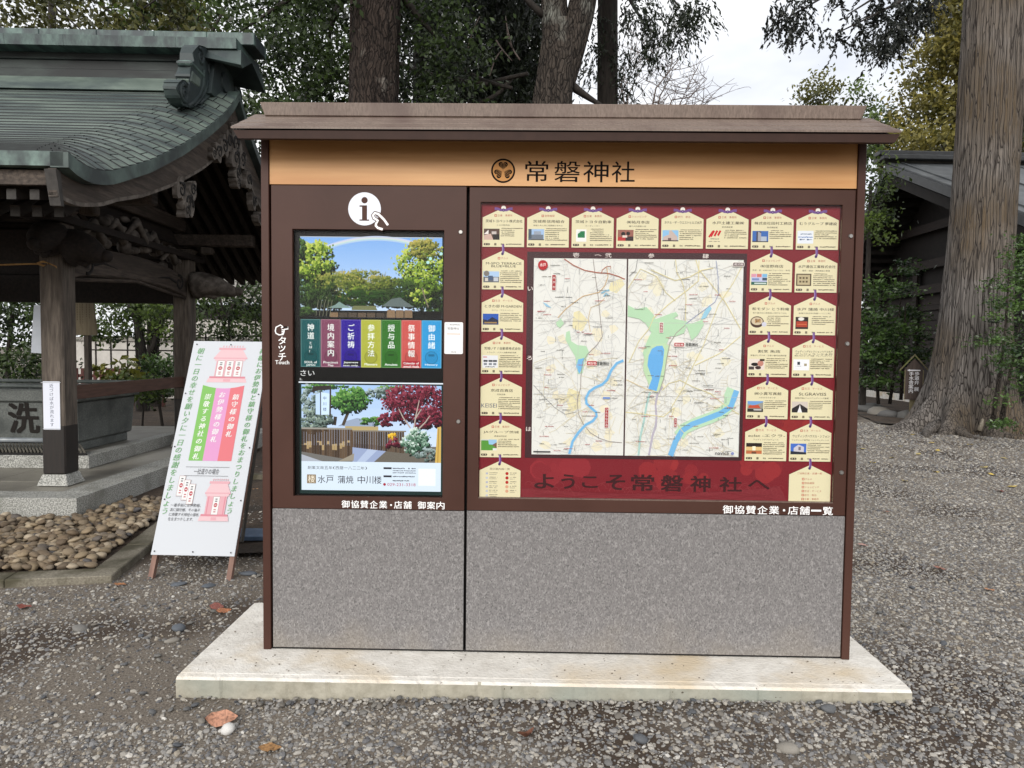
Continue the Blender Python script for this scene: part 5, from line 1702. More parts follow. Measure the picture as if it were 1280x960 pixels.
mat("copper_edge", (74, 92, 88), (122, 146, 137), scale=7, stretch=(1.4, 1, 1), rough=0.55, c3=(44, 54, 56), s3=3.2, f3=(0.42, 0.6), rand=0.1)
mat("seam_shadow", (26, 30, 32), (40, 46, 46), scale=8, rough=.7)
mat("copper_cap", (58, 74, 73), (94, 116, 110), scale=7, stretch=(2.2, 1, 1), rough=.55, c3=(46, 56, 60), s3=3.4, f3=(0.42, 0.6), rand=0.14)
mat("ridge_shade", (34, 40, 40), (54, 62, 60), scale=5, stretch=(.6, 1, 2), rough=.65, c3=(26, 30, 31), s3=3, f3=(0.45, 0.6))  # copper layers under the cap, the overhang's shade put into their colour
mat("copper_verge", (62, 74, 71), (88, 104, 98), scale=6, stretch=(1, 1, 1), rough=.6, c3=(48, 56, 56), s3=4, f3=(0.42, 0.62), rand=0.1)
mat("copper_dark", (48, 58, 58), (78, 94, 90), scale=6, rough=0.6, c3=(44, 54, 56), s3=3, f3=(0.4, 0.6))
mat("granite", (112, 112, 108), (190, 190, 184), scale=85, detail=2.5, rough=0.7, lo=0.4, hi=0.62, c3=(118, 118, 110), s3=4, f3=(0.5, 0.8), rand=0.05)
mat("granite_floor", (124, 120, 110), (150, 146, 136), scale=80, rough=0.5, c3=(100, 96, 88), s3=2, rand=0.06)
mat("basin_stone", (88, 92, 90), (122, 126, 122), scale=60, rough=0.65, c3=(72, 76, 74), s3=3, rand=0.05)
mat("carved_dark", (22, 20, 19), (36, 32, 30), scale=10, rough=0.8)

PO, PT = (-3.914, 2.632, 0.0), R(2.1)
pav = empty("water_pavilion", PO, rz=PT, label="old wooden shrine pavilion with curved green copper roof at the left", cat="pavilion")

# ---- granite platform of slabs
plat = empty("stone_platform", (0, 0, 0), parent=pav)
def platform():
    h = 0.22
    x = 0.0
    for l in (1.15, 1.1, 1.2, 1.1):                       # front edge stones
        box("edge_stone", x - l + .002, x, 0.0, 0.285, -0.12, h, "granite", plat, bevel=0.004)
        x -= l
    y = 0.287
    for l in (1.0, 1.1, 1.0, 1.0, 1.0):                   # right edge stones
        box("edge_stone", -0.285, 0.0, y, y + l - .003, -0.12, h, "granite", plat, bevel=0.004)
        y += l
    xs = [-0.2865, -0.72, -1.25, -1.95, -2.7, -3.5, -4.5]
    ys = [0.2865, 0.75, 1.45, 2.15, 3.0, 3.9, 5.2]
    for i in range(6):
        for j in range(6):
            box("floor_slab", xs[i + 1] + .002, xs[i] - .002, ys[j] + .002, ys[j + 1] - .002, 0.02, h - 0.006 - 0.001 * ((i + j) % 2), "granite_floor", plat, bevel=0.003)
platform()
def pedestal(u, w):
    b = MB()
    a, c = 0.142, 0.108
    b.hexa([(u - a, w - a, .2205), (u + a, w - a, .2205), (u + a, w + a, .2205), (u - a, w + a, .2205), (u - c, w - c, .322), (u + c, w - c, .322), (u + c, w + c, .322), (u - c, w + c, .322)])
    b.build("pedestal", "granite", pav, bevel=0.004)
CU, CW0, CW1 = -0.515, 0.645, 3.30
UL = -3.3
def post(u, w, flare=False):
    c = 0.104
    o = MB().box(u - c, u + c, w - c, w + c, .3225, 2.62).build("column", "old_wood", pav, bevel=0.012)
    # darker, water-soaked foot
    MB().box(u - c - .0015, u + c + .0015, w - c - .0015, w + c + .0015, .3226, .78 if w < 1 else .85).build("wet_foot", "wet_wood", o, bevel=0.012)
    if flare:
        b = MB()
        q = [(-.02, .0), (.02, .0), (.02, .26), (-.19, .26), (-.16, .2), (-.07, .12)]
        b.prism([(u - c + p[0] * 1.0 - .0, 2.06 + p[1]) for p in q], lambda p: (p[0], w - .06, p[1]), lambda p: (p[0], w + .06, p[1]))
        b.build("bracket", "old_wood", pav)
for u in (CU, UL):
    for w in (CW0, CW1):
        pedestal(u, w)
        post(u, w, flare=False)

# ---- beams
def arch_beam(name, w0, w1, u, z0, hh, t, m="old_wood_across", rise=0.10):
    """rainbow beam along w"""
    b = MB()
    n = 20
    def ring(s):
        w = w0 + (w1 - w0) * s
        k = math.sin(math.pi * s) ** 0.6
        zb = z0 + rise * k
        zt = z0 + hh + rise * 0.7 * k - .05 * (1 - k)
        e = .012
        return [(u - t, w, zb + e), (u - t + e, w, zb), (u + t - e, w, zb), (u + t, w, zb + e), (u + t, w, zt - .04), (u + t - .03, w, zt), (u - t + .03, w, zt), (u - t, w, zt - .04)]
    for i in range(n + 1): b.v.extend(ring(i / n))
    for i in range(n):
        for k in range(8): b.f.append((i * 8 + k, i * 8 + (k + 1) % 8, (i + 1) * 8 + (k + 1) % 8, (i + 1) * 8 + k))
    b.f += [tuple(range(8)), tuple(n * 8 + k for k in range(8))]
    return b.build(name, m, pav)
rb = arch_beam("beam", CW0 + .105, CW1 - .105, CU, 2.13, 0.30, 0.075)
# grooves and curls cut on the beam's face
def spiral(b, c, r0, r1, turns, a0, rad, axis='u', n=26, sgn=1):
    pts, rr = [], []
    for i in range(n):
        t = i / (n - 1)
        r = r0 + (r1 - r0) * t
        a = a0 + sgn * turns * 2 * math.pi * t
        d = (r * math.cos(a), r * math.sin(a))
        pts.append((c[0], c[1] + d[0], c[2] + d[1]) if axis == 'u' else (c[0] + d[0], c[1], c[2] + d[1]))
        rr.append(rad * (0.55 + 0.6 * t))
    b.tube(pts, rr, 6)
b = MB()
for wc, s_ in ((CW1 - .32, 1), (CW0 + .35, -1)):
    spiral(b, (CU + .075, wc, 2.30), .02, .10, 1.3, 0, .016, 'u', sgn=s_)
    b.tube([(CU + .075, wc - s_ * .1, 2.30), (CU + .075, wc - s_ * .28, 2.34), (CU + .075, wc - s_ * .55, 2.31)], [.016, .014, .004], 6)
b.build("beam_carving", "carved_dark", rb, smooth=True)
MB().tube([(CU + .055, CW0 + .12, 2.125), (CU + .055, (CW0 + CW1) / 2, 2.222), (CU + .055, CW1 - .12, 2.125)], .02, 6).build("beam_lip", "old_wood_across", rb, smooth=True)
arch_beam("beam", CW0 + .105, CW1 - .105, UL, 2.13, 0.30, 0.075)
def long_beam(name, u0, u1, w, z0, z1, t, m): return box(name, u0, u1, w - t, w + t, z0, z1, m, pav, bevel=0.012)
long_beam("beam", UL + .105, CU - .105, CW0, 2.26, 2.56, .07, "shaded_wood")
long_beam("beam", UL + .105, CU - .105, CW1, 2.06, 2.40, .07, "shaded_wood")
long_beam("frieze_board", UL + .105, CU - .105, CW1, 2.4015, 2.621, .02, "shaded_wood")
long_beam("frieze_board", UL + .105, CU - .105, CW0, 2.5615, 2.621, .03, "shaded_wood")
# head plates and purlins
box("head_plate", CU - .14, CU + .14, CW0 - .3, CW1 + .3, 2.6215, 2.69, "shaded_wood", pav)
long_beam("head_plate", UL - .3, CU - .141, CW0, 2.6225, 2.69, .12, "shaded_wood")
long_beam("head_plate", UL - .3, CU - .141, CW1, 2.6225, 2.69, .12, "shaded_wood")
# noses carved on the column heads: trunk-like ends
def nose(u, w, du, dw, z, m="carved_wood"):
    b = MB()
    pts, rr = [], []
    for i in range(10):
        t = i / 9
        pts.append((u + du * (.05 + .55 * t), w + dw * (.05 + .55 * t), z + .03 * math.sin(t * 3) - .14 * t ** 2 + .05 * max(0, t - .75) * 4))
        rr.append(.135 * (1 - t) ** .7 + .045)
    b.tube(pts, rr, 10)
    b.ball((pts[-1][0] + du * .015, pts[-1][1] + dw * .015, pts[-1][2] + .015), .058, 8, 6)
    b.tube([(u + du * .1, w + dw * .1, z - .09), (u + du * .3, w + dw * .3, z - .15), (u + du * .42, w + dw * .42, z - .10)], [.04, .03, .012], 8)
    b.build("carved_nose", m, pav, smooth=True)
nose(CU + .08, CW1, 1, 0, 2.30)
nose(CU + .08, CW0, .6, 0, 2.40, "shaded_wood")
nose(CU, CW0 - .08, 0, -.40, 2.46, "shaded_wood")
# bracket blocks
def blocks(u, w):
    for k, (hw, z0, z1) in enumerate(((.13, 2.6905, 2.78), (.10, 2.7805, 2.80))):
        b = MB()
        q = hw * .7
        b.hexa([(u - q, w - q, z0), (u + q, w - q, z0), (u + q, w + q, z0), (u - q, w + q, z0), (u - hw, w - hw, z1 - .03), (u + hw, w - hw, z1 - .03), (u + hw, w + hw, z1 - .03), (u - hw, w + hw, z1 - .03)])
        b.build("bearing_block", "old_wood", pav)
    for dx in (-.3, .3):
        MB().box(u + dx - .07, u + dx + .07, w - .06, w + .06, 2.70, 2.79).build("bearing_block", "old_wood", pav, bevel=.015)
for w in (CW0, CW1): blocks(CU, w)
for w in (CW0, CW1):
    box("purlin", -4.4, 0.38, w - .065, w + .065, 2.802, 2.95, "old_wood_across", pav, bevel=.01)
MB().box(-4.4, .38, 1.90, 2.04, 3.94, 4.10).build("ridge_beam", "old_wood_across", pav, bevel=.01)
# dragon-like carving filling the side between beam and roof
def lumps(name, cells, m, parent, seed=3):
    r = random.Random(seed)
    b = MB()
    for (u, w, z, rad, n) in cells:
        for k in range(n):
            b.ball((u + r.uniform(-.06, .06), w + r.uniform(-rad, rad), z + r.uniform(-rad, rad) * .6), (r.uniform(.04, .08), r.uniform(.4, .9) * rad * .55, r.uniform(.3, .7) * rad * .5), 7, 5)
        p0 = (u + .06, w - rad, z - .05)
        b.tube([p0, (u + .09, w - rad * .3, z + rad * .5), (u + .09, w + rad * .4, z - rad * .2), (u + .05, w + rad, z + rad * .3)], [.02, .05, .045, .012], 7)
    return b.build(name, m, parent, smooth=True)
lumps("dragon_carving", [(CU, 1.15, 2.60, .22, 6), (CU, 1.55, 2.66, .25, 8), (CU + .02, 1.95, 2.72, .27, 9), (CU, 2.35, 2.66, .24, 8), (CU, 2.75, 2.58, .2, 6)], "carved_wood", pav)
lumps("dragon_carving", [(-1.0, CW0, 2.70, .2, 6), (-1.5, CW0, 2.72, .22, 6), (-2.0, CW0, 2.72, .22, 6)], "shaded_wood", pav, 5)
# diagonal strut and inner gable
b = MB()
b.prism([(CW0 + .1, 2.80), (CW1 - .1, 2.80), (1.97, 3.75)], lambda p: (CU - .06, p[0], p[1]), lambda p: (CU - .02, p[0], p[1]))
b.build("gable_board", "shaded_wood", pav)
box("cross_beam", CU - .07, CU + .07, CW0 + .1, CW1 - .1, 2.96, 3.12, "old_wood_across", pav, bevel=.01)
# low rail between the right-hand columns
box("rail", CU - .022, CU + .022, CW0 + .088, CW1 - .088, 0.99, 1.125, "rail_wood", pav, bevel=.004)

# ---- roof
WR, UV, WE = 1.92, 0.70, -1.215
def z_main(w):
    t = (w - WE) / (WR - WE)
    return 2.775 + 1.56 * t - 0.16 * math.sin(math.pi * t) * (1 - .25 * t)
VK = [(-1.226, 2.774), (-1.10, 2.742), (-.97, 2.732), (-.80, 2.755), (-.638, 2.80), (-.084, 3.022), (.515, 3.322), (1.05, 3.632), (1.50, 3.92), (1.75, 4.12), (1.92, 4.29)]
def z_verge(w):
    for (a, za), (c, zc) in zip(VK, VK[1:]):
        if w <= c: return za + (zc - za) * (w - a) / (c - a)
    return VK[-1][1]
def drop_w(w):
    return max(0.0, z_main(w) - z_verge(w))
def u_roll(w):
    t = (w - WE) / (WR - WE)
    return UV - 0.02 - 0.62 * math.sin(math.pi * min(1, t * 0.9 + 0.02)) ** 0.7
def surf(u, w, side=1):
    ww = min(max(w, WE - .01), WR)
    d = drop_w(ww)
    u1 = u_roll(ww)
    z = z_main(ww)
    if u > u1:
        t = (u - u1) / (UV - u1)
        z -= d * (t ** 1.7)
    return (u, ww if side == 1 else 2 * WR - ww, z)
roof = empty("roof", (0, 0, 0), parent=pav)
def roof_courses():
    N = 27
    for side in (1, -1):
        for k in range(N):
            w0 = WE + (WR - .12 - WE) * k / N
            w1 = WE + (WR - .12 - WE) * (k + 1) / N + .015
            u1 = min(u_roll(w0), u_roll(w1))
            lift = 0.013
            # straight run
            ul = -4.6
            def strip(name, a, c, n, dz=0.0):
                b = MB()
                for i in range(n + 1):
                    u = a + (c - a) * i / n
                    p0, p1 = surf(u, w0, side), surf(u, w1, side)
                    b.v += [(p0[0], p0[1], p0[2] + lift + dz), (p1[0], p1[1], p1[2] + .001), (p0[0], p0[1], p0[2] - .011 + dz), (p1[0], p1[1], p1[2] - .012)]
                for i in range(n):
                    o, q = i * 4, i * 4 + 4
                    b.f += [(o, q, q + 1, o + 1), (o + 2, o, q, q + 2) if side == 1 else (o, o + 2, q + 2, q), (o + 3, q + 3, q + 2, o + 2)]
                b.f += [(0, 1, 3, 2), (n * 4, n * 4 + 2, n * 4 + 3, n * 4 + 1)]
                o_ = b.build(name, "copper", roof, fix=False)
                o_.data.materials.append(MATS["seam_shadow"])          # folded lip of each course, shadow line painted dark
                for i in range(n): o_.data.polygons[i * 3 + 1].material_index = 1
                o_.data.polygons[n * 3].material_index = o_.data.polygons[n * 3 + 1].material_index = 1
                return o_
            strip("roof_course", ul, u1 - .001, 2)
            if side == 1:
                L = UV - u1
                m = max(1, int(round(L / .15)))
                cuts = [u1]
                off = (k % 2) * .5
                for j in range(m):
                    c = u1 + L * (j + .5 + off * .9) / m
                    if u1 + .03 < c < UV - .03: cuts.append(c)
                cuts.append(UV + .004)
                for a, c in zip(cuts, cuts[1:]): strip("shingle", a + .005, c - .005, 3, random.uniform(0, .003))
            else:
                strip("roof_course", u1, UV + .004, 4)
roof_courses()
def edge_band(name, pts, h0, h1, t, m, parent, split=0.0):
    """upright band hanging below a path of points"""
    b = MB()
    for p, q in pts:
        b.v += [(p[0], p[1], p[2] - h0), (p[0], p[1], p[2] - h1), (p[0] + q[0] * t, p[1] + q[1] * t, p[2] - h1), (p[0] + q[0] * t, p[1] + q[1] * t, p[2] - h0)]
    n = len(pts)
    for i in range(n - 1):
        for k in range(4): b.f.append((i * 4 + k, i * 4 + (k + 1) % 4, i * 4 + 4 + (k + 1) % 4, i * 4 + 4 + k))
    b.f += [(0, 1, 2, 3), tuple((n - 1) * 4 + k for k in range(4))]
    return b.build(name, m, parent)
# copper edge along the eave, in lengths
for a, c in ((-4.6, -3.2), (-3.197, -1.9), (-1.897, -.62), (-.617, .15), (.153, UV - .03)):
    edge_band("eave_edge", [((a + (c - a) * i / 4, WE - .004, surf(a + (c - a) * i / 4, WE)[2] + .006), (0, 1)) for i in range(5)], 0, .095, .10, "copper_edge", roof)
    edge_band("eave_edge", [((a + (c - a) * i / 4, 2 * WR - WE + .004, surf(a + (c - a) * i / 4, WE)[2] + .006), (0, -1)) for i in range(5)], 0, .095, .10, "copper_edge", roof)
# copper edge up the verge and down the far side
for side in (1, -1):
    ws = [WE - .004 + (WR - WE) * (i / 34) for i in range(35)]
    for a in range(0, 34, 5):
        seg = ws[a:min(a + 6, 35)]
        pts = []
        for w in seg:
            p = surf(UV + .004, w, side)
            pts.append(((p[0], p[1], p[2] + .004), (-1, 0)))
        edge_band("verge_edge", pts, 0, .10, .12, "copper_verge", roof)
    # thick barge boards under it
    pts = []
    for w in ws:
        p = surf(UV, w, side)
        pts.append(((UV - .075, p[1], p[2] - .1), (-1, 0)))
    hb_ = lambda w: float(np.interp(w, [-1.22, -.9, -.5, .37, 1.22, 1.92], [.18, .15, .15, .245, .33, .36]))
    b = MB()
    for (p, q), w in zip(pts, ws):
        h_ = hb_(w)
        b.v += [(p[0], p[1], p[2] - .002), (p[0], p[1], p[2] - h_), (p[0] - .055, p[1], p[2] - h_), (p[0] - .055, p[1], p[2] - .002)]
    for i in range(len(pts) - 1):
        for k in range(4): b.f.append((i * 4 + k, i * 4 + (k + 1) % 4, i * 4 + 4 + (k + 1) % 4, i * 4 + 4 + k))
    b.f += [(0, 1, 2, 3), tuple((len(pts) - 1) * 4 + k for k in range(4))]
    b.build("barge_board", "old_wood_across", roof)
    edge_band("barge_lip", [((p[0] + .004, p[1], p[2] + .022 - hb_(w)), q) for (p, q), w in zip(pts, ws)], 0, .028, .058, "carved_wood", roof)
# pale end of the barge board at the eave
MB().hexa([(UV - .133, WE + .015, 2.43), (UV - .06, WE + .015, 2.43), (UV - .06, WE + .05, 2.43), (UV - .133, WE + .05, 2.43), (UV - .14, WE - .03, 2.66), (UV - .065, WE - .03, 2.66), (UV - .065, WE + .02, 2.66), (UV - .14, WE + .02, 2.66)]).build("board_end", "rafter_tip", roof)
# soffit boards and rafters
for side in (1, -1):
    b = MB()
    def sf(i, j, side=side):
        u = -4.5 + (UV - .14 + 4.5) * i
        w = WE + .06 + (WR - WE - .06) * j
        p = surf(min(u, u_roll(min(max(w, WE), WR)) if False else u), w, side)
        return (u, p[1], p[2] - .085 - (.02 if u < .2 else .02))
    b.grid(sf, 14, 14)
    b.build("soffit", "shaded_wood", roof, fix=False)
    box("eave_board", -4.5, UV - .15, *((WE + .06, WE + .10) if side == 1 else (2 * WR - WE - .10, 2 * WR - WE - .06)), 2.575, 2.672, "old_wood_across", roof)
    box("eave_board", -4.5, UV - .2, *((WE + .34, WE + .39) if side == 1 else (2 * WR - WE - .39, 2 * WR - WE - .34)), 2.56, 2.64, "old_wood_across", roof)
    def raf(z0, z1, w0, w1, hw, hh):
        b = MB()
        if side == -1: w0, w1 = 2 * WR - w0, 2 * WR - w1
        b.bar((0, w0, z0), (0, w1, z1), hw, hh)
        return b.mesh("rafter", "rafter_wood")
    m1 = raf(2.525, 2.66, WE + .13, WE + .75, .062, .07)
    m2 = raf(2.47, 3.95, WE + .43, WR - .02, .066, .08)
    w_ = WE + .125 if side == 1 else 2 * WR - WE - .125
    tip = MB().box(-.032, .032, w_ - .004, w_ + .004, 2.489, 2.558).mesh("rafter_tip", "rafter_tip")
    w2_ = WE + .422 if side == 1 else 2 * WR - WE - .422
    tip2 = MB().box(-.034, .034, w2_ - .004, w2_ + .004, 2.428, 2.506).mesh("rafter_tip", "rafter_tip")
    for k in range(24):
        u = UV - .30 - k * .155
        a = link("rafter", m1, roof, (u, 0, 0))
        link("rafter_tip", tip, a)
        a = link("rafter", m2, roof, (u - .02, 0, 0))
        link("rafter_tip", tip2, a)
# carved pendants under the gable
def pendant(name, cells, u, m="carved_wood"):
    b, g = MB(), MB()
    rr = random.Random(len(cells) * 7 + int(cells[0][0] * 10))
    for i, (w, z, r, k) in enumerate(cells):
        n = 22
        ph = rr.uniform(0, 6)
        out = [(w + r * 1.15 * (1 + .20 * math.sin(3 * a + ph) + .13 * math.sin(5 * a + k)) * math.cos(a), z + r * 1.15 * (1 + .20 * math.sin(3 * a + ph) + .13 * math.sin(5 * a + k)) * math.sin(a)) for a in [6.2832 * j / n for j in range(n)]]
        t = .022 + .006 * i
        b.prism(out, lambda p, t=t: (u - t, p[0], p[1]), lambda p, t=t: (u + t, p[0], p[1]))
        spiral(g, (u + t, w, z), .012, r * .8, 1.3, k, r * .13, 'u', sgn=1 if int(k * 3) % 2 else -1)
        spiral(g, (u + t, w + r * .5, z + r * .5), .008, r * .42, 1.1, k + 2, r * .11, 'u')
    o = b.build(name, m, roof)
    g.build("curl", "carved_dark", o, smooth=True)
    return o
pendant("gable_pendant", [(WR, 3.86, .10, .3), (WR, 3.72, .12, 1.9), (WR - .03, 3.56, .11, .8), (WR + .02, 3.42, .08, 2.6), (WR, 3.31, .05, 0)], UV - .06)
pendant("pendant_wing", [(WR - .18, 3.70, .09, 2.), (WR - .34, 3.60, .09, .5), (WR - .50, 3.50, .08, 1.2), (WR - .64, 3.44, .05, 2.8)], UV - .06)
pendant("pendant_wing", [(WR + .2, 3.62, .09, .2), (WR + .38, 3.42, .09, 1.5), (WR + .55, 3.22, .08, 2.4), (WR + .72, 3.05, .06, .4)], UV - .06)
pendant("purlin_pendant", [(CW0 - .06, 2.93, .085, .4), (CW0 + .08, 2.84, .10, 1.6), (CW0 + .16, 2.98, .07, 2.8), (CW0 + .02, 2.76, .06, .9)], UV - .07)
pendant("purlin_pendant", [(CW1 + .02, 2.95, .085, .4), (CW1 - .05, 2.84, .10, 1.6), (CW1 + .06, 2.74, .06, 2.0)], UV - .07)

# ---- ridge
ridge = empty("ridge", (0, 0, 0), parent=pav)
def rbox(name, u1, hw, z0, z1, m, bev=.006): return box(name, -4.6, u1, WR - hw, WR + hw, z0, z1, m, ridge, bevel=bev)
b = MB()
b.hexa([(-4.6, WR - .33, 4.17), (.44, WR - .33, 4.17), (.44, WR + .33, 4.17), (-4.6, WR + .33, 4.17), (-4.6, WR - .21, 4.335), (.44, WR - .21, 4.335), (.44, WR + .21, 4.335), (-4.6, WR + .21, 4.335)])
b.build("ridge_skirt", "copper", ridge)
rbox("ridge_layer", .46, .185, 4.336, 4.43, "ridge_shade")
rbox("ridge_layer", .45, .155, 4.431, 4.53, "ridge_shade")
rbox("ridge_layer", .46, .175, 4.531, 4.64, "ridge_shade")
# sheltering cap in lengths, with a gabled end
x = .80
for l in (.62, .55, .6, .6, .6, .6, .6, .6, .6):
    b = MB()
    b.hexa([(x - l + .002, WR - .36, 4.60), (x, WR - .36, 4.60), (x, WR + .36, 4.60), (x - l + .002, WR + .36, 4.60), (x - l + .002, WR - .37, 4.705), (x, WR - .37, 4.705), (x, WR + .37, 4.705), (x - l + .002, WR + .37, 4.705)])
    b.build("ridge_cap", "copper_cap", ridge)
    x -= l - .0
for s_ in (-1, 1):      # sloping cheeks at the end
    b = MB()
    b.hexa([(.44, WR + s_ * .33, 4.597), (.84, WR + s_ * .33, 4.597), (.84, WR, 4.597), (.44, WR, 4.597), (.44, WR + s_ * .40, 4.50), (.86, WR + s_ * .40, 4.42), (.86, WR + s_ * .36, 4.40), (.44, WR + s_ * .36, 4.49)])
    b.build("ridge_cheek", "copper_dark", ridge)
x = .93
for l in (.5, .55, .6, .6, .6, .6, .6, .6, .6, .6):
    box("ridge_beam_cover", x - l + .002, x, WR - .20, WR + .20, 4.7065, 4.835, "copper_cap", ridge, bevel=.006)
    x -= l
# end plate and its scrolled fins
b = MB()
pl_ = [(-.36, 4.14), (.36, 4.14), (.30, 4.36), (.24, 4.56), (-.24, 4.56), (-.30, 4.36)]
b.prism(pl_, lambda p: (.462, WR + p[0], p[1]), lambda p: (.54, WR + p[0], p[1]))
b.tube([(.541, WR, 4.38), (.56, WR, 4.38)], [.11, .10], 20)
b.build("ridge_end_plate", "copper_dark", ridge)
def fin(s_):
    """S-scroll standing on the slope beside the end plate: solid outline with raised curls"""
    Wf = lambda w: w if s_ == 1 else 2 * WR - w
    out = [(.88, 3.93), (.90, 3.99), (.96, 4.035), (1.05, 4.05), (1.12, 4.04), (1.13, 4.00), (1.165, 4.09), (1.14, 4.14), (1.19, 4.21), (1.21, 4.25), (1.18, 4.28), (1.24, 4.32), (1.25, 4.40), (1.29, 4.47), (1.35, 4.52), (1.44, 4.55), (1.57, 4.575), (1.66, 4.57), (1.76, 4.53), (1.84, 4.50), (1.90, 4.40), (1.87, 4.30), (1.74, 4.20), (1.54, 4.06), (1.33, 3.93), (1.14, 3.83), (1.0, 3.82), (.92, 3.86)]
    b = MB()
    b.prism(out, lambda p: (.37, Wf(p[0]), p[1] + .02), lambda p: (.49, Wf(p[0]), p[1] + .02))
    o = b.build("ridge_fin", "copper_dark", ridge, bevel=.014)
    g = MB()
    def curl(c, r, a0, turns, rad, sg=1):
        pts, rr = [], []
        for i in range(26):
            t = i / 25
            a = a0 + sg * turns * 6.283 * t
            q = r * (1 - .8 * t)
            pts.append((.488, Wf(c[0] + q * math.cos(a)), c[1] + q * math.sin(a))); rr.append(rad * (1 - .5 * t))
        g.tube(pts, rr, 6)
    curl((1.03, 3.94), .10, 1.2, 1.5, .024)
    curl((1.42, 4.45), .085, 2.2, 1.4, .022, -1)
    curl((1.70, 4.40), .11, .3, 1.5, .024)
    def ridge_line(pts, rad): g.tube([(.490, Wf(p[0]), p[1]) for p in pts], rad, 6)
    ridge_line([(1.12, 3.86), (1.26, 3.95), (1.40, 4.07), (1.48, 4.20), (1.48, 4.34)], .02)
    ridge_line([(1.24, 3.90), (1.40, 4.02), (1.53, 4.15), (1.60, 4.28)], .016)
    ridge_line([(1.38, 3.97), (1.55, 4.09), (1.70, 4.20), (1.80, 4.27)], .018)
    g.build("scroll", "copper_dark", o, smooth=True)
    c = MB()
    c.hexa([(.355, Wf(1.17), 4.275), (.505, Wf(1.17), 4.275), (.505, Wf(1.50), 4.26), (.355, Wf(1.50), 4.26), (.355, Wf(1.17), 4.325), (.505, Wf(1.17), 4.325), (.505, Wf(1.50), 4.31), (.355, Wf(1.50), 4.31)])
    c.build("collar", "copper_edge", o, bevel=.015)
    c = MB()
    c.hexa([(.35, Wf(1.14), 4.10), (.50, Wf(1.14), 4.10), (.50, Wf(1.38), 4.12), (.35, Wf(1.38), 4.12), (.35, Wf(1.20), 4.245), (.50, Wf(1.20), 4.245), (.50, Wf(1.42), 4.235), (.35, Wf(1.42), 4.235)])
    c.build("block", "copper", o, bevel=.02)
fin(1); fin(-1)

# ---- rope tied under the beam
def W(u, w, z):
    c, s_ = math.cos(PT), math.sin(PT)
    return (PO[0] + u * c - w * s_, PO[1] + u * s_ + w * c, z)
b = MB()
b.tube([W(CU - .05, CW0 - .09, 2.245), W(CU - .3, CW0 - .10, 2.235), W(CU - .7, CW0 - .10, 2.215), W(CU - 1.2, CW0 - .1, 2.20)], .008, 6)
b.tube([W(CU - .12, CW0 - .095, 2.245), W(CU - .06, CW0 - .105, 2.225), W(CU - .01, CW0 - .10, 2.245), W(CU - .06, CW0 - .105, 2.262), W(CU - .12, CW0 - .095, 2.245)], .011, 6)
b.tube([W(CU - .01, CW0 - .1, 2.245), W(CU + .05, CW0 - .1, 2.22), W(CU + .075, CW0 - .09, 2.17)], .008, 6)
b.tube([W(CU - .55, CW0 - .1, 2.225), W(CU - .52, CW0 - .1, 2.14), W(CU - .50, CW0 - .1, 2.08), W(CU - .55, CW0 - .1, 2.00), W(CU - .58, CW0 - .1, 1.95)], .006, 6)
tag(b.build("rope", mat("rope", (150, 112, 64), (176, 138, 86), scale=40, rough=0.9), smooth=True), "straw rope tied across the top of the pavilion's near column", "rope")

# ---- stone podium and water basin
pod = empty("basin_podium", PO, rz=PT, label="low granite podium under the stone water basin", cat="podium")
def podium():
    u1, w0, h0, h1 = -.74, 1.487, .2155, .352
    x = u1
    for l in (.42, .75, .75, .75):
        box("granite_block", x - l + .003, x, w0, w0 + .16, h0, h1, "granite", pod, bevel=.004)
        x -= l
    y = w0 + .163
    for l in (.95, 1.0, .9):
        box("granite_block", u1 - .16, u1, y, y + l - .003, h0, h1, "granite", pod, bevel=.004)
        y += l
    box("podium_top", u1 - 3, u1 - .162, w0 + .162, w0 + 2.9, h0, h1 - .004, "granite_floor", pod)
podium()
basin = empty("water_basin", PO, rz=PT, label="large grey stone water basin with a carved character in the pavilion", cat="basin")
def stone_basin():
    u1, w0, w1, z0, z1 = -.985, 1.70, 2.95, .45, 1.03
    b = MB()
    b.hexa([(u1 - 1.7, w0 + .05, z0), (u1 - .02, w0 + .05, z0), (u1 - .02, w1 - .05, z0), (u1 - 1.7, w1 - .05, z0), (u1 - 1.75, w0, z1 - .13), (u1, w0, z1 - .13), (u1, w1, z1 - .13), (u1 - 1.75, w1, z1 - .13)])
    b.build("body", "basin_stone", basin, bevel=.02)
    for a in ((u1 - 1.79, u1 + .035, w0 - .035, w0 + .11), (u1 - 1.79, u1 + .035, w1 - .11, w1 + .035), (u1 - .11, u1 + .035, w0 + .1105, w1 - .1105)):
        box("rim", a[0], a[1], a[2], a[3], z1 - .1295, z1, "basin_stone", basin, bevel=.012)
    box("water", u1 - 1.65, u1 - .1105, w0 + .1105, w1 - .1105, z1 - .129, z1 - .06, mat("basin_water", (30, 40, 40), rough=0.05), basin)
    box("plinth_stone", u1 - 1.7, u1 - .05, w0 + .1, w1 - .1, .349, .449, "basin_stone", basin, bevel=.01)
    p = Print()
    p.text("洗", -1.72, -1.39, -.15, .19, (44, 41, 39), bold=.05)
    p.build("carved_character", "print_matt", basin, loc=(0, w0 + .0155, .70), rot=(R(6.3), 0, 0))
stone_basin()
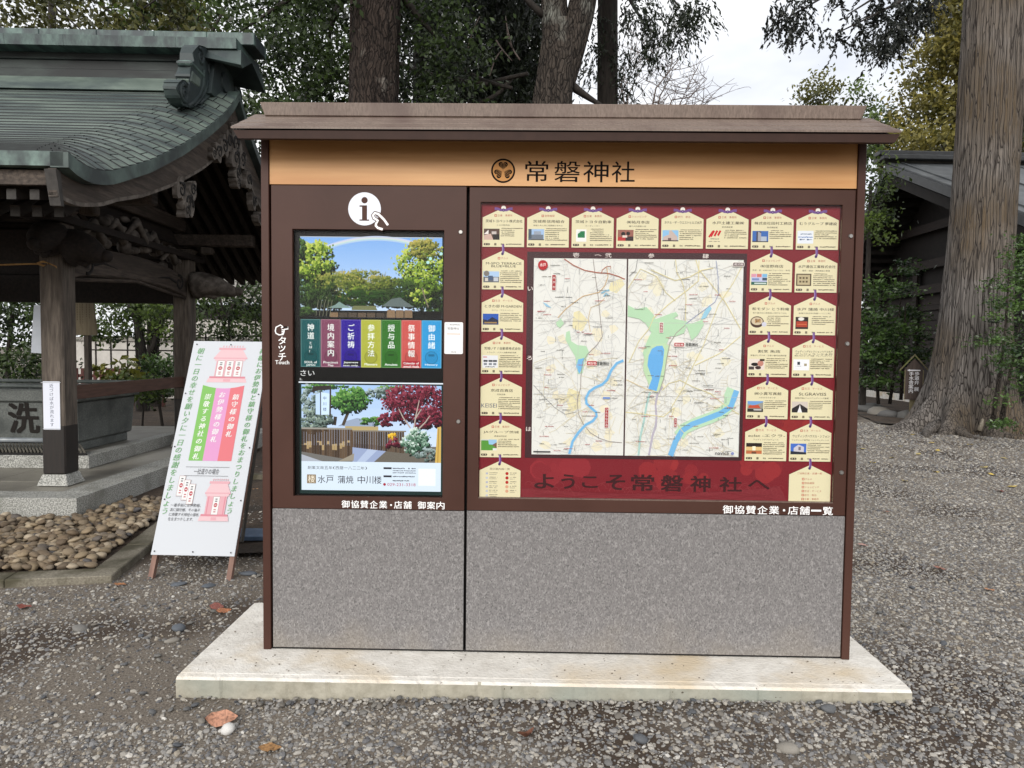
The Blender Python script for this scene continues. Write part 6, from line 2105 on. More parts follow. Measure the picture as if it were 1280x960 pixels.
# drain grille before the basin and its pipe rail
gr = empty("drain_grille", PO, rz=PT, label="slatted drain cover along the front of the stone basin", cat="grille")
mat("grille_slat", (96, 92, 84), (128, 124, 114), scale=20, rough=.7)
sl = MB().bar((0, 1.52, .385), (-.16, 1.70, .44), .012, .02).mesh("slat", "grille_slat")
for k in range(46): link("slat", sl, gr, (-.80 - k * .037, 0, 0))
box("frame_bar", -2.6, -.77, 1.497, 1.515, .3525, .375, "dark_gap", gr)
b = MB(); b.tube([W(-.93, 1.47, .515), W(-2.6, 1.47, .515)], .026, 10)
for u in (-1.0, -1.8, -2.5): b.tube([W(u, 1.52, .35), W(u, 1.48, .50)], .012, 6)
tag(b.build("pipe_rail", mat("grey_pipe", (120, 128, 134), (150, 156, 160), scale=6, rough=.35, spec=.6), smooth=True), "pale grey pipe rail in front of the stone basin", "rail")
# ladle rest over the water
lr = MB()
for w_, z_ in ((2.05, 1.045), (2.45, 1.085)):
    lr.tube([W(-.62, w_, z_), W(-2.6, w_, z_)], .022, 8)
for u in (-.95, -1.7):
    lr.tube([W(u, 2.05, .98), W(u, 2.05, 1.045)], .014, 6); lr.tube([W(u, 2.45, .95), W(u, 2.45, 1.085)], .014, 6)
tag(lr.build("ladle_rest", mat("bamboo_dark", (84, 92, 90), (110, 116, 112), scale=9, rough=.5), smooth=True), "two parallel dark poles lying across the top of the basin", "rack")

# ---- papers
p = Print()
p.rect(-.075, .075, 0, .44, (226, 230, 242))
p.vtext("近づけば水が流れます", 0.0, .42, .0395, (70, 76, 100), size=.036, bold=.01)
pp = p.build("paper_notice", "print", None)
c_ = W(CU - .010, CW0 - .1085, .737)
pp.location = c_; pp.rotation_euler = (0, 0, PT)
bk = MB().box(-.076, .076, .0002, .0016, -.001, .441)
bk.build("backing", "white_board", pp)
st_ = MB().box(-.092, .085, -.0028, -.0008, .428, .434).box(-.08, .075, -.0028, -.0008, .004, .010)
st_.build("tape", "white_board", pp)
tag(pp, "long white paper notice with blue grey handwriting taped to the near column", "notice")
pq = MB().box(-.07, .07, -.004, .004, 0, .45).build("white_plaque", mat("plaque_white", (196, 204, 216), (216, 222, 230), scale=4, rough=.4), None)
pq.location = W(-.79, CW0 + .155, 1.43); pq.rotation_euler = (0, R(4), PT + R(18))
tag(pq, "narrow white plaque hanging behind the pavilion's near column", "plaque")
# ================================================================== trees and plants
_M = np.array(cam.matrix_world)
def at(px, py, Y):
    """the point at distance Y along the ground that a line of sight measured on the photograph meets"""
    d = _M[:3, :3] @ np.array([(px - 640) / 887.0, -(py - 480) / 887.0, -1.0])
    t = (Y - CAM[1]) / d[1]
    return CAM + t * d

def bark(name, dark, light, cells, patch=None, crack=.10, rough=.9, s3=1.6, f3=(.52, .66), bdist=.03, warp=.25):
    """bark in plates or strips parted by dark fissures"""
    m = bpy.data.materials.new(name)
    m.use_nodes = True
    n, l = m.node_tree.nodes, m.node_tree.links
    b = n['Principled BSDF']
    b.inputs['Roughness'].default_value = rough
    b.inputs['Specular IOR Level'].default_value = .25
    tc = n.new("ShaderNodeTexCoord")
    wn_ = n.new("ShaderNodeTexNoise"); wn_.inputs['Scale'].default_value = 2.2; wn_.inputs['Detail'].default_value = 3
    l.new(tc.outputs['Object'], wn_.inputs['Vector'])
    ad = n.new("ShaderNodeVectorMath"); ad.operation = 'MULTIPLY_ADD'
    ad.inputs[1].default_value = (warp, warp, warp)
    l.new(wn_.outputs['Color'], ad.inputs[0]); l.new(tc.outputs['Object'], ad.inputs[2])
    mp = n.new("ShaderNodeMapping"); mp.inputs['Scale'].default_value = cells
    l.new(ad.outputs[0], mp.inputs['Vector'])
    vo = n.new("ShaderNodeTexVoronoi"); vo.feature = 'DISTANCE_TO_EDGE'; vo.inputs['Scale'].default_value = 1.0
    l.new(mp.outputs[0], vo.inputs['Vector'])
    v2 = n.new("ShaderNodeTexVoronoi"); v2.inputs['Scale'].default_value = 1.0
    l.new(mp.outputs[0], v2.inputs['Vector'])
    fi = n.new("ShaderNodeTexNoise"); fi.inputs['Scale'].default_value = 3.0; fi.inputs['Detail'].default_value = 8; fi.inputs['Roughness'].default_value = .7
    l.new(mp.outputs[0], fi.inputs['Vector'])
    cr = n.new("ShaderNodeMapRange"); cr.inputs['From Min'].default_value = .01; cr.inputs['From Max'].default_value = crack * 1.6
    l.new(vo.outputs['Distance'], cr.inputs['Value'])
    mu = n.new("ShaderNodeMath"); mu.operation = 'MULTIPLY'
    l.new(cr.outputs[0], mu.inputs[0]); l.new(fi.outputs['Fac'], mu.inputs[1])
    sep = n.new("ShaderNodeSeparateColor"); l.new(v2.outputs['Color'], sep.inputs[0])
    m2 = n.new("ShaderNodeMath"); m2.operation = 'MULTIPLY_ADD'; m2.inputs[1].default_value = .35; 
    l.new(sep.outputs[0], m2.inputs[0]); l.new(mu.outputs[0], m2.inputs[2])
    rp = n.new("ShaderNodeMapRange"); rp.inputs['From Min'].default_value = .12; rp.inputs['From Max'].default_value = .88
    l.new(m2.outputs[0], rp.inputs['Value'])
    mx = n.new("ShaderNodeMix"); mx.data_type = 'RGBA'
    mx.inputs['A'].default_value = lin(dark); mx.inputs['B'].default_value = lin(light)
    l.new(rp.outputs[0], mx.inputs['Factor'])
    col = mx.outputs['Result']
    if patch:
        n3 = n.new("ShaderNodeTexNoise"); n3.inputs['Scale'].default_value = s3; n3.inputs['Detail'].default_value = 6
        l.new(tc.outputs['Object'], n3.inputs['Vector'])
        r3 = n.new("ShaderNodeMapRange"); r3.inputs['From Min'].default_value = f3[0]; r3.inputs['From Max'].default_value = f3[1]
        l.new(n3.outputs['Fac'], r3.inputs['Value'])
        m3 = n.new("ShaderNodeMath"); m3.operation = 'MULTIPLY'; l.new(r3.outputs[0], m3.inputs[0]); l.new(rp.outputs[0], m3.inputs[1])
        mq = n.new("ShaderNodeMix"); mq.data_type = 'RGBA'
        mq.inputs['B'].default_value = lin(patch)
        l.new(m3.outputs[0], mq.inputs['Factor']); l.new(col, mq.inputs['A'])
        col = mq.outputs['Result']
    l.new(col, b.inputs['Base Color'])
    bp = n.new("ShaderNodeBump"); bp.inputs['Strength'].default_value = 1.0; bp.inputs['Distance'].default_value = bdist
    l.new(m2.outputs[0], bp.inputs['Height']); l.new(bp.outputs[0], b.inputs['Normal'])
    MATS[name] = m
bark("bark_brown", (22, 17, 15), (72, 62, 56), (26, 26, 5), patch=(142, 138, 130), s3=3.6, f3=(.62, .74))
bark("bark_grey", (26, 22, 20), (84, 76, 69), (24, 24, 6), patch=(140, 142, 134), s3=2.8, f3=(.56, .7))
bark("bark_cedar", (46, 41, 38), (140, 134, 129), (21, 21, .6), crack=.07, patch=(98, 84, 66), s3=.55, f3=(.42, .58), warp=.05, bdist=.03)
mat("bark_dark", (30, 26, 23), (52, 46, 41), scale=10, stretch=(3, 3, 0.4), rough=0.9, bump=0.5)
mat("twig", (96, 84, 80), (126, 114, 108), scale=10, rough=0.9)
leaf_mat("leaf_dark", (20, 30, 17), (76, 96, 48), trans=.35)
leaf_mat("leaf_mid", (32, 46, 22), (98, 118, 54), trans=.35)
leaf_mat("leaf_olive", (52, 56, 28), (104, 104, 56))
leaf_mat("leaf_conifer", (20, 28, 20), (46, 56, 36), trans=.15)
leaf_mat("leaf_cypress", (70, 70, 30), (146, 136, 70), trans=.35)
leaf_mat("leaf_shrub", (28, 48, 25), (90, 120, 58), rough=.3, spec=.6)
leaf_mat("leaf_bright", (26, 44, 24), (88, 116, 58), rough=.35, trans=.35, spec=.5)
leaf_mat("leaf_gold", (70, 80, 28), (150, 146, 62))
leaf_mat("leaf_sharp", (16, 20, 18), (42, 47, 40), trans=.1)

def leaf_cloud(name, pts, size, m, parent=None, dirs=None, aspect=0.5, tint=None, spread=1.0, flat=0.0):
    """one crown: many small leaf-shaped faces"""
    n = len(pts)
    size = np.broadcast_to(np.asarray(size, float), (n,)) * rng.uniform(.7, 1.3, n)
    a = rng.normal(size=(n, 3))
    if flat: a[:, 2] *= (1 - flat)
    if dirs is not None: a = dirs + spread * a * 0.35
    a /= np.linalg.norm(a, axis=1)[:, None]
    r = rng.normal(size=(n, 3))
    if flat: r[:, 2] *= (1 - flat)
    b = np.cross(a, np.cross(a, r) * (1 if True else 1))
    b /= np.linalg.norm(b, axis=1)[:, None] + 1e-9
    L = size[:, None] * a
    Bv = size[:, None] * b * aspect * 0.5
    v = np.stack([pts - L * .5, pts - L * .05 + Bv, pts + L * .5, pts - L * .05 - Bv], 1).reshape(-1, 3)
    me = bpy.data.meshes.new(name)
    me.vertices.add(4 * n)
    me.vertices.foreach_set('co', v.ravel())
    me.loops.add(4 * n)
    me.loops.foreach_set('vertex_index', np.arange(4 * n, dtype=np.int32))
    me.polygons.add(n)
    me.polygons.foreach_set('loop_start', np.arange(0, 4 * n, 4, dtype=np.int32))
    me.polygons.foreach_set('loop_total', np.full(n, 4, dtype=np.int32))
    me.update(calc_edges=True)
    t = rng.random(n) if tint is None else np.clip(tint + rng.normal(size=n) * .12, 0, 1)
    at_ = me.attributes.new("tint", 'FLOAT', 'FACE')
    at_.data.foreach_set('value', t.astype(np.float32))
    me.materials.append(MATS[m])
    return link(name, me, parent)

def clumps(centres, radii, per, flat=0.6):
    """points gathered round clump centres; returns points and each clump's own tone"""
    P, T = [], []
    for c, r in zip(centres, radii):
        k = max(3, int(per * rng.uniform(.6, 1.4)))
        d = rng.normal(size=(k, 3)) * r * .5
        d[:, 2] *= flat
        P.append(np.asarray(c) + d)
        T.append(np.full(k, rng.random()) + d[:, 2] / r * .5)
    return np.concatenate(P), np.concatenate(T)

def box_clumps(x0, x1, y0, y1, Ya, Yb, n, r, per, keep=None, flat=.6):
    """clumps that fill a stretch of the view between two distances"""
    C = []
    while len(C) < n:
        px, py, Y = rng.uniform(x0, x1), rng.uniform(y0, y1), rng.uniform(Ya, Yb)
        if keep and not keep(px, py): continue
        C.append(at(px, py, Y))
    return clumps(C, rng.uniform(.6, 1.3, n) * r, per, flat)

def trunk(name, path, radii, m, parent, na=40, nz=90, ridge=.04, freq=16, flare=None, seed=0):
    """tapering trunk whose bark stands in ridges"""
    path = [np.asarray(p, float) for p in path]
    r_ = np.random.default_rng(seed)
    ph = r_.uniform(0, 6.28, 12)
    b = MB()
    zs = np.linspace(0, 1, nz + 1)
    seg = np.linspace(0, 1, len(path))
    for t in zs:
        c = np.array([np.interp(t, seg, [p[k] for p in path]) for k in range(3)])
        R0 = np.interp(t, seg, radii)
        for k in range(na):
            a = 2 * math.pi * k / na
            z = c[2]
            w = a + 0.10 * math.sin(z * 1.3 + ph[0]) + .05 * math.sin(z * 3.7 + ph[1])
            g = (math.sin(freq * w + ph[2] + .8 * math.sin(z * .9)) + .7 * math.sin(freq * 1.73 * w + ph[3] + 1.3 * math.sin(z * 1.7 + ph[4])) + .5 * math.sin(freq * 2.9 * w + ph[5] + z * .6)) / 2.2
            q = R0 * (1 + ridge * g + .05 * math.sin(2 * a + ph[6] + z * .5) + .04 * math.sin(3 * a + ph[7] - z * .3))
            if flare: q += flare(a, z)
            b.v.append((c[0] + q * math.cos(a), c[1] + q * math.sin(a), z if not flare else max(z, -.3)))
    for i in range(nz):
        for k in range(na):
            b.f.append((i * na + k, i * na + (k + 1) % na, (i + 1) * na + (k + 1) % na, (i + 1) * na + k))
    b.f.append(tuple(nz * na + k for k in range(na)))
    return b.build(name, m, parent, smooth=True, fix=False)

def limb(b, p0, p1, r0, r1, n=7, wob=.12, sag=0.0):
    p0, p1 = np.asarray(p0, float), np.asarray(p1, float)
    L = np.linalg.norm(p1 - p0)
    o1 = rng.normal(size=3) * wob * L * .5
    pts = []
    for i in range(n):
        t = i / (n - 1)
        pts.append(p0 + (p1 - p0) * t + o1 * math.sin(math.pi * t) + np.array([0, 0, -sag * t * t]))
    b.tube(pts, [r0 + (r1 - r0) * i / (n - 1) for i in range(n)], 6)
    return pts

def high_crown(parent, c, rad, n, size, m):
    """the crown out of sight above the frame: it keeps the sky off what stands below"""
    u = rng.normal(size=(70, 3)); u /= np.linalg.norm(u, axis=1)[:, None]
    C = np.asarray(c) + u * np.asarray(rad) * rng.uniform(.4, 1, (70, 1))
    P, T = clumps(C, np.full(70, .9), n / 70)
    leaf_cloud("crown", P, size, m, parent, tint=T * .5 + .2)

# --- the broad trunk behind the kiosk's left half
def tree_left():
    g = at(467, 100, 5.8)
    t = empty("broad_tree", (g[0], g[1], 0), label="broad dark trunked tree rising behind the left half of the kiosk roof", cat="tree")
    P = lambda p: np.asarray(p) - np.array([g[0], g[1], 0])
    trunk("trunk", [P((g[0], g[1], -.1)), P((g[0] + .0, g[1], 3)), P(at(466, 120, 5.8)), P(at(468, 0, 5.8)), P(at(470, -160, 5.8)), P(at(474, -420, 5.8))], [.40, .32, .285, .295, .31, .2], "bark_brown", t, na=84, nz=150, ridge=.055, freq=13, seed=1)
    b = MB()
    br = [(at(300, 40, 6.6), at(462, -60, 5.8)), (at(560, 60, 6.4), at(480, -40, 5.9)), (at(180, 10, 7.5), at(450, -150, 5.8)), (at(410, 60, 7.2), at(464, -60, 5.9))]
    for e, s in br:
        b = MB()
        limb(b, P(s), P(e), .08, .012, 8)
        b.build("branch", "bark_dark", t, smooth=True)
    keep = lambda x, y: not (275 < x < 352 and 45 < y < 125 and rng.random() < .9)
    P1, T1 = box_clumps(285, 445, -40, 165, 5.2, 8.5, 90, .40, 58, keep)
    P2, T2 = box_clumps(495, 600, -40, 130, 5.6, 8.5, 50, .42, 62)
    P3, T3 = box_clumps(330, 445, -30, 140, 6.5, 9, 70, .45, 62)
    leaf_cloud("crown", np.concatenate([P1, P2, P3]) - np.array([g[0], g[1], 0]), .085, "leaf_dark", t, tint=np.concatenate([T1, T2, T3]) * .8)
    high_crown(t, P(at(468, -420, 5.8)), (3.2, 3.0, 1.7), 9000, .22, "leaf_dark")
tree_left()

# --- the forked tree
def tree_fork():
    g = at(690, 120, 5.8)
    t = empty("forked_tree", (g[0], g[1], 0), label="grey barked tree that forks in two behind the middle of the kiosk roof", cat="tree")
    P = lambda p: np.asarray(p) - np.array([g[0], g[1], 0])
    trunk("trunk", [P((g[0] - .1, g[1], -.1)), P((g[0] - .05, g[1], 2.8)), P(at(691, 125, 5.8)), P(at(697, 75, 5.8)), P(at(700, 30, 5.8))], [.36, .30, .245, .225, .20], "bark_grey", t, na=80, nz=110, ridge=.06, freq=12, seed=2)
    trunk("limb", [P(at(693, 95, 5.82)), P(at(695, 50, 5.8)), P(at(693, 0, 5.78)), P(at(690, -80, 5.75)), P(at(680, -300, 5.7))], [.14, .165, .155, .16, .1], "bark_grey", t, na=60, nz=60, ridge=.07, freq=11, seed=3)
    trunk("limb", [P(at(700, 115, 5.84)), P(at(712, 65, 5.82)), P(at(724, 25, 5.84)), P(at(735, -30, 5.9)), P(at(755, -260, 6.1))], [.15, .175, .165, .15, .08], "bark_grey", t, na=60, nz=60, ridge=.07, freq=11, seed=4)
    for s, e, r in ((at(680, 20, 5.8), at(628, -30, 5.6), .05), (at(712, 105, 5.85), at(752, 132, 6.0), .06), (at(690, -60, 5.7), at(560, -40, 5.0), .06)):
        b = MB(); limb(b, P(s), P(e), r, r * .4, 7, .06); b.build("branch", "bark_dark", t, smooth=True)
    high_crown(t, P(at(730, -380, 5.9)), (3.0, 2.8, 1.6), 8000, .22, "leaf_dark")
tree_fork()

def sprays(centres, n_tw, length, per, droop=(0, 0, -1)):
    """hanging conifer twigs: short needles along drooping twigs; returns points, directions"""
    P, D = [], []
    for c in centres:
        for k in range(n_tw):
            d = np.array([rng.normal() * .6, rng.normal() * .6, 0]) + np.array(droop) * rng.uniform(.4, 1.0)
            d /= np.linalg.norm(d)
            L = length * rng.uniform(.5, 1.2)
            s = np.asarray(c) + rng.normal(size=3) * length * .35
            tt = np.linspace(0, 1, per)
            pts = s + tt[:, None] * d * L + np.array([0, 0, -1]) * (tt[:, None] ** 2) * L * .35
            P.append(pts + rng.normal(size=pts.shape) * .012)
            D.append(np.broadcast_to(d + np.array([0, 0, -.3]), pts.shape))
    return np.concatenate(P), np.concatenate(D)

# --- slim dark conifer right of the fork
def tree_slim():
    g = at(761, 100, 8.8)
    t = empty("slim_conifer", (g[0], g[1], 0), label="slim dark trunked conifer just right of the forked tree, its sprays hanging before the sky", cat="tree")
    P = lambda p: np.asarray(p) - np.array([g[0], g[1], 0])
    trunk("trunk", [P((g[0], g[1], -.1)), P(at(760, 125, 8.8)), P(at(760, 0, 8.8)), P(at(761, -350, 8.8))], [.22, .175, .165, .12], "bark_dark", t, na=48, nz=90, ridge=.05, freq=12, seed=5)
    C = [at(px, py, Y) for px, py, Y in ((800, 8, 7.5), (822, 12, 7.4), (845, 14, 7.2), (862, 22, 7.1), (858, 5, 7.2), (838, 30, 7.3), (815, 48, 7.6), (808, 66, 7.7), (812, 30, 7.6), (876, 4, 7.0), (790, 2, 7.9), (828, 45, 7.5), (784, 20, 8.2), (778, 90, 8.6), (776, 70, 8.7), (745, 60, 8.6), (735, 90, 8.5), (742, 30, 8.6), (780, 108, 8.7), (850, 34, 7.2))]
    p, d = sprays(C, 15, .32, 14)
    leaf_cloud("crown", p - np.array([g[0], g[1], 0]), .075, "leaf_conifer", t, dirs=d, aspect=.32, spread=1.2)
    for e in ((850, 10, 7.3), (812, 40, 7.6), (880, -10, 7.0)):
        b = MB(); limb(b, P(at(764, -50, 8.8)), P(at(*e)), .05, .012, 7, .08); b.build("branch", "bark_dark", t, smooth=True)
tree_slim()

# --- dense conifers behind
def conifer(label, x0, x1, y0, y1, Ya, Yb, n, m="leaf_conifer", size=.11, per=10, tr=(None,), cat="tree", length=.45, ntw=12, name="conifer"):
    g = at((x0 + x1) / 2, 200, (Ya + Yb) / 2)
    t = empty(name, (g[0], g[1], 0), label=label, cat=cat)
    C = [at(rng.uniform(x0, x1), rng.uniform(y0, y1), rng.uniform(Ya, Yb)) for _ in range(n)]
    p, d = sprays(C, ntw, length, per)
    leaf_cloud("crown", p - np.array([g[0], g[1], 0]), size, m, t, dirs=d, aspect=.36, spread=1.5)
    top = at((x0 + x1) / 2, -60, (Ya + Yb) / 2)
    trunk("trunk", [(0, 0, -.1), (0, 0, top[2] * .6), (0, 0, top[2])], [.2, .16, .12], "bark_dark", t, na=24, nz=20, seed=int(x0))
    return t, g
t_, g_ = conifer("dense dark conifer filling the gap between the two big trunks behind the kiosk", 560, 680, -30, 135, 9.0, 12.0, 210)
for s, e in (((500, 80), (610, 105)), ((610, 105), (660, 92)), ((560, 62), (640, 110)), ((640, 96), (600, 128))):
    b = MB(); limb(b, at(*s, 8.6) - np.array([g_[0], g_[1], 0]), at(*e, 8.4) - np.array([g_[0], g_[1], 0]), .045, .03, 7, .12); b.build("branch", "bark_dark", t_, smooth=True)
for s, e in (((585, 60), (600, 20)), ((612, 95), (628, 62)), ((640, 60), (632, 20)), ((650, 75), (634, 30)), ((620, 50), (640, 76))):
    b = MB(); limb(b, at(*s, 8.3) - np.array([g_[0], g_[1], 0]), at(*e, 8.3) - np.array([g_[0], g_[1], 0]), .014, .006, 7, .15); b.build("bare_twig", "twig", t_, smooth=True)
conifer("dark conifer right behind the broad trunk, reaching the kiosk's ridge", 488, 560, -20, 130, 10.5, 13.0, 70)

def broadleaf(label, rects, Y, m, size, n, r, per, trunk_px, cat="tree", name="broadleaf_tree", branches=(), flat=.6, keep=None, base=0, tr=.12):
    g = at(trunk_px[0], trunk_px[1], (Y[0] + Y[1]) / 2)
    t = empty(name, (g[0], g[1], 0), label=label, cat=cat)
    off = np.array([g[0], g[1], 0])
    PP, TT = [], []
    area = [(x1 - x0) * (y1 - y0) for x0, x1, y0, y1 in rects]
    for (x0, x1, y0, y1), a in zip(rects, area):
        p, tt = box_clumps(x0, x1, y0, y1, Y[0], Y[1], max(3, int(n * a / sum(area))), r, per, keep, flat)
        PP.append(p); TT.append(tt)
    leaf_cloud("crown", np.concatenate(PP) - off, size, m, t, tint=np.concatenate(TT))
    ztop = max(p[:, 2].max() for p in PP)
    zt = max(.6, np.concatenate(PP)[:, 2].mean())
    trunk("trunk", [(0, 0, -.1), (rng.normal() * .05, 0, zt * .5), (rng.normal() * .1, 0, zt)], [tr, tr * .8, tr * .45], "bark_dark", t, na=20, nz=16, seed=int(abs(trunk_px[0])) + 3)
    for s, e, ra in branches:
        b = MB(); limb(b, at(*s) - off, at(*e) - off, ra, ra * .35, 8, .07); b.build("branch", "bark_dark", t, smooth=True)
    return t
broadleaf("olive leaved tree with thin branches above the pavilion's ridge at top left", [(-30, 150, -40, 42), (140, 250, -40, 44)], (8.5, 12.5), "leaf_olive", .13, 100, .55, 46, (60, 60), tr=.14,
          branches=(((20, -30, 10), (110, 45, 9.5), .03), ((60, -40, 10), (190, 46, 9.5), .03), ((130, -40, 10), (205, 50, 10), .028), ((205, -60, 9.6), (150, 40, 9.6), .02)))
broadleaf("olive green tree with upright stems above the pavilion's ridge, left of the dark foliage", [(150, 300, -40, 46)], (9.5, 13), "leaf_mid", .13, 60, .5, 46, (228, 60), tr=.1,
          branches=(((185, 50, 10), (170, -40, 10.4), .02), ((212, 50, 10), (205, -40, 10.2), .03), ((222, 50, 10), (226, -40, 10.4), .022), ((238, 50, 10), (250, -40, 10), .02), ((262, 46, 9.6), (300, -30, 9.6), .03)))
broadleaf("dark broadleaf tree between the pavilion roof and the broad trunk, sky showing through", [(285, 440, -30, 90), (300, 440, 90, 240)], (8.6, 11.5), "leaf_dark", .11, 92, .42, 40, (385, 150), keep=lambda x, y: not (275 < x < 352 and 45 < y < 125 and rng.random() < .85),
          branches=(((330, 150, 9), (290, 60, 9), .02), ((380, 150, 9), (340, 40, 9), .03), ((330, 110, 9.2), (270, 70, 9.2), .02)))

# greenery seen through and beside the pavilion
broadleaf("dark camellia at the far left behind the pavilion's near column", [(-40, 60, 345, 470), (-20, 58, 340, 400)], (9.0, 11.0), "leaf_dark", .10, 60, .45, 58, (10, 460), name="camellia", tr=.07)
broadleaf("leafy dark tree behind the pavilion, between its two columns", [(95, 210, 345, 400), (95, 150, 395, 425), (150, 215, 395, 420)], (11.5, 14.5), "leaf_mid", .11, 70, .45, 50, (178, 440), tr=.16,
          branches=(((178, 450, 12.6), (160, 380, 12.8), .08), ((190, 440, 12.6), (204, 380, 12.6), .07)))
broadleaf("dark trunked tree leaning behind the pavilion's rear column", [(200, 260, 350, 400)], (13.5, 15), "leaf_dark", .11, 22, .45, 50, (192, 440), tr=.17, branches=(((186, 455, 13.8), (206, 390, 13.8), .14),))
broadleaf("glossy dark shrub between the pavilion's rear column and the kiosk", [(240, 345, 385, 445), (250, 345, 365, 400), (290, 345, 350, 380)], (11.0, 13.0), "leaf_dark", .10, 62, .4, 46, (285, 440), name="shrub", tr=.05,
          branches=(((282, 400, 11.6), (268, 345, 11.8), .03), ((284, 400, 11.6), (300, 340, 11.8), .03), ((278, 410, 11.6), (320, 345, 11.4), .025), ((288, 420, 11.6), (262, 372, 11.6), .02), ((300, 400, 11.5), (330, 340, 11.4), .02)))
broadleaf("dim hedge low behind the basin at the far left", [(-40, 70, 440, 500)], (8.0, 9.2), "leaf_dark", .08, 40, .32, 52, (0, 500), name="hedge", cat="hedge", tr=.04)
broadleaf("dark rounded shrub beyond the basin's right end", [(182, 226, 450, 498)], (9.2, 10.2), "leaf_shrub", .075, 24, .26, 60, (204, 490), name="shrub", tr=.03)
broadleaf("yellow green variegated plant beyond the basin, left of the rounded shrub", [(118, 150, 455, 478), (140, 172, 448, 480)], (8.6, 9.3), "leaf_gold", .14, 11, .2, 16, (145, 480), name="variegated_plant", cat="plant", tr=.02)
broadleaf("low green plant in the shade between the variegated plant and the rear column", [(150, 200, 470, 500)], (8.4, 9.0), "leaf_mid", .09, 16, .24, 36, (176, 495), name="low_plant", cat="plant", tr=.02)
broadleaf("low leafy plant on the soil behind the pavilion's rear column", [(228, 320, 440, 500)], (9.5, 10.6), "leaf_dark", .08, 26, .3, 44, (270, 495), name="low_plant", cat="plant", tr=.02)
broadleaf("dark shrub beneath the pavilion roof's rear corner, against the pale roof", [(300, 345, 330, 420)], (13, 14.5), "leaf_mid", .1, 20, .35, 36, (320, 420), name="shrub", tr=.04)

# --- right side
broadleaf("green shrub in the gap between kiosk and hall roof", [(1076, 1112, 205, 300), (1070, 1100, 150, 215)], (14.5, 16.5), "leaf_mid", .12, 36, .45, 50, (1085, 300), name="shrub_tree", tr=.08)
for lab, x0, x1, y0, y1, Y, n in (("small olive treetop above the kiosk ridge, the left one of two", 1004, 1050, 100, 150, 33, 26), ("small ragged treetop above the kiosk roof's right end", 1052, 1092, 108, 195, 34, 30), ("low treetop seen over the kiosk roof's right corner", 1082, 1130, 140, 200, 30, 30)):
    cx = (x0 + x1) / 2
    broadleaf(lab, [(cx - 6, cx + 6, y0 - 6, y0 + 6), (x0, x1, y0 + 8, y1)], (Y - 1, Y + 1), "leaf_olive" if n < 30 else "leaf_mid", .22, n, .7, 40, (cx, y1), name="distant_tree", tr=.2)
def cypress():
    g = at(1195, 250, 27)
    t = empty("golden_cypress", (g[0], g[1], 0), label="tall golden olive cypress behind the hall roof, left of the big cedar trunk", cat="tree")
    off = np.array([g[0], g[1], 0])
    C, rr = [], []
    for _ in range(420):
        py = rng.uniform(-60, 215)
        left = 1205 - (py + 60) * .36 - 12 * math.sin(py * .13) - rng.uniform(-8, 8)
        C.append(at(rng.uniform(max(1108, left), 1285), py, rng.uniform(25, 29)))
        rr.append(rng.uniform(.5, 1.0))
    p, tt = clumps(C, rr, 70, .8)
    leaf_cloud("crown", p - off, .24, "leaf_cypress", t, tint=tt * .9, aspect=.45)
    trunk("trunk", [(0, 0, -.1), (0, 0, 8), (0, 0, 14)], [.4, .3, .2], "bark_dark", t, na=24, nz=20)
cypress()
broadleaf("dark conifer behind the golden cypress at the right edge", [(1240, 1300, 60, 200)], (24, 25), "leaf_conifer", .24, 26, .8, 60, (1290, 200), name="conifer", tr=.2)
broadleaf("olive crown low behind the hall's ridge, under the golden cypress", [(1128, 1200, 165, 195)], (22.5, 24), "leaf_cypress", .2, 20, .6, 50, (1180, 220), name="broadleaf_tree", tr=.2)

def bare_tree():
    g = at(820, 260, 15)
    t = empty("bare_tree", (g[0], g[1], 0), label="bare leafless tree of fine twigs against the white sky above the kiosk", cat="tree")
    off = np.array([g[0], g[1], 0])
    trunk("trunk", [(0, 0, -.1), (0, 0, 3), at(815, 190, 15) - off], [.14, .1, .07], "twig", t, na=16, nz=12, seed=8)
    fans = [((800, 190), (785, 120), (835, 40)), ((805, 190), (820, 110), (868, 48)), ((800, 190), (770, 130), (808, 60)), ((815, 190), (840, 125), (884, 98)), ((815, 190), (850, 130), (876, 76)), ((790, 190), (776, 110), (790, 66)), ((810, 190), (825, 120), (842, 84)), ((820, 190), (858, 140), (890, 124))]
    for a, m_, e in fans:
        b = MB()
        Y = rng.uniform(14, 16)
        A, Mm, E = at(*a, 15), at(*m_, Y), at(*e, Y)
        b.tube([A - off, (A * .45 + Mm * .55) - off + rng.normal(size=3) * .08, Mm - off, (Mm + E) / 2 - off + rng.normal(size=3) * .1, E - off], [.04, .03, .02, .012, .005], 5)
        for k in range(13):
            f = rng.uniform(.15, 1)
            s = (Mm + (E - Mm) * f) if k % 3 else (A + (Mm - A) * rng.uniform(.5, 1))
            e2 = s + np.array([rng.normal() * .55, rng.normal() * .4, rng.uniform(.1, .75)])
            q = limb(b, s - off, e2 - off, .010, .004, 5, .15)
            for j in range(3):
                s3 = np.asarray(q[rng.integers(1, 5)])
                limb(b, s3, s3 + np.array([rng.normal() * .22, rng.normal() * .2, rng.uniform(.0, .3)]), .006, .003, 4, .2)
        b.build("branch", "twig", t, fix=False)
bare_tree()

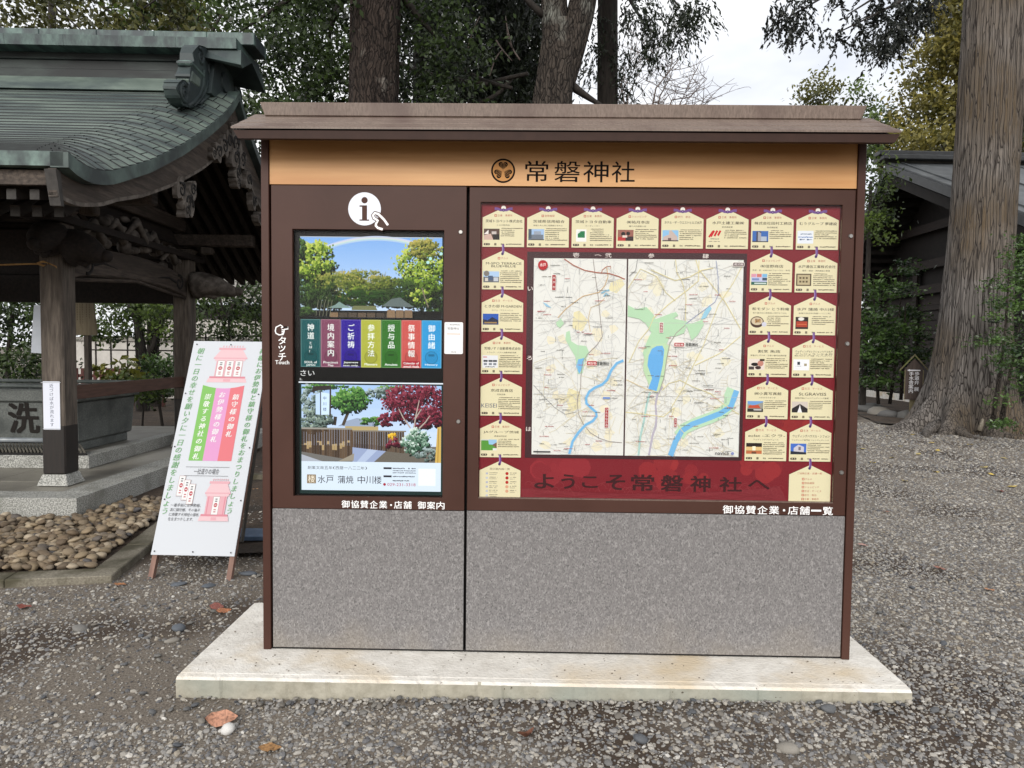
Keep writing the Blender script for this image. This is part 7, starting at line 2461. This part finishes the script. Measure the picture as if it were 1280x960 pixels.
# --- the great cedar at the right
def cedar():
    cx, cy = 8.86, 11.25
    t = empty("great_cedar", (cx, cy, 0), label="huge old cedar with grooved grey bark and flaring roots at the right edge", cat="tree")
    lob = [(3.9, .62, .34), (4.6, .50, .42), (5.25, .46, .5), (5.9, .42, .5), (.1, .8, .45), (3.2, .95, .28), (2.2, .5, .5), (1.2, .5, .5)]
    def flare(a, z):
        s = 0
        for a0, amp, hh in lob:
            d = (a - a0 + math.pi) % (2 * math.pi) - math.pi
            s += 1.1 * amp * math.exp(-(d / .23) ** 2) * math.exp(-max(z, 0) / (hh * 1.25))
        s += .08 * math.exp(-max(z, 0) / 1.1)
        return s
    trunk("trunk", [(0, 0, -.15), (0, 0, .6), (.06, 0, 1.6), (.17, 0, 4.6), (.26, 0, 8.5), (.4, 0, 13)], [.70, .69, .66, .575, .53, .42], "bark_cedar", t, na=150, nz=190, ridge=.030, freq=21, flare=flare, seed=6)
    # surface roots running out over the soil
    b = MB()
    for a, L in ((3.55, 1.5), (3.95, 1.2), (4.45, .9)):
        pts = [((.8 + L * k / 6) * math.cos(a + .06 * k), (.8 + L * k / 6) * math.sin(a + .06 * k), .10 * (1 - k / 6) ** 1.5 + .0) for k in range(7)]
        MB().tube(pts, [.15, .13, .11, .085, .06, .04, .02], 8).build("root", "bark_cedar", t, smooth=True)
    # splits of paler wood at the root
    MB().tube([(-.35, -.95, .08), (-.25, -.90, .28), (-.13, -.84, .44)], [.05, .045, .02], 8).build("scar", mat("scar_wood", (136, 126, 112), (168, 158, 142), scale=9, stretch=(3, 3, .4), rough=.8), t, smooth=True)
    C = []
    for px, py, Y in ((975, 28, 7.6), (985, 10, 7.6), (1000, 22, 7.8), (1012, 34, 7.8), (992, 40, 7.6), (1042, 44, 8.0), (1060, 25, 8.2), (1082, 48, 8.3), (1100, 20, 8.6), (1108, 44, 8.6), (1120, 55, 8.7), (1118, 30, 8.8), (1135, 15, 9.0), (1130, 40, 9.0), (1145, 6, 9.2), (1096, 6, 8.5), (1048, -6, 8.0), (1155, 22, 9.2), (968, 12, 7.5), (1004, 2, 7.7), (1160, 8, 9.4), (1105, 58, 8.5), (1126, 4, 8.9)):
        C.append(at(px, py, Y))
    C = [c for i, c in enumerate(C) for _ in range(2 if c[0] > at(1075, 20, 8.3)[0] else 1)]
    p, d = sprays(C, 11, .27, 15)
    leaf_cloud("crown", p - np.array([cx, cy, 0]), .075, "leaf_sharp", t, dirs=d, aspect=.42, spread=1.6)
    for e in ((985, 22, 7.6), (1060, 18, 8.2), (1118, 40, 8.8), (1045, 42, 8.0)):
        b = MB(); limb(b, (0, -.3, 9.5), at(*e) - np.array([cx, cy, 0]), .06, .01, 8, .05); b.build("branch", "bark_dark", t, smooth=True)
    high_crown(t, (0, 0, 13), (4, 4, 2.2), 7000, .28, "leaf_conifer")
cedar()
def cedar_right():
    cx, cy = 10.65, 11.0
    t = empty("cedar", (cx, cy, 0), label="brown root flare of a second cedar cut by the right edge", cat="tree")
    fl = lambda a, z: .55 * math.exp(-max(z, 0) / .45) * (1 + .4 * math.sin(3 * a + 1))
    trunk("trunk", [(0, 0, -.15), (.05, 0, 1.4), (.3, 0, 6), (.5, 0, 11)], [.50, .46, .42, .36], "bark_cedar", t, na=70, nz=80, ridge=.035, freq=17, flare=fl, seed=12)
cedar_right()

def leafy_shrub(label, stems, Y, rects, n, r, per, size, m="leaf_shrub"):
    g = at(stems[0][0][0], stems[0][0][1], Y)
    t = empty("evergreen_shrub", (g[0], g[1], 0.03), label=label, cat="shrub")
    off = np.array([g[0], g[1], 0.03])
    for st in stems:
        pts = [at(x, y, Y + dy) - off for x, y, dy in [(q + (0,))[:3] for q in st]]
        MB().tube(pts, np.linspace(.045, .012, len(pts)), 7).build("stem", "bark_grey", t, smooth=True)
    PP, TT = [], []
    a = [(x1 - x0) * (y1 - y0) for x0, x1, y0, y1 in rects]
    for q, ar in zip(rects, a):
        p, tt = box_clumps(*q, Y - .9, Y + .7, max(2, int(n * ar / sum(a))), r, per, flat=.35)
        PP.append(p); TT.append(tt)
    leaf_cloud("crown", np.concatenate(PP) - off, size, m, t, tint=np.concatenate(TT), flat=.5)
leafy_shrub("sparse evergreen shrub between the kiosk's right post and the wooden signpost", [[(1098, 505), (1094, 440), (1092, 350)], [(1126, 500), (1130, 440), (1132, 380)], [(1112, 505), (1120, 450), (1128, 340)]], 15.0,
            [(1078, 1105, 350, 400), (1076, 1110, 390, 450), (1078, 1100, 440, 490), (1105, 1150, 355, 372), (1110, 1150, 380, 400), (1100, 1160, 400, 450), (1115, 1140, 325, 345), (1090, 1125, 420, 490)], 120, .42, 52, .115, "leaf_bright")
leafy_shrub("glossy evergreen shrub growing against the right side of the big cedar", [[(1240, 535), (1246, 490), (1256, 420), (1262, 330)], [(1250, 535), (1262, 470), (1276, 400)]], 9.6,
            [(1255, 1290, 295, 350), (1225, 1290, 345, 385), (1240, 1295, 380, 440), (1215, 1250, 415, 432), (1250, 1295, 430, 490), (1228, 1262, 440, 452), (1240, 1262, 490, 540), (1262, 1290, 480, 500)], 84, .25, 56, .066)
# rocks along the soil's edge
for i, (x, y, r, lab) in enumerate(((8.95, 15.5, .34, "rounded mossy rock at the kiosk's right post, leftmost of the row by the soil"), (8.72, 14.5, .24, "grey rounded rock, second from the kiosk in the row by the soil"), (8.72, 13.95, .22, "low brown rock, third from the kiosk in the row by the soil"), (8.95, 13.5, .26, "dark flat rock nearest the wooden signpost"))):
    me = stone_mesh(i, "loose_stone" if i % 2 else "mossy")if "mossy" in MATS else stone_mesh(i, "loose_stone")
    o = link("rock", me, None, (x, y, r * .22), (0, 0, i), (r * 1.2, r, r * .62))
    tag(o, lab, "rock")

broadleaf("dark hedge closing the view between the kiosk and the hall at the right", [(1050, 1130, 250, 500)], (23.5, 26), "leaf_dark", .22, 90, .8, 60, (1092, 480), name="hedge", cat="hedge", tr=.15)
# ================================================================== hall, signpost and what stands behind
mat("hall_wood", (24, 17, 14), (40, 29, 24), scale=5, stretch=(.6, .6, 6), rough=.8, rand=.12)
mat("hall_dark", (18, 14, 12), (30, 24, 21), scale=6, rough=.85)
mat("hall_roof", (72, 75, 77), (98, 101, 102), scale=3, rough=.5, c3=(62, 66, 68), s3=1.2, rand=.06)
mat("hall_ridge", (34, 36, 38), (52, 54, 56), scale=4, rough=.5)
def hall():
    X = 10.8
    A = at(1110, 203, 18.69)
    ap = np.array([X, 18.69, 7.32])
    t = empty("dark_wood_hall", (X + 1.2, 16.5, 0), label="dark timber hall with a grey metal gabled roof behind the big cedar", cat="building")
    off = np.array([X + 1.2, 16.5, 0])
    near = np.array([X, 9.2, 3.14 + .0])
    near = ap + (np.array([X, 12.68, 4.67]) - ap) * 1.55
    far = ap + np.array([0, 3.4, -3.3])
    LEN = 16.0
    def q(p): return tuple(np.asarray(p) - off)
    def up(p, dz): return np.asarray(p) + np.array([0, 0, dz])
    ux = np.array([LEN, .6, 0])
    # roof sheets in lengths with standing seams
    for nm, e in (("roof_slope", near), ("roof_slope", far)):
        b = MB()
        P = [ap, e, e + ux, ap + ux]
        b.hexa([q(up(p, -.12)) for p in P] + [q(p) for p in P])
        b.build(nm, "hall_roof", t)
        for k in range(9):
            s = ap + ux * (k + .2) / 9.5
            d = e - ap
            b = MB(); b.bar(q(up(s + d * .02, .02)), q(up(s + d * .995, .02)), .05, .04); b.build("roof_seam", "hall_roof", t)
    # verge boards, doubled
    for e in (near, far):
        for k, (dz, dx, h) in enumerate(((-.17, -.06, .24), (-.52, .10, .30))):
            b = MB()
            P0, P1 = up(ap + np.array([dx, 0, 0]), dz), up(e + np.array([dx, 0, 0]), dz)
            b.hexa([q(up(P0, -h / 2)), q(up(P1, -h / 2)), q(up(P1, -h / 2) + np.array([.12, 0, 0])), q(up(P0, -h / 2) + np.array([.12, 0, 0])), q(up(P0, h / 2)), q(up(P1, h / 2)), q(up(P1, h / 2) + np.array([.12, 0, 0])), q(up(P0, h / 2) + np.array([.12, 0, 0]))])
            b.build("verge_board", "hall_ridge" if k == 0 else "hall_dark", t)
        for k in range(14):       # purlin ends and rafters below
            s = ap + (e - ap) * (k + .5) / 14
            b = MB(); b.bar(q(up(s + np.array([.22, 0, 0]), -.42)), q(up(s + np.array([2.0, 0, 0]), -.42)), .12, .14); b.build("purlin", "hall_dark", t)
    for k, (hw, z0, z1, x0) in enumerate(((.34, .02, .16, -.28), (.24, .165, .30, -.36))):
        b = MB()
        P = [ap + np.array([x0, -hw, z0]), ap + ux + np.array([0, -hw, z0]), ap + ux + np.array([0, hw, z0]), ap + np.array([x0, hw, z0])]
        b.hexa([q(p) for p in P] + [q(up(p, z1 - z0)) for p in P])
        b.build("ridge_cap", "hall_ridge", t, bevel=.02)
    # gable wall set back, boarded
    wx = X + 1.35
    b = MB(); b.hexa([q((wx + .05, 12.9, .25)), q((wx + .05, 22, .25)), q((wx + .25, 22, .25)), q((wx + .25, 12.9, .25)), q((wx + .05, 12.9, 4.2)), q((wx + .05, 22, 4.2)), q((wx + .25, 22, 4.2)), q((wx + .25, 12.9, 4.2))])
    b.build("wall", "hall_dark", t)
    b = MB(); b.prism([(12.95, 4.2), (22, 4.2), (18.69, 6.7)], lambda p: q((wx + .05, p[0], p[1])), lambda p: q((wx + .2, p[0], p[1]))); b.build("gable_wall", "hall_dark", t)
    z = .30
    k = 0
    while z < 3.3:
        h = .30 if k % 5 != 4 else .16
        b = MB(); b.hexa([q((wx - (.02 if k % 5 != 4 else .06), 12.9, z)), q((wx - (.02 if k % 5 != 4 else .06), 22, z)), q((wx + .048, 22, z)), q((wx + .048, 12.9, z)), q((wx - (0 if k % 5 != 4 else .06), 12.9, z + h - .012)), q((wx - (0 if k % 5 != 4 else .06), 22, z + h - .012)), q((wx + .048, 22, z + h - .012)), q((wx + .048, 12.9, z + h - .012))])
        b.build("wall_board", "hall_wood", t)
        z += h; k += 1
    for y in (13.2, 15.2, 17.2, 19.2, 21.4):
        b = MB(); b.box(wx - .14, wx - .065, y - .12, y + .12, .2, 4.5); b.v = [q(p) for p in b.v]; b.build("post", "hall_wood", t)
    for z in (3.35, 4.1, 5.2):
        b = MB(); b.box(wx - .20, wx - .145, 13 if z < 5 else 15, 22 if z < 5 else 21, z, z + .26); b.v = [q(p) for p in b.v]; b.build("tie_beam", "hall_wood", t)
    b = MB(); b.box(wx - .15, wx + .3, 12.7, 22.2, -.1, .24); b.v = [q(p) for p in b.v]; b.build("sill_stone", "concrete", t)
    # long front wall under the eave towards the right edge
    b = MB(); b.box(wx + .3, wx + 14, 12.95, 13.15, -.05, 4.1); b.v = [q(p) for p in b.v]; b.build("wall", "hall_dark", t)
    for k in range(8):
        b = MB(); b.box(wx + .3, wx + 14, 12.90, 12.945, .3 + k * .32, .605 + k * .32); b.v = [q(p) for p in b.v]; b.build("wall_board", "hall_wood", t)
hall()

def signpost():
    g = at(1141, 512, 13.0)
    t = empty("wooden_signpost", (g[0], g[1], .03), rz=R(-28), label="small roofed wooden signpost with a white arrow and white writing beside the cedar roots", cat="signpost")
    mat("post_green", (100, 93, 70), (132, 122, 94), scale=8, stretch=(4, 4, .5), rough=.9)
    mat("post_board", (62, 52, 48), (84, 72, 66), scale=8, stretch=(4, 4, .5), rough=.85)
    mat("mossy_roof", (92, 86, 62), (120, 112, 84), scale=10, rough=.95, c3=(96, 104, 52), s3=6)
    MB().box(-.075, .075, .03, .15, -.1, .60).build("post", "post_green", t, bevel=.01)
    b = MB(); b.prism([(-.17, .46), (.17, .46), (.17, 1.17), (0, 1.40), (-.17, 1.17)], lambda p: (p[0], -.02, p[1]), lambda p: (p[0], .028, p[1])); bd = b.build("board", "post_board", t)
    b = MB(); b.box(.172, .19, -.02, .16, .46, 1.14).box(-.19, -.172, -.02, .16, .46, 1.14); b.build("side_board", "post_green", t)
    for s in (-1, 1):
        b = MB(); b.hexa([(s * .29, -.08, 1.10), (0, -.08, 1.455), (0, .24, 1.455), (s * .29, .24, 1.10), (s * .29, -.08, 1.14), (0, -.08, 1.50), (0, .24, 1.50), (s * .29, .24, 1.14)]); b.build("roof_board", "mossy_roof", t)
    p = Print()
    WH = (226, 226, 230)
    p.rect(-.105, .12, 1.115, 1.142, WH); p.poly([(-.14, 1.128), (-.09, 1.10), (-.09, 1.156)], WH)
    p.vtext("歩道", .055, 1.10, .10, WH, size=.095, bold=.03)
    p.vtext("弁 展", .055, .90, .10, WH, size=.095, bold=.03)
    p.vtext("手水舎案内", -.055, 1.095, .098, WH, size=.095, bold=.03)
    p.build("lettering", "print", bd, loc=(0, -.0215, 0))
signpost()

# ---- behind the pavilion
mat("pale_wall", (176, 172, 166), (198, 194, 188), scale=3, rough=.8)
mat("slate_roof", (120, 116, 110), (146, 142, 135), scale=6, stretch=(1, 3, 1), rough=.8)
mat("red_wood", (66, 34, 30), (90, 48, 42), scale=8, rough=.8)
def storehouse():
    a = at(138, 374, 19)
    t = empty("storehouse", (a[0], a[1], 0), label="pale building with a grey roof and white eave line behind the pavilion", cat="building")
    W_ = 13.0
    z = a[2]
    b = MB(); b.hexa([(0, -.1, z - .02), (W_, -.1, z - .02), (W_ + .3, 3.2, z + 1.15), (.6, 3.2, z + 1.15), (0, -.1, z + .06), (W_, -.1, z + .06), (W_ + .3, 3.2, z + 1.23), (.6, 3.2, z + 1.23)]); b.build("roof", "slate_roof", t)
    box("eave_gutter", 0, W_, -.22, -.105, z - .06, z + .03, "pale_wall", t)
    box("wall", .5, W_ - .3, .55, 4.5, -.1, z - .10, "pale_wall", t)
    box("lintel", .5, W_ - .3, .45, .545, z - .55, z - .12, "hall_dark", t)
    for x in (1.6, 3.6, 5.4, 7.5):
        w = box("window", x, x + 1.0, .50, .545, .9, 1.9, "hall_dark", t)
        box("pane", x + .06, x + .47, .485, .495, .96, 1.84, "steel", w)
        box("pane", x + .53, x + .94, .485, .495, .96, 1.84, "steel", w)
storehouse()
def white_wall():
    a, c = at(95, 458, 17), at(345, 458, 17)
    t = empty("white_wall", (a[0], a[1], 0), label="low pale plastered wall behind the trees at the back of the pavilion", cat="wall")
    L = c[0] - a[0] + 1
    box("body", -.5, L, 0, .2, -.1, 1.65, "pale_wall", t)
    box("coping", -.55, L + .05, -.06, .26, 1.6515, 1.76, "slate_roof", t)
white_wall()
def picket():
    a = at(88, 470, 14.2)
    t = empty("picket_fence", (a[0], a[1], 0), label="low dark red picket fence among the plants behind the basin", cat="fence")
    m = MB().box(-.04, .04, -.015, .015, 0, .95).mesh("picket", "red_wood")
    for k in range(16): link("picket", m, t, (k * .155, 0, 0))
    for z in (.25, .72): box("rail", -.1, 2.5, .0155, .05, z, z + .08, "red_wood", t)
picket()
def bamboo_screen():
    a = at(120, 455, 15.4)
    t = empty("pole_trellis", (a[0], a[1], 0), label="thin dark pole trellis in front of the pale wall behind the pavilion", cat="trellis")
    for k in range(9):
        MB().tube([(k * .42, 0, -.1), (k * .42 + random.uniform(-.03, .03), 0, 1.9)], .025, 6).build("pole", "bark_dark", t, smooth=True)
    for z in (.9, 1.4, 1.75): MB().tube([(-.1, -.04, z), (3.5, -.04, z)], .02, 6).build("cross_pole", "bark_dark", t, smooth=True)
bamboo_screen()
def notice_board():
    a = at(106, 455, 7.6)
    t = empty("wooden_notice", (a[0], a[1], .05), rz=R(-12), label="tan wooden notice tablet on a post right of the pavilion's near column", cat="notice board")
    mat("tan_board", (120, 108, 84), (146, 132, 104), scale=5, stretch=(3, 1, .4), rough=.7)
    z0 = at(110, 419, 7.6)[2] - .05
    z1 = at(110, 375, 7.6)[2] - .05
    b = MB(); b.hexa([(-.22, 0, z0), (.22, 0, z0), (.22, .03, z0), (-.22, .03, z0), (-.26 + .07, 0, z1), (.16, 0, z1), (.16, .03, z1), (-.26 + .07, .03, z1)]); b.build("board", "tan_board", t)
    MB().box(-.04, .04, .031, .10, -.1, z1 - .05).build("post", "old_wood", t)
    p = Print()
    for x, n in ((.10, 9), (.05, 8), (-.02, 12), (-.07, 12), (-.12, 10)):
        for k in range(n): p.rect(x - .006, x + .006, z1 - .06 - k * .026 - .012, z1 - .06 - k * .026, (84, 72, 56))
    p.build("writing", "print_matt", t, loc=(0, -.002, 0))
notice_board()
